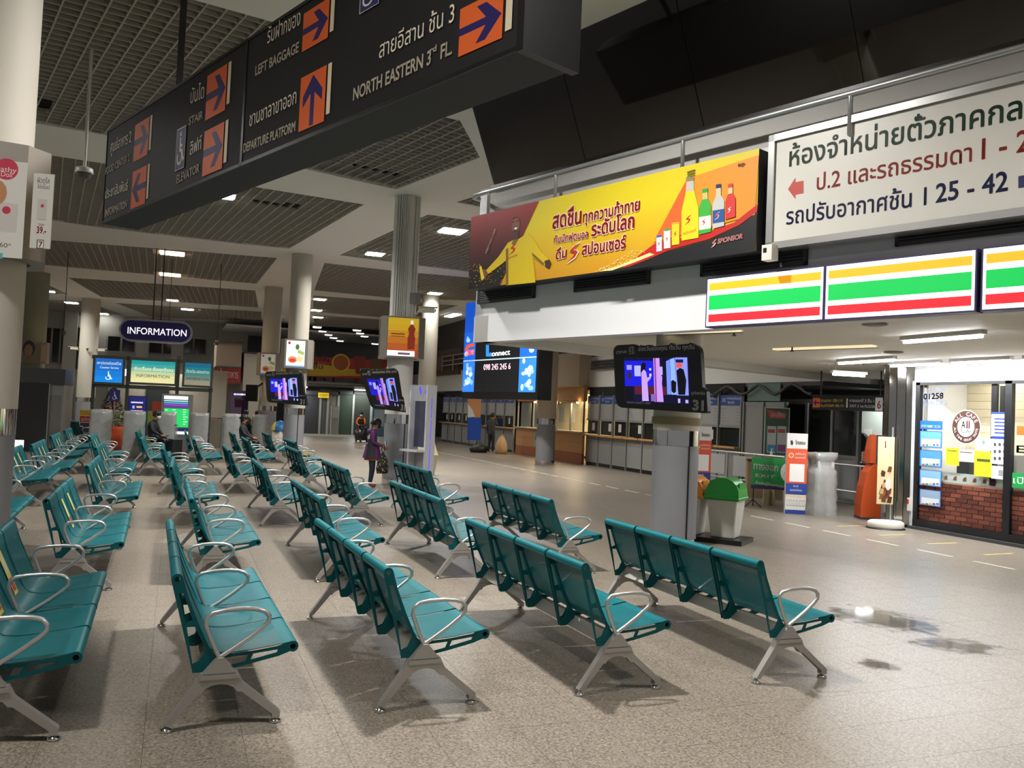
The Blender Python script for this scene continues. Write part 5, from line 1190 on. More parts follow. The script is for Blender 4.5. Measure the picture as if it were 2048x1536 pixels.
# grey wall panel, green-lit window and doors between the windows and the exit
mb_ = thing('partition', 'grey panelled partition right of ticket window 32', 'partition', (CX, 18.0, 0))
MB().box((0.05,0,1.1), (.06,1.6,2.2), LOWG).build('panel', mb_); MB().box((0.05,0,2.25), (.08,1.7,.1), POSTG).build('top_rail', mb_)
for y in (-.8, 0, .8): MB().box((0.0,y,1.15), (.06,.05,2.3), POSTG).build('post', mb_)
MB().box((.06,.1,2.55), (.02,1.3,.45), mat('clerestory_glass', '5a6a62', .1, emit=.15)).build('clerestory_pane', mb_)
dr = thing('door_1', 'glazed aluminium door leaf with dark glass at the exit', 'door', (14.6, 16.8, 0)); dr['kind'] = 'structure'
for y in (-1.35,-.5,.4,1.3): MB().box((0,y,1.2), (.08,.07,2.4), POSTG).build('frame_post', dr)
for z in (.06,1.05,2.36): MB().box((0,0,z), (.07,2.7,.08), POSTG).build('rail', dr)
for y in (-.92,-.05,.85): MB().box((0,y,1.7), (.015,.8,1.25), mat('smoked_glass', '2a2c2b', .06, alpha=.75)).build('glass_pane', dr); MB().box((0,y,.55), (.02,.8,.9), GREYP).build('lower_panel', dr)
fd = thing('back_office', 'lit office with papers on the wall beyond the exit door', 'office', (15.9, 16.3, 0))
MB().box((.3,0,1.4), (.05,2.0,2.2), mat('office_wall_lit', 'b9beb8', .6)).build('wall', fd)
for k, (y, z, c) in enumerate(((.5,1.5,'d8d6d0'), (.1,1.4,'d0c9c0'), (-.3,1.55,'c9ccd0'), (.5,1.1,'d86a4a'))): MB().box((.26,y,z), (.01,.28,.45), flat(c)).build('paper', fd)
MB().box((-.2,0,.45), (.5,1.6,.9), mat('office_desk', '6a3a2a', .5)).build('desk', fd); area('office_light', (15.5, 16.2, 2.6), .6, 30, (.95,1,.97))
fan = thing('standing_fan', 'black standing fan on the desk by the exit', 'fan', (15.62, 16.45, .9)); MB().lathe([(.23,-.05), (.24,0), (.23,.05)], BLACK, 20).build('guard_ring', fan).matrix_basis = Matrix.Translation((0,0,.5)) @ Matrix.Rotation(math.radians(90), 4, 'Y')
for k in range(3):
    b_ = MB().box((0,.1,0), (.02,.18,.1), DGREY).build('blade', fan); b_.matrix_basis = Matrix.Translation((0,0,.5)) @ Matrix.Rotation(math.radians(120*k), 4, 'X')
MB().tube([(0,0,0), (0,0,.5)], .02, BLACK).build('stem', fan); MB().lathe([(.14,0), (.12,.03), (.02,.04)], BLACK, 14).build('base', fan)
gl = thing('tinsel_garland', 'dark tinsel garland swagged above the ticket windows', 'garland', (CX-.06, 18.6, 2.6)); pts = [(0, 2.2-i*.22, .12*math.cos(i*1.05)+random.uniform(-.02,.02)) for i in range(22)]
MB().tube(pts, [.035+.012*(i % 2) for i in range(22)], mat('tinsel', '2c2f2c', .5, var=.3, vs=30), 6).build('strand', gl)
# wood-panelled counter with warm lamps
wc = thing('wood_counter', 'wood-panelled ticket counter with warm downlights behind the grey column', 'counter', (CX-.22, 31.25, 0)); Lw = 6.5
for z0, z1, m in ((0,.38,WOODD), (.385,.75,WOOD), (.755,1.12,WOOD)): MB().box((.1,0,(z0+z1)/2), (.1,Lw,z1-z0), m).build('wood_panel', wc)
MB().box((.2,0,1.15), (.5,Lw,.05), mat('counter_top', 'b9b09c', .3)).build('counter_top', wc); MB().box((.12,0,2.55), (.14,Lw,.5), WOOD).build('wood_fascia', wc); MB().box((.1,0,2.28), (.1,Lw,.04), WOODD).build('lamp_rail', wc)
for y in (-3.2,-2.1,-.9,.3,1.5,3.2): MB().box((.1,y,1.7), (.06,.05,1.1), POSTG).build('window_post', wc)
for k, y in enumerate((-2.65,-1.5,-.3,.9,2.35)): MB().box((.12,y,1.72), (.01,1.1 if k else 1.0,1.08), mat('counter_glass', 'd8dfd8', .05, alpha=.16)).build('glass_pane', wc)
for y in (-2.9,-.7,-.1,.7,1.1):
    MB().lathe([(.05,.05), (.05,0)], mat('warm_bulb', 'ffd08a', .4, emit=30), 10, (-.02,y,2.2)).build('downlight', wc)
for y in (29.0, 31.0, 33.0): area('counter_downlight', (CX+.1, y, 2.22), .3, 30, (1,.72,.42))
area('counter_office_light', (CX+1.2, 31.5, 2.65), 3.0, 60, (1,.93,.78), sy=1.2)
wi = thing('counter_backdrop', 'pale yellow office wall with notices behind the wood counter', 'wall panel', (CX+1.9, 31.6, 0)); MB().box((0,0,1.4), (.05,7.5,2.6), mat('office_yellow', 'c9bd90', .7, var=.06)).build('wall', wi)
for k in range(6): MB().box((-.03,-2.8+k*1.1,1.75), (.01,.5,.6), flat(('d8d4c0','8fa0a8','c9c2a8','b8a070','d0d4d0','9aa6a0')[k])).build('notice', wi)
nb_ = thing('notice_poster', 'pale blue notice poster hung on the front of the wood counter', 'poster', (CX-.18, 32.0, .45)); MB().box((0,0,.3), (.012,.85,.62), flat('8fb0b8')).build('sheet', nb_); MB().box((-.008,0,.35), (.006,.6,.25), flat('4a7a8f')).build('print', nb_)
# roll-up banner, bags
P = zp(946, 896); ru = thing('rollup_banner', 'blue roll-up banner with an orange photo top beside the man with the bag', 'banner stand', (P[0], P[1], 0)); RP = Pl((P[0], P[1], 0), 118)
adopt(ru, [pslab(RP, 936, 835, 961, 881, -.01, 0, flat('1c4fb4')).build('blue_panel'), pslab(RP, 936, 797, 961, 835, -.01, 0, flat('c98a5a')).build('photo_panel'), MB().prism([RP.uv(*p) for p in ((936,808),(945,820),(950,834),(936,835))], lambda a, b, h: tuple(RP.pt(a, b, .001+h)), .002, flat('d8dade')).build('white_swoosh'), MB().tube([tuple(RP.pt(RP.uv(948,881)[0], RP.uv(948,881)[1], -.02)), tuple(RP.pt(RP.uv(948,881)[0], 0, -.02))], .02, ALU).build('stand_post'), slab(RP, RP.uv(938,895)[0], 0, RP.uv(958,895)[0], .04, -.1, .1, ALU).build('foot')])
P = zp(957, 905); bg = thing('luggage_bag', 'black holdall on the floor beside the roll-up banner', 'bag', (P[0], P[1], 0)); MB().lathe([(0,0), (.36,.0), (.42,.12), (.36,.26), (.15,.33), (0,.34)], mat('black_nylon', '17181a', .45, var=.2, vs=12, bump=.4), 16, sx=1, sy=.6).build('body', bg); MB().tube([(-.18,0,.3), (-.1,0,.42), (.1,0,.42), (.18,0,.3)], .015, BLACK, 6).build('handle', bg)
P = zp(1002, 908); bg = thing('paper_sack', 'big crumpled tan sack leaning on the wood counter', 'sack', (P[0], P[1], 0)); MB().lathe([(0,0), (.24,.0), (.28,.18), (.24,.45), (.12,.70), (.07,.78), (.1,.82)], mat('tan_sack', 'b59a72', .8, var=.15, vs=6, bump=.5), 14, sx=1, sy=.8).build('body', bg)

# ================================================================== FAR END
def fslab(x0, y0, x1, y1, d0, d1, m, name, root=None, pl=FW):
    o = pslab(pl, x0, y0, x1, y1, d0, d1, m).build(name)
    if root is not None: adopt(root, [o])
    return o
ba = thing('food_banner', 'long red and yellow food banner on the far upper floor edge', 'banner', FW.pt(*FW.uv(650, 755)))
fslab(482, 704, 812, 763, -.5, .12, flat('a8281f'), 'banner_board', ba)
ar = Art(FW, .13); ar.poly([(482,740),(560,732),(640,728),(700,738),(760,742),(812,736),(812,752),(482,752)], flat('b89a22')); ar.cut('yellow_field'); ar.disc(*FW.uv(681,726), .55, .55, flat('c9a83a')); ar.disc(*FW.uv(681,726), .45, .45, flat('9a4a26')); ar.cut('food_print'); ar.poly([(706,713),(731,713),(727,748),(711,748)], flat('8a2a1c')); ar.cut('cup_print'); ar.poly([(738,718),(765,718),(760,740),(742,740)], flat('6a4a24')); ar.cut('cup_print')
ar.ptext('เข้มข้น', 625, 722, 657, 724, 8, flat('d8cfc4'), .02); ar.ptext('ขึ้น', 625, 736, 645, 738, 7, flat('d8cfc4'), .02); ar.done(ba)
for k, (x, y) in enumerate(((634,655),(645,663),(657,670),(667,676),(680,682),(714,661),(720,667),(729,673),(750,688))):
    q = zp(x, y, 6.1); L = thing('ceiling_lamp', '%s strip lamp over the far upper floor, counted from the left' % (names+['x'])[k], 'ceiling lamp', (q[0], min(q[1], 64), 6.1), 0, 'strip lamps over the far upper floor'); MB().box((0,0,0), (.42,.18,.06), mat('lamp_lens_far', 'fffdf6', .4, emit=4)).build('lens', L); MB().box((0,0,.04), (.5,.26,.05), RING).build('trim', L)
pile = [(622,697),(632,698),(640,695),(665,697),(683,696),(697,697),(712,695),(727,696)]
for k, (x, y) in enumerate(pile):
    P = FW.pt(*FW.uv(x, y+7), -1.0); t = thing('stacked_furniture', '%s pale heap of stacked furniture on the far upper floor, from the left' % names[k], 'furniture', (P[0], P[1], 3.15), 0, 'furniture heaps on the far upper floor'); MB().box((0,0,.3), (.42,.5,.6), mat('pale_furniture', 'a9a6ae', .4, var=.2, vs=4)).build('table_stack', t); MB().box((.05,-.1,.75), (.26,.3,.3), MATS['pale_furniture']).build('chair_seat', t)
# ground floor fronts at the far end
rest_ = [((640,778,652,862),'4a4a48','far grey pillar at the end of the hall','pillar'), ((655,782,676,850),'6b655e','far shuttered shop front with a pale cabinet','shop front'), ((676,780,704,862),'2c3a2e','far dark green glazed doorway','doorway'), ((706,780,742,858),'23281f','far dark shop front with green fascia','shop front'), ((742,780,770,850),'1a2430','far dark blue doorway','doorway'), ((600,780,638,856),'2f2e33','far dark doorway left of the grey pillar','doorway')]
for (x0,y0,x1,y1), c, lab, cat in rest_:
    t = thing('distant_facade', lab, cat, FW.pt(FW.uv((x0+x1)/2, y1)[0], 0)); u0 = FW.uv(x0, y0)[0]; u1, _ = FW.uv(x1, y1); v1 = FW.uv(x0, y0)[1]
    adopt(t, [slab(FW, u0, 0, u1, v1, -.2, .05, mat('front_'+c, c, .5, var=.15)).build('front'), slab(FW, u0, v1-.25, u1, v1, .05, .12, DGREY).build('lintel'), slab(FW, u0, 0, u0+.12, v1, .05, .1, GREYP).build('jamb')])
ys = thing('yellow_sign', 'small lit yellow sign over the far shutter', 'sign', FW.pt(*FW.uv(646,795))); fslab(636,785,656,796,.15,.25, glow('d0b020', .6), 'panel', ys); ar = Art(FW,.252); ar.ptext('ทางออก', 638, 793, 654, 793, 5, flat('3a3010')); ar.done(ys)
cb = thing('cabinet', 'pale drinks cabinet in the far shop front', 'cabinet', FW.pt(FW.uv(668,850)[0], 0, .5)); adopt(cb, [slab(FW, FW.uv(660,812)[0], 0, FW.uv(674,812)[0], FW.uv(660,812)[1], .4, .7, mat('cab_grey','8a8a84',.5)).build('body')]); fslab(662,814,672,836,.7,.72, mat('cab_glass','a9aaa6',.3), 'door', cb)
po = thing('blue_poster_stand', 'pale blue poster stand at the far end behind the purple jacket', 'poster', FW.pt(FW.uv(752,845)[0], 0, 1.4)); u0, v1 = FW.uv(736,815); u1, v0 = FW.uv(767,845); adopt(po, [slab(FW.moved(1.4), u0, .0, u1, v1, -.05, 0, flat('5f86a0')).build('board'), slab(FW.moved(1.4), u0+.1, .6, u1-.3, v1-.1, 0, .003, flat('b9c9d0')).build('print')])
for k, x in enumerate((6.5, 10.5)):  # both lamps are added to brighten the far doorways
    L = thing('added_corridor_lamp', ('left','right')[k]+' added corridor lamp under the far upper floor', 'ceiling lamp', (x, FY-.8, 2.72)); MB().box((0,0,0), (1.2,.2,.05), mat('lamp_lens_far')).build('lens', L); MB().box((0,.1,.12), (1.3,.3,.2), GREYP).build('housing', L); MB().box((0,.55,.12), (.1,.75,.12), GREYP).build('bracket', L); area('added_corridor_light', (0,0,-.05), 1.2, 70, (.95,1,.96), sy=.2, parent=L)
# brown snack banner and walkway rail on the right wall
bn = thing('snack_banner', 'dim brown snack banner high on the right wall', 'banner', (CX, 41, 3.0)); adopt(bn, [pslab(CW, 858, 706, 918, 748, -.1, .06, flat('4a2f24')).build('board')]); ar = Art(CW,.062); ar.disc(*CW.uv(880,728), 1.2, .38, flat('6a4a30')); ar.cut('food_print'); ar.ptext('ต้องลอง', 893, 742, 913, 739, 9, flat('a8902a'), .02); ar.done(bn)
wr = thing('walkway_rail', 'pale metal rail along the upper walkway on the right', 'handrail', (CX-.2, 38, 3.9))
for z in (.3,.55,.8): MB().tube([(0,-8,z), (0,8,z)], .03, GREYP).build('rail', wr)
for y in range(-8,9,2): MB().tube([(0,y,0), (0,y,.8)], .03, GREYP).build('post', wr)
for k, y in enumerate((34.5, 37.5, 41.5)):
    L = thing('ceiling_lamp', '%s strip lamp over the right upper walkway, nearest first' % names[k], 'ceiling lamp', (12.8, y, 6.55), 0, 'strip lamps over the upper walkway'); MB().box((0,0,0), (.4,1.6,.06), LENS).build('lens', L); MB().box((0,0,.03), (.5,1.7,.04), RING).build('trim', L)
lv = thing('louvre_panel', 'dark horizontal louvres above the counter fascia', 'air grille', (CX-.02, 24.4, 3.45))
for k in range(4): MB().box((.05,0,k*.09), (.06,7,.05), DGREY).build('slat', lv)
cc = tag(MB().box((CX-.05, 29.3, 3.45), (.5, 2.2, 1.25), CREAM).build('beam_casing'), 'cream beam casing where the column meets the counter fascia', 'beam')

# ================================================================== LEFT SIDE AND INFORMATION DESK
# dark booth
BPn = Pl((0, 28.5, 0), 90)
bo = thing('booth', 'dark grey booth with a black door panel on the left', 'booth', BPn.pt(BPn.uv(85, 900)[0], 0))
u0, v1 = BPn.uv(28, 735); u1, _ = BPn.uv(130, 745)
adopt(bo, [slab(BPn, u0, 0, u1, v1, -2.2, 0, mat('booth_grey', '6b6c66', .6, var=.06)).build('body'), slab(BPn, u0-.02, v1-.42, u1+.02, v1+.02, -2.25, .06, mat('booth_head', '2b2d2f', .5)).build('head_band'), slab(BPn, BPn.uv(36,800)[0], .05, BPn.uv(97,800)[0], v1-.42, 0, .05, BLACK).build('door'), slab(BPn, BPn.uv(97,800)[0], .05, BPn.uv(99,800)[0], v1-.42, 0, .06, POSTG).build('door_frame'), slab(BPn, BPn.uv(100,800)[0], .25, BPn.uv(122,800)[0], v1-.75, 0, .01, mat('booth_panel', '5a5b56', .6)).build('wall_panel'), slab(BPn, BPn.uv(97,800)[0], 0, u1, .12, 0, .02, BLACK).build('plinth')])
lb = thing('light_panel', 'glowing white panel on the floor behind the near left column', 'light panel', at(32, 905, 25.5)); q_ = at(32, 905, 25.5); LPn = Pl((q_[0], 25.5, 0), 90); a_, b_ = LPn.uv(22, 880), LPn.uv(45, 908); adopt(lb, [slab(LPn, a_[0], max(0,b_[1]), b_[0], a_[1], -.1, 0, glow('f4f4f0', 1.2)).build('screen'), slab(LPn, a_[0], 0, b_[0], max(.02,b_[1]), -.14, .02, BLACK).build('base')])
# far left wall with dark windows
FL_ = Pl((0, 57, 0), 90)
wl = FL_.uv(20, 600)[0]; wr_ = FL_.uv(500, 600)[0]
struct(slab(FL_, wl-12, 0, wr_, CZ, -.3, 0, mat('far_wall_white', 'a5a49c', .7, var=.05)).build('wall_left_far'))
DW_ = mat('night_window', '121416', .08)
for k, (x0,y0,x1,y1,nm) in enumerate(((88,655,135,728,3), (152,655,168,740,1), (215,672,270,706,2), (298,674,352,710,2), (362,676,412,710,2))):
    u0, v1 = FL_.uv(x0, y0); u1, v0 = FL_.uv(x1, y1); t = thing('window_%d' % (k+1), 'dark night window %s' % ('with grey bars behind the booth','narrow, left of the slim far column','left of the oval INFORMATION sign','just under the oval INFORMATION sign','right of the oval INFORMATION sign')[k], 'window', FL_.pt((u0+u1)/2, v0)); t['kind'] = 'structure'
    ps = [slab(FL_, u0, v0, u1, v1, .0, .02, DW_).build('pane')]
    for i in range(nm+1): uu_ = u0+(u1-u0)*i/nm; ps.append(slab(FL_, uu_-.05, v0, uu_+.05, v1, .02, .06, GREYP).build('mullion'))
    ps.append(slab(FL_, u0, v0-.05, u1, v0+.05, .02, .08, GREYP).build('sill')); adopt(t, ps)
for x in (140, 285, 355): 
    u_ = FL_.uv(x, 700)[0]; struct(slab(FL_, u_-.35, 0, u_+.35, CZ, 0, .35, mat('pilaster_white', 'b9b8ae', .7)).build('trim_3'))
# poster on the far green column
PC = Pl(tuple((zp(72,545,CZ)[0], zp(72,545,CZ)[1]-.9)), 95); t = thing('portrait_poster', 'dim portrait poster box on the greenish far column', 'poster', PC.pt(*PC.uv(68,725))); adopt(t, [pslab(PC, 40, 682, 92, 727, -.5, 0, mat('advert_box_shell')).build('box'), pslab(PC, 47, 686, 76, 725, 0, .01, flat('6f745f')).build('sheet'), pslab(PC, 83, 690, 91, 724, 0, .03, flat('a58f80')).build('side_strip')]); ar = Art(PC, .011); ar.disc(*PC.uv(58,697), .22, .32, flat('3a2f28'), 16); ar.disc(*PC.uv(57,701), .15, .25, flat('8f7560'), 16); ar.poly([(50,720),(54,711),(62,711),(68,720)], flat('7d6552')); ar.cut('portrait_print'); ar.done(t)
# information light boxes on a steel frame
IP = Pl((0, 31, 0), 97)
fr = thing('sign_frame', 'grey steel frame carrying the three lit information boards', 'frame', IP.pt(IP.uv(305, 830)[0], 0)); GRF = mat('frame_greygreen', '5c635a', .4, .4)
ps = []
for x in (188, 256, 356, 423): u_ = IP.uv(x, 740)[0]; ps.append(slab(IP, u_-.05, 0, u_+.05, IP.uv(x,712)[1], -.12, -.02, GRF).build('post'))
for y in (770, 713): 
    a_, b_ = IP.uv(184, y), IP.uv(425, y+8); ps.append(slab(IP, a_[0], a_[1]-.06, b_[0], a_[1]+.06, -.14, -.02, GRF).build('cross_rail'))
adopt(fr, ps)
def lightbox(x0,y0,x1,y1,lab,cols,texts,e):
    a_, b_ = IP.uv(x0, y0), IP.uv(x1, y1); u0, u1, v0, v1 = a_[0], b_[0], b_[1], a_[1]; t = thing('information_board', lab, 'light box sign', IP.pt((u0+u1)/2, v0), 0, 'lit information boards'); adopt(t, [slab(IP, u0-.07, v0-.07, u1+.07, v1+.07, -.02, .05, GRF).build('case')]); A = Art(IP, .05); n = len(cols)
    for i, c in enumerate(cols): A.urect(u0, v1-(v1-v0)*(i+1)/n, u1, v1-(v1-v0)*i/n, glow(c, e))
    A.cut('lit_face')
    for (s_, fx0, fx1, fy, h_, c, k) in texts: A.text(s_, u0+(u1-u0)*fx0, v1-(v1-v0)*fy, u0+(u1-u0)*fx1, (v1-v0)*h_, glow(c, k) if k else flat(c))
    if 'Counter' in texts[1][0]: wheelchair(A, u0+(u1-u0)*.36, v0+(v1-v0)*.06, (u1-u0)*.3, (v1-v0)*.44, glow('f0f4f6', .9)); A.cut('wheelchair_symbol')
    A.done(t)
lightbox(192,716,244,766,'blue lit board with a white wheelchair and Counter Service lettering', ('1560b4','1468bf','1274cc','1180d8'), (('เคาน์เตอร์เซอร์วิส',.06,.94,.25,.09,'dfeaf2',.8), ('Counter Service',.18,.86,.42,.09,'dfeaf2',.8)), .75)
lightbox(264,720,349,768,'wide teal to cream lit INFORMATION board in the middle', ('1f8f96','3f9c98','84b49a','b9c69a','d3d29a','ddd89e'), (('รับเรื่อง-ร้องเรียน',.07,.95,.45,.12,'e6ecc4',.8), ('INFORMATION',.12,.88,.76,.13,'3c4a44',0)), .75)
lightbox(371,725,420,772,'smaller teal to grey INFORMATION board on the right, dimly lit', ('1a6f96','1f8494','4a8f90','7d9488','a09a82'), (('ติดต่อ-สอบถาม',.06,.94,.45,.11,'d9e4c4',.6), ('INFORMATION',.06,.94,.76,.11,'34423f',0)), .45)
# oval hanging sign
OVP = Pl((0, 30, 0), 97); cu2, cv2 = OVP.uv(312, 662.5); L2 = (OVP.uv(386,665)[0]-OVP.uv(238,660)[0])/2; h2 = .33
ov = thing('oval_sign', 'dark blue oval INFORMATION sign hung on two rods', 'hanging sign', OVP.pt(cu2, cv2-h2))
def stadium(l, h, n=10): return [(cu2+(l-h)+h*math.cos(math.radians(-90+180*i/n)), cv2+h*math.sin(math.radians(-90+180*i/n))) for i in range(n+1)]+[(cu2-(l-h)+h*math.cos(math.radians(90+180*i/n)), cv2+h*math.sin(math.radians(90+180*i/n))) for i in range(n+1)]
o1 = MB().prism(stadium(L2, h2+.04), lambda a, b, h: tuple(OVP.pt(a, b, -h)), .14, mat('silver_rim', 'a9a7b0', .35, .6)).build('rim'); o2 = MB().prism(stadium(L2-.06, h2-.02), lambda a, b, h: tuple(OVP.pt(a, b, .02-h)), .03, mat('oval_blue', '241f6a', .35)).build('face')
adopt(ov, [o1, o2]+[MB().tube([tuple(OVP.pt(cu2+d_, cv2+h2, -.06)), tuple(OVP.pt(cu2+d_, CZ, -.06))], .02, BLACK).build('rod') for d_ in (-.12,.12)])
ar = Art(OVP, .022); ar.ptext('INFORMATION', 255, 667, 373, 673, 13, glow('e9e4ea', .5), .01); ar.done(ov)
# hanging cameras
def hang_cam(top_px, bot_px, lab, white=False, r_=.012):
    T_ = zp(*top_px, CZ); z = hh(*bot_px, T_[0], T_[1]); t = thing('hanging_camera', lab, 'camera', (T_[0], T_[1], z), 0, 'cameras on ceiling rods'); m = mat('white_plastic') if white else BLACK
    MB().tube([(0,0,.12), (0,0,CZ+.3-z)], r_, m).build('rod', t); k = 1.0 if white else .8; MB().lathe([(.03*k,.14), (.11*k,.11), (.12*k,.05), (.115*k,.04)], m if white else DGREY, 16).build('housing', t); MB().lathe([(.1*k,.04), (.08*k,-.02), (.0,-.05)], mat('smoked_dome', '55585a', .1), 14).build('dome', t)
hang_cam((183,105), (168,352), 'white dome camera on a long white rod left of the black sign', True, .022); hang_cam((137,506), (126,668), 'dark camera on a thin rod left of the slim far column'); hang_cam((443,529), (432,688), 'dark camera on a thin rod right of the oval sign'); hang_cam((345,520), (309,686), 'dark camera on a rod just below the oval sign')
# self-service screens
KP = Pl((0, 29.3, 0), 97)
ks = thing('timetable_screen', 'tall totem with a bright green timetable screen', 'screen', KP.pt(KP.uv(352,880)[0], 0)); a_, b_ = KP.uv(324, 787), KP.uv(381, 875); adopt(ks, [slab(KP, a_[0], 0, b_[0], a_[1], -.18, 0, mat('totem_grey', '7d7d80', .4)).build('case')]); ar = Art(KP, .002)
for y0, y1, c in ((791,800,'f4f8fa'), (800,804,'9fd4e0'), (804,808,'3aa6cf'), (808,812,'8a34d8'), (812,816,'5a28a0'), (816,855,'23b55a'), (855,862,'16204a'), (862,869,'f4f6fa')): ar.rect(328.5, y0, 376, y1, glow(c, .9))
ar.cut('screen')
for k in range(7): yy = 819+k*4.8; [ar.rect(x0, yy, x0+random.uniform(4,9), yy+1.4, glow('c9f0d8', .9)) for x0 in (330, 345, 366)]
ar.cut('timetable_rows'); ar.done(ks)
kb = thing('blue_kiosk', 'dark blue self-service screen left of the green timetable', 'screen', KP.pt(KP.uv(274,880)[0], 0)); a_, b_ = KP.uv(257, 791), KP.uv(291, 875); adopt(kb, [slab(KP, a_[0], 0, b_[0], a_[1], -.18, 0, mat('kiosk_blue', '2a2f5a', .4)).build('case')]); ar = Art(KP, .002); ar.rect(259,793,289,845,glow('1a2268',.5)); ar.rect(262,803,286,807,glow('c0b8e0',.8)); ar.rect(273,812,284,816,glow('e0a868',.8)); ar.rect(265,811,269,817,glow('a0a0e0',.7)); ar.rect(262,820,286,822,glow('c0b8e0',.7)); ar.cut('screen'); ar.done(kb)
# desk behind, lit interior
DKP = Pl((0, 33.5, 0), 97)
dk = thing('information_desk', 'information counter with a lit back wall behind the boards', 'counter', DKP.pt(DKP.uv(305,870)[0], 0)); a_, b_ = DKP.uv(190, 776), DKP.uv(440, 850)
adopt(dk, [slab(DKP, a_[0], 0, b_[0], 1.05, -.6, 0, mat('desk_grey', '77776f', .6)).build('counter'), slab(DKP, a_[0], 1.05, b_[0], 2.9, -2.4, -2.3, mat('desk_wall', '8f8d84', .6, var=.1)).build('back_wall'), slab(DKP, DKP.uv(270,800)[0], 1.3, DKP.uv(320,800)[0], 2.2, -2.28, -2.2, mat('dark_glass_panel', '2a2c2e', .1)).build('dark_panel'), slab(DKP, DKP.uv(228,785)[0], 2.5, DKP.uv(250,785)[0], 2.75, -1.2, -1.1, glow('d0d0ff', 2)).build('light_strip'), slab(DKP, DKP.uv(268,776)[0], 2.65, DKP.uv(330,776)[0], 2.8, -1.2, -1.1, glow('fff4e0', 3)).build('light_strip'), slab(DKP, DKP.uv(300,840)[0], 1.05, DKP.uv(345,840)[0], 1.6, -.4, -.35, flat('a04a34')).build('notice_board')])
area('desk_light', tuple(DKP.pt(DKP.uv(305,800)[0], 2.7, -1.2)), 2.0, 45, (1,.95,.85))
gp2 = thing('green_notice', 'yellow-green pictogram board behind the man in black', 'notice', DKP.pt(DKP.uv(300,880)[0], 0, 1.2)); a_, b_ = DKP.uv(293, 823), DKP.uv(318, 885); adopt(gp2, [slab(DKP.moved(1.2), a_[0], 0, b_[0], a_[1], -.04, 0, flat('8f9a4a')).build('board'), slab(DKP.moved(1.2), a_[0]+.08, .35, b_[0]-.08, .75, 0, .003, flat('5a6a34')).build('print')])
# christmas tree
P = at(222, 860, 29.8); ct = thing('christmas_tree', 'small Christmas tree with red and copper baubles', 'christmas tree', (P[0], P[1], 0)); ls = MB(); rnd = random.Random(11)
for i in range(900):
    f = rnd.random(); z = .75+f*1.25; r_ = .48*(1-f)**.8*rnd.uniform(.55,1)+.03; t_ = rnd.uniform(0, 6.28); c_ = Vector((r_*math.cos(t_), r_*math.sin(t_), z)); d_ = Vector((math.cos(t_), math.sin(t_), -.3))*.1; s_ = Vector((-math.sin(t_), math.cos(t_), .3))*.02
    ls.add([c_-s_, c_+s_, c_+d_], [(0,1,2)], mat('fir_green', '27301f', .7))
o = ls.build('needles', ct, fix=False); o['kind'] = 'stuff'; MB().tube([(0,0,0), (0,0,1.9)], .03, WOODD).build('trunk', ct); MB().lathe([(0,0), (.22,0), (.26,.35), (0,.35)], flat('7a3a2a'), 14).build('pot', ct)
b0 = None
for i in range(34):
    f = rnd.random()*.95; z = .78+f*1.2; r_ = .48*(1-f)**.8+.03; t_ = rnd.uniform(3.1, 6.3)
    o = MB().lathe([(0,-.05), (.035,-.035), (.05,0), (.035,.035), (0,.05)], mat('bauble_%d' % (i % 3), ('a83a22','b8764a','7d2a1c')[i % 3], .25, .5), 8).build('bauble', ct); o.location = (r_*math.cos(t_), r_*math.sin(t_), z)
wn_ = thing('wheelchair_card', 'small navy wheelchair sign in front of the Christmas tree', 'sign', at(229, 802, 29.2)); WP = Pl(tuple(at(229,802,29.2)[:2])+(0,), 97); adopt(wn_, [pslab(WP, 220, 779, 239, 803, -.03, 0, flat('1f2466')).build('card'), MB().tube([tuple(WP.pt(*WP.uv(229,803),-.02)), tuple(WP.pt(WP.uv(229,803)[0],0,-.02))], .02, POSTG).build('post')]); ar = Art(WP, .001); a_, b_ = WP.uv(223,801), WP.uv(236,782); wheelchair(ar, a_[0], a_[1], b_[0]-a_[0], b_[1]-a_[1], flat('d8d8e4')); ar.cut('wheelchair_symbol'); ar.done(wn_)
# orange planter
P = at(232, 905, 28.6); pl_ = thing('planter', 'orange draped planter with pale green plants', 'planter', (P[0], P[1], 0)); n = 20; prof_ = [(0,0), (.31,0), (.27,.25), (.30,.5), (.27,.72), (.29,.82), (0,.82)]; MB().lathe(prof_, mat('orange_cloth', 'b8481c', .7, var=.12, vs=8, bump=.4), 16).build('cover', pl_); lv_ = MB()
for i in range(260):
    t_ = rnd.uniform(0, 6.28); r_ = rnd.uniform(0,.32); z = rnd.uniform(.82,1.25); c_ = Vector((r_*math.cos(t_), r_*math.sin(t_), z)); a1 = Vector((rnd.uniform(-1,1), rnd.uniform(-1,1), rnd.uniform(-.3,1))).normalized()*.08; a2 = a1.cross(Vector((0,0,1))).normalized()*.03 if abs(a1.z) < .079 else Vector((.03,0,0)); lv_.add([c_, c_+a1*.5+a2, c_+a1, c_+a1*.5-a2], [(0,1,2,3)], mat('leaf_%d' % (i % 2), ('6f7f52','9aa184')[i % 2], .6))
o = lv_.build('foliage', pl_, fix=False); o['kind'] = 'stuff'
# wrapped machines in a row
for k, (x, w_, Y, lab) in enumerate(((198,.58,27.6,'leftmost plastic-wrapped machine, left of the orange planter'), (265,.58,27.2,'plastic-wrapped machine right of the orange planter'), (331,.52,27.2,'plastic-wrapped machine in front of the green timetable'), (396,.55,28.4,'plastic-wrapped machine right of the green timetable'), (459,.55,28.6,'plastic-wrapped machine behind the seated woman'), (520,.55,29.6,'rightmost plastic-wrapped machine, left of the blue-lidded bin'))):
    P = at(x, 900, Y); wrapped((P[0], P[1]), w_, .5, 1.32, lab, 20+k)
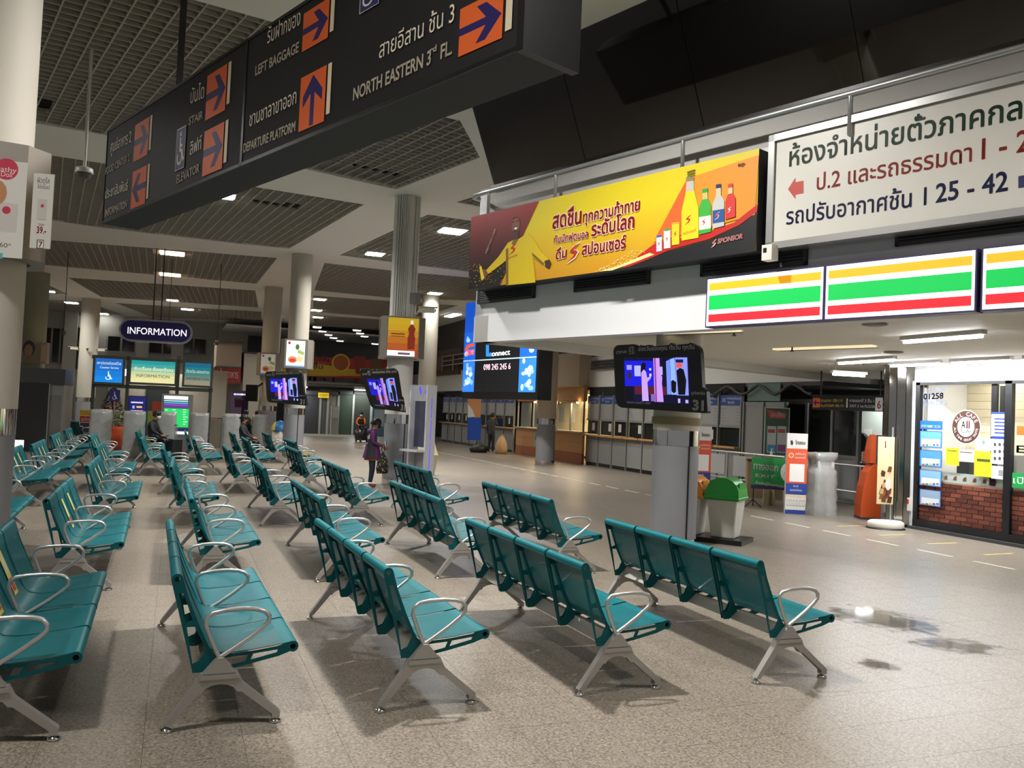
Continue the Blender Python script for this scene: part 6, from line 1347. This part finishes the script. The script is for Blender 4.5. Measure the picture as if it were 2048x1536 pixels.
# blue-lidded bin, white bin
P = at(559, 872, 33.0); t = thing('litter_bin', 'clear bin with a blue and yellow domed lid by the middle column', 'bin', (P[0], P[1], 0)); MB().lathe([(.0,.0), (.25,.0), (.28,.72), (0,.72)], MATS['bin_body'], 4).build('body', t); MB().lathe([(.31,.72), (.30,.85), (.22,1.02), (0,1.1)], mat('bin_lid_blue', '1f6fb8', .35), 16).build('lid_dome', t); MB().lathe([(.315,.72), (.305,.85), (.225,1.02)], mat('bin_lid_yellow', 'b8b03a', .35), 8, a0=math.radians(150), a1=math.radians(230)).build('lid_stripe', t)
P = zp(843, 950); t = thing('litter_bin', 'cream plastic bin with a lipped lid behind the white kiosk', 'bin', (P[0]+.1, P[1]+.1, 0), .3); CRB = mat('cream_plastic', 'd4cfae', .4)
m_ = MB(); pp = [(s1*a, s2*a, z) for a, z in ((.19,0),(.25,.5)) for s1, s2 in ((-1,-1),(1,-1),(1,1),(-1,1))]; m_.add(pp, [(0,1,5,4),(1,2,6,5),(2,3,7,6),(3,0,4,7),(3,2,1,0)], CRB).build('body', t); MB().box((0,0,.52), (.56,.56,.05), CRB).build('rim', t); m_ = MB(); pp = [(s1*a, s2*a, z) for a, z in ((.25,.54),(.17,.88)) for s1, s2 in ((-1,-1),(1,-1),(1,1),(-1,1))]; m_.add(pp, [(0,1,5,4),(1,2,6,5),(2,3,7,6),(3,0,4,7),(4,5,6,7)], CRB).build('hood', t)
# white self-service kiosk beside the ducted column
kx, ky = 5.12, 18.55; kk = thing('white_kiosk', 'tall white self-service kiosk with blue light strips and a shelf', 'kiosk', (kx, ky, 0), math.radians(22)); KW = mat('kiosk_white', 'd8d8dc', .35); KB = glow('4a3af0', .9)
for y in (-.30, .30): MB().box((0, y, 1.14), (.26, .05, 2.28), KW).build('side_panel', kk)
MB().box((.06,0,2.1), (.14,.6,.36), KW).build('head_panel', kk); MB().box((.06,0,1.42), (.12,.55,1.05), mat('kiosk_screen', '3a3a4a', .12, emit=.3)).build('screen', kk); MB().box((-.005,-.2,1.3), (.004,.06,.6), glow('3ad0a0', .3)).build('screen_menu', kk)
MB().box((-.15,0,.82), (.42,.62,.04), KW).build('shelf', kk); MB().box((.08,0,.4), (.06,.6,.78), mat('kiosk_back', 'b9b9be', .5)).build('lower_panel', kk); MB().box((0,0,.03), (.5,.75,.06), KW).build('base', kk)
for k, (z0, z1) in enumerate(((.1,1.0), (1.05,1.5), (1.55,2.0))): MB().box((.0,-.327,(z0+z1)/2), (.014,.004,z1-z0), KB).build('light_strip', kk)
for y, z in ((-.12,2.12), (.08,2.12), (.1,2.2)): MB().box((-.012,y,z), (.004,.05,.09), KB).build('logo_light', kk)
# two-tone signs and fronts behind the desk, far centre-left
Q5 = Pl((0, 46, 0), 90)
def q5(x0,y0,x1,y1,lab,cat,c,nm,e=0,txt=None,thick=.2,ground=False):
    u0, v1 = Q5.uv(x0,y0); u1, v0 = Q5.uv(x1,y1); v0 = 0 if ground else v0; t = thing(nm, lab, cat, Q5.pt((u0+u1)/2, v0)); adopt(t, [slab(Q5, u0, v0, u1, v1, -thick, 0, glow(c, e) if e else mat('q5_'+c, c, .6, var=.1)).build('panel')])
    adopt(t, [slab(Q5, u0-.04, v1-.04, u1+.04, v1+.04, -thick-.02, .03, DGREY).build('edge_trim')])
    if txt: A = Art(Q5, .003); A.text(txt, u0+.1*(u1-u0), v0+.3*(v1-v0), u1-.1*(u1-u0), .4*(v1-v0), flat('c9a8a0')); A.done(t)
    return t
q5(434,682,482,735,'brown panelled wall block high behind the information boards','wall block','8a7a66','wall_block',thick=3); q5(436,733,480,766,'dim red shop sign right of the information boards','shop sign','6f1f1c','shop_sign',.12,'ร้านอาหาร',2.9)
q5(489,705,516,830,'pale wall block behind the farther column','wall block','a9a699','wall_block',thick=2,ground=True); q5(462,782,494,852,'purple lit shop front behind the waiting people','shop front','4a3a52','far_shop',.12,None,.3,True); q5(468,785,492,791,'bright strip light over the purple shop front','light fitting','d8d4ff','strip_light',2.5,None,.5); q5(418,776,438,820,'red drinks machine right of the information desk','vending machine','7d1a1c','vending_machine',.1,None,.8,True); q5(470,797,484,815,'small framed picture on the purple shop front','picture','8a3a34','picture',.1,None,.25)
ya_ = thing('food_price_sign', 'yellow and red food price board left of the wrapped machines', 'sign', at(173, 845, 34)); YP = Pl(tuple(at(173,845,34)[:2])+(0,), 97); adopt(ya_, [pslab(YP,160,820,190,832,-.05,0,flat('c9a41f')).build('yellow_panel'), pslab(YP,160,832,190,845,-.05,0,flat('a8281f')).build('red_panel'), slab(YP, YP.uv(160,845)[0], 0, YP.uv(190,845)[0], YP.uv(160,845)[1], -.05, 0, flat('3a3a52')).build('lower_panel')]); ar = Art(YP,.001); ar.ptext('จุดคัดกรอง', 162, 842, 188, 842, 6, flat('e0d0c8')); ar.done(ya_)
for k, (x, y, Y, rz) in enumerate(((152,892,32.5,.35), (425,868,36,-.2), (500,860,38,.4))):
    P = at(x, y, Y); dup(bench0, (P[0], P[1], 0), rz, ('far grey-looking bench turned beside the booth','far bench with two waiting people right of the timetable','far bench with waiting people left of the farther column')[k], G)

# ================================================================== PEOPLE
def skin_person(name, label, loc, rz, H, J, B, extra=None, sub=2):
    """J: joint -> (x,y,z,r) in body heights, B: bones (a,b,material); one continuous skinned surface"""
    keys = list(J); V = [tuple(c*H for c in J[k][:3]) for k in keys]; E = [(keys.index(a), keys.index(b)) for a, b, m in B]
    me = bpy.data.meshes.new('s'); me.from_pydata(V, E, []); ob = bpy.data.objects.new('s', me); COL.objects.link(ob)
    sk = ob.modifiers.new('skin', 'SKIN'); sk.use_smooth_shade = True
    for i, k in enumerate(keys):
        r = J[k][3]*H; v = me.skin_vertices[0].data[i]; v.radius = (r, r*(J[k][4] if len(J[k]) > 4 else 1)); v.use_root = (i == 0)
    ob.modifiers.new('sub', 'SUBSURF').levels = sub; ob.modifiers['sub'].render_levels = sub
    dg = bpy.context.evaluated_depsgraph_get(); dg.update(); m2 = bpy.data.meshes.new_from_object(ob.evaluated_get(dg)); bpy.data.objects.remove(ob)
    mats = []; 
    for a, b, m in B:
        if m not in mats: mats.append(m)
    m2.materials.clear(); [m2.materials.append(m) for m in mats]
    A_ = np.array([V[e[0]] for e in E]); D_ = np.array([V[e[1]] for e in E])-A_; L2_ = np.maximum((D_**2).sum(1), 1e-9); ra = np.array([J[a][3] for a, b, m in B])*H; rb = np.array([J[b][3] for a, b, m in B])*H; mi = [mats.index(m) for a, b, m in B]
    for p in m2.polygons:
        c = np.array(p.center); t = np.clip(((c-A_)*D_).sum(1)/L2_, 0, 1); d = np.linalg.norm(c-(A_+D_*t[:,None]), axis=1)-(ra+(rb-ra)*t); p.material_index = mi[int(np.argmin(d))]; p.use_smooth = True
    root = thing(name, label, 'person', loc, rz)
    o = bpy.data.objects.new('body', m2); COL.objects.link(o); o.parent = root
    return root
SKIN = mat('skin', 'a87858', .55); HAIR = mat('black_hair', '14110f', .45, var=.2, vs=30)
def hand(J, B, pre, w, d, side, m):
    """palm and five bent fingers from wrist joint; d = pointing direction"""
    d = Vector(d).normalized(); s = Vector(side).normalized(); W = Vector(J[w][:3]); p = W+d*.045; J[pre+'palm'] = (*p, .017); B.append((w, pre+'palm', m))
    n = d.cross(s)
    for k, (o, l) in enumerate(((-.018,.038), (-.006,.044), (.006,.042), (.018,.034))):
        a = p+d*.022+s*o; b = a+d*l*.55-n*.006; c = b+d*l*.35-n*.016
        for nm, q, r in (('a',a,.0062), ('b',b,.0056), ('c',c,.005)): J[pre+nm+str(k)] = (*q, r)
        B += [(pre+'palm', pre+'a'+str(k), m), (pre+'a'+str(k), pre+'b'+str(k), m), (pre+'b'+str(k), pre+'c'+str(k), m)]
    a = W+d*.028-s*.022; b = a+d*.022-s*.012; J[pre+'t0'] = (*a, .0075); J[pre+'t1'] = (*b, .006); B += [(w, pre+'t0', m), (pre+'t0', pre+'t1', m)]
def stand(top, pants, shoes, face=SKIN, lean=0.0, arms=None, sleeves=None, stride=0.0):
    sl_ = sleeves or top
    J = dict(pelvis=(0,0,.52,.078,.8), waist=(0,lean*.3,.61,.072,.85), chest=(0,lean*.6,.735,.088,.85), neckb=(0,lean*.9,.815,.045), neck=(0,lean+.008,.845,.031), head=(0,lean+.02,.895,.046), head2=(0,lean+.025,.945,.054), top=(0,lean+.018,.985,.036))
    B = [('pelvis','waist',top), ('waist','chest',top), ('chest','neckb',top), ('neckb','neck',face), ('neck','head',face), ('head','head2',face), ('head2','top',face)]
    for s, n in ((-1,'L'), (1,'R')):
        k = s*stride
        J['hip'+n] = (.045*s,0,.485,.058); J['knee'+n] = (.05*s,.012+k*.4,.27,.041); J['ank'+n] = (.052*s,-.012+k,.05,.028); J['toe'+n] = (.06*s,.075+k,.022,.024)
        B += [('pelvis','hip'+n,pants), ('hip'+n,'knee'+n,pants), ('knee'+n,'ank'+n,pants), ('ank'+n,'toe'+n,shoes)]
        a = (arms or {}).get(n) or ((.125*s,lean*.4,.635), (.13*s,lean*.4+.04,.495))
        J['sh'+n] = (.095*s,lean*.75,.79,.038); J['el'+n] = (*a[0],.030); J['wr'+n] = (*a[1],.019)
        B += [('chest','sh'+n,top), ('sh'+n,'el'+n,sl_), ('el'+n,'wr'+n,sl_)]
        d = Vector(a[1])-Vector(a[0]); hand(J, B, 'h'+n, 'wr'+n, d, (0 if abs(d.z) < abs(d.y) else .2*s, 1 if abs(d.z) > abs(d.y) else 0, .6 if abs(d.y) > abs(d.z) else 0) if True else None, face)
    return J, B
def sit(top, pants, shoes, face=SKIN, lean=0.02, headf=.03):
    J = dict(pelvis=(0,0,.30,.085,.85), waist=(0,.01+lean*.3,.39,.08,.85), chest=(0,lean,.50,.095,.85), neckb=(0,lean*1.5,.585,.046), neck=(0,lean*1.6+.015,.615,.031), head=(0,lean*1.6+headf,.66,.046), head2=(0,lean*1.6+headf,.71,.054), top=(0,lean*1.5+headf*.8,.75,.036))
    B = [('pelvis','waist',top), ('waist','chest',top), ('chest','neckb',top), ('neckb','neck',face), ('neck','head',face), ('head','head2',face), ('head2','top',face)]
    for s, n in ((-1,'L'), (1,'R')):
        J['hip'+n] = (.05*s,.06,.285,.06); J['knee'+n] = (.06*s,.27,.295,.043); J['ank'+n] = (.06*s,.28,.05,.028); J['toe'+n] = (.065*s,.37,.022,.024); J['sh'+n] = (.1*s,lean,.555,.04); J['el'+n] = (.13*s,.06+lean,.42,.031); J['wr'+n] = (.055*s,.19,.355,.02)
        B += [('pelvis','hip'+n,pants), ('hip'+n,'knee'+n,pants), ('knee'+n,'ank'+n,pants), ('ank'+n,'toe'+n,shoes), ('chest','sh'+n,top), ('sh'+n,'el'+n,top), ('el'+n,'wr'+n,top)]; hand(J, B, 'h'+n, 'wr'+n, (-.3*s,1,-.1), (1,.3*s,0), face)
    return J, B
def hair(root, J, H, long=0.0, bun=False):
    c = Vector(J['head2'][:3])*H; r = .064*H; m_ = MB(); prof_ = []
    for i in range(9): a = math.radians(90-i*15); prof_.append((max(.001, r*math.cos(a)), r*1.05*math.sin(a)))
    m_.lathe(list(reversed(prof_)), HAIR, 16, (c.x, c.y-.012*H, c.z+.006*H), sx=.95, sy=1.08); o = m_.build('hair', root)
    if long: MB().lathe([(r*.9,.0), (r*1.0,-.04*H), (r*.95,-long*H), (r*.4,-long*H*1.1)], HAIR, 12, (c.x, c.y-.03*H, c.z), sx=.95, sy=.7).build('hair_back', root)
    if bun: MB().lathe([(0,-.03*H), (.028*H,-.012*H), (.03*H,.008*H), (0,.03*H)], HAIR, 12, (c.x, c.y-.075*H, c.z+.0*H)).build('hair_bun', root)
def face(root, J, H, mask=None):
    c = Vector(J['head2'][:3])*H; h = Vector(J['head'][:3])*H; y = c.y+.052*H
    for s in (-1,1): MB().lathe([(0,-.005*H), (.007*H,0), (0,.005*H)], BLACK, 8, (c.x+s*.019*H, y-.004*H, c.z-.012*H)).build('eye', root); MB().lathe([(0,-.014*H), (.008*H,0), (0,.014*H)], SKIN, 8, (c.x+s*.054*H, c.y, c.z-.02*H)).build('ear', root)
    if mask: MB().lathe([(.03*H,-.032*H), (.043*H,-.012*H), (.040*H,.012*H), (.026*H,.02*H)], mask, 12, (h.x, h.y+.016*H, h.z+.006*H), a0=math.radians(0), a1=math.radians(180)).build('face_mask', root)
    else: MB().lathe([(0,-.012*H), (.01*H,-.006*H), (.004*H,.014*H), (0,.016*H)], SKIN, 8, (h.x, y-.006*H, h.z+.012*H)).build('nose', root); MB().box((h.x, y-.012*H, h.z-.012*H), (.022*H,.006*H,.005*H), mat('lips', '8a4a40', .5)).build('mouth', root)
def facing(dx, dy): return math.atan2(-dx, dy)
# woman in purple, looking at her phone
PUR = mat('purple_jacket', '5a2260', .6, var=.12, vs=8); PURB = mat('jacket_black', '1d1a20', .6); JEAN = mat('dark_jeans', '1c2736', .8, var=.15, vs=20); BRN = mat('brown_shoe', '6a3a26', .6)
H = 1.50; P = zp(741, 975)
J, B = stand(PUR, JEAN, BRN, lean=.015, arms={'L': ((-.115,.015,.645), (-.05,.135,.60)), 'R': ((.115,.02,.645), (.05,.145,.605))})
J['head'] = (0,.05,.885,.046); J['head2'] = (0,.058,.932,.054); J['top'] = (0,.045,.975,.036)
pw = skin_person('person', 'person in a purple jacket and dark jeans looking at a phone, bag on the arm', (P[0], P[1], 0), facing(.95, -.28), H, J, B)
hair(pw, J, H, 0, True); face(pw, J, H, mat('dark_mask', '1a1a1c', .7))
jk = MB(); jk.lathe([(.135*H,.425*H), (.13*H,.46*H), (.105*H,.56*H), (.098*H,.63*H)], PUR, 20, sx=.95, sy=1.0); jk.build('jacket_skirt', pw); MB().lathe([(.136*H,.43*H), (.131*H,.46*H), (.106*H,.56*H), (.099*H,.70*H)], PURB, 6, sx=.96, sy=1.01, a0=math.radians(-40), a1=math.radians(25)).build('jacket_side_panel', pw); MB().lathe([(.118*H,.395*H), (.118*H,.43*H)], flat('a8502c'), 16, sx=.9, sy=.95).build('shirt_hem', pw); MB().lathe([(.0,.77*H), (.05*H,.78*H), (.062*H,.81*H), (.045*H,.845*H), (.02*H,.84*H)], PUR, 14, (0,-.03*H,0)).build('hood', pw)
ph = thing('phone', 'dark phone held in front of the purple jacket', 'phone', (P[0]+.27, P[1]-.08, .955)); MB().box((0,0,0), (.012,.075,.15), BLACK).build('case', ph); MB().box((-.008,0,0), (.003,.066,.13), glow('8a98b0', .6)).build('screen', ph)
TOTE = mat('tote_cloth', '1c1b18', .7, var=.01); nt_ = TOTE.node_tree; vo = nt_.nodes.new('ShaderNodeTexVoronoi'); vo.inputs['Scale'].default_value = 30; cr = nt_.nodes.new('ShaderNodeValToRGB'); cr.color_ramp.interpolation = 'CONSTANT'; cr.color_ramp.elements[0].color = (*lin('c9bfa0'), 1); cr.color_ramp.elements[1].color = (*lin('171614'), 1); cr.color_ramp.elements[1].position = .3
tc_ = nt_.nodes.new('ShaderNodeTexCoord'); nt_.links.new(tc_.outputs['Object'], vo.inputs['Vector']); nt_.links.new(vo.outputs['Distance'], cr.inputs['Fac']); nt_.links.new(cr.outputs[0], nt_.nodes['Principled BSDF'].inputs['Base Color'])
bag = thing('tote_bag', 'black and cream patterned tote bag hanging from the arm of the purple jacket', 'bag', (P[0]+.20, P[1]-.17, .52)); m_ = MB(); m_.lathe([(.0,-.20), (.12,-.20), (.14,-.10), (.11,.08), (.05,.20), (.02,.28)], TOTE, 14, sx=1.0, sy=.45).build('body', bag)
MB().tube([(-.04,0,.28), (-.02,.03,.42), (.02,.03,.42), (.04,0,.28)], .012, BLACK, 6).build('strap', bag)
# man at the counter, phone to his ear
DKS = mat('charcoal_shirt', '35363a', .7, var=.1, vs=8); DKP_ = mat('charcoal_trousers', '232428', .8); SHO = mat('white_shoe', 'b9b9b6', .6)
H = 1.70; P = zp(981, 906); J, B = stand(DKS, DKP_, SHO, arms={'R': ((.13,.06,.70), (.06,.075,.87))}, stride=.02); mn = skin_person('person', 'person in dark shirt and trousers standing at the wood counter, hand raised to the ear', (P[0], P[1], 0), facing(.8,.6), H, J, B, sub=1); hair(mn, J, H, .02); face(mn, J, H)
# far man in blue shirt with his back to us
BLS = mat('blue_shirt', '4a5a72', .7); H = 1.68; P = zp(864, 882); J, B = stand(BLS, DKP_, SHO, arms={'R': ((.125,.05,.66), (.10,.15,.63))}, stride=.03); mn = skin_person('person', 'person in a blue-grey shirt seen from behind at the far counters', (P[0], P[1], 0), facing(.3,.95), H, J, B, sub=1); hair(mn, J, H, .02)
# cleaner in orange on a ride-on scrubber
ORS = mat('orange_shirt', 'd86a22', .7); P = zp(722, 884); H = 1.6; J, B = sit(ORS, DKP_, BLACK, lean=.04); z0 = .32
sc2 = thing('floor_scrubber', 'black ride-on floor scrubber at the far end of the hall', 'cleaning machine', (P[0], P[1], 0), facing(-.25,-.97)); 
MB().lathe([(0,0.1), (.28,.1), (.33,.35), (.27,.58), (.12,.68), (0,.69)], mat('scrubber_black', '1b1c1e', .3), 16, (0,.25,0), sx=1, sy=1.2).build('front_tank', sc2); MB().box((0,-.25,.38), (.55,.6,.5), MATS['scrubber_black']).build('rear_body', sc2); MB().box((0,-.2,.68), (.5,.45,.1), DGREY).build('seat', sc2)
for x, y in ((-.26,-.3), (.26,-.3), (0,.5)): MB().lathe([(.12,-.04), (.12,.04)], BLACK, 12).build('wheel', sc2).matrix_basis = Matrix.Translation((x,y,.12)) @ Matrix.Rotation(math.radians(90), 4, 'Y')
MB().tube([(0,.3,.6), (0,.2,.95)], .025, DGREY).build('steering_column', sc2); MB().lathe([(.14,0), (.16,.02), (.14,.03)], BLACK, 14, (0,.18,.96)).build('steering_wheel', sc2)
cl = skin_person('person', 'person in an orange shirt and black vest riding the floor scrubber', (P[0], P[1]+.2, .25), facing(-.25,-.97), H, J, B, sub=1); hair(cl, J, H); face(cl, J, H, mat('white_mask', 'c9cccc', .7)); MB().lathe([(.105*H,.40*H), (.112*H,.48*H), (.10*H,.55*H)], BLACK, 14, (0,.03*H,0), sx=1, sy=.85).build('vest', cl)
# seated man in black with suitcase
BLJ = mat('black_jacket', '15161a', .7, var=.15, vs=8); H = 1.68
P = (-.95+.33, 24.8+1.4); J, B = sit(BLJ, BLACK, BLACK, lean=.035, headf=.045); sm = skin_person('person', 'person in black with a pale face mask sitting on a bench with a suitcase', (P[0], P[1], .0), facing(.9,-.35), H, J, B, sub=1); sm.location.z = .43-.215*H+.02; hair(sm, J, H, .02); face(sm, J, H, mat('white_mask', 'c9cccc', .7))
for c_ in sm.children: pass
sc3 = thing('suitcase', 'dark suitcase with its pull handle up beside the person in black', 'suitcase', (P[0]+.66, P[1]-.52, 0), .3); MB().box((0,0,.33), (.26,.42,.56), mat('suitcase_shell', '1f2024', .4, bump=.2)).build('shell', sc3); 
for y in (-.1,.1): MB().tube([(0,y,.6), (0,y,1.0)], .01, STEEL).build('handle_tube', sc3); 
MB().tube([(0,-.1,1.0), (0,.1,1.0)], .015, BLACK).build('handle_grip', sc3)
for x in (-.1,.1):
    for y in (-.16,.16): MB().lathe([(0,0), (.03,.0), (.03,.05), (0,.05)], BLACK, 8, (x,y,0)).build('wheel', sc3)
# seated woman
P = (1.55+.33, 25.2+1.35); J, B = sit(mat('dark_coat', '201c20', .7, var=.1, vs=8), BLACK, BLACK, lean=.0, headf=.03); swm = skin_person('person', 'person in a dark coat with tied-up dark hair sitting on a bench', (P[0], P[1], .0), facing(.93,-.3), 1.62, J, B, sub=1); swm.location.z = .43-.215*1.62+.02; hair(swm, J, 1.62, .05, True); face(swm, J, 1.62)
yb = thing('yellow_bag', 'small mustard bag on the bench beside the seated woman', 'bag', (2.72+.35, 22.0, .42)); MB().lathe([(0,0), (.14,0), (.15,.05), (.1,.11), (0,.12)], mat('mustard_cloth', '7d6b1a', .7, bump=.3), 12, sx=1, sy=.7).build('body', yb); MB().tube([(-.05,0,.10), (0,0,.17), (.05,0,.10)], .01, MATS['mustard_cloth'], 6).build('handle', yb)
# small waiting figures far behind
for k, (x, y, Y, c, lab) in enumerate(((424,868,36.4,'4a5a78','far seated person in blue right of the green timetable'), (437,868,36.9,'1d1d20','far seated person in black right of the green timetable'), (497,862,38.4,'2a2a2e','far seated person in dark clothes left of the farther column'), (506,862,38.9,'5a4a44','far seated person in brown left of the farther column'))):
    P = at(x, y, Y); J, B = sit(mat('far_top_'+c, c, .7), BLACK, BLACK, lean=.05); f_ = skin_person('person', lab, (P[0], P[1], .43-.215*1.65+.02), facing((-1,1)[k % 2]*.8, -.5), 1.65, J, B, sub=1); hair(f_, J, 1.65, .02)
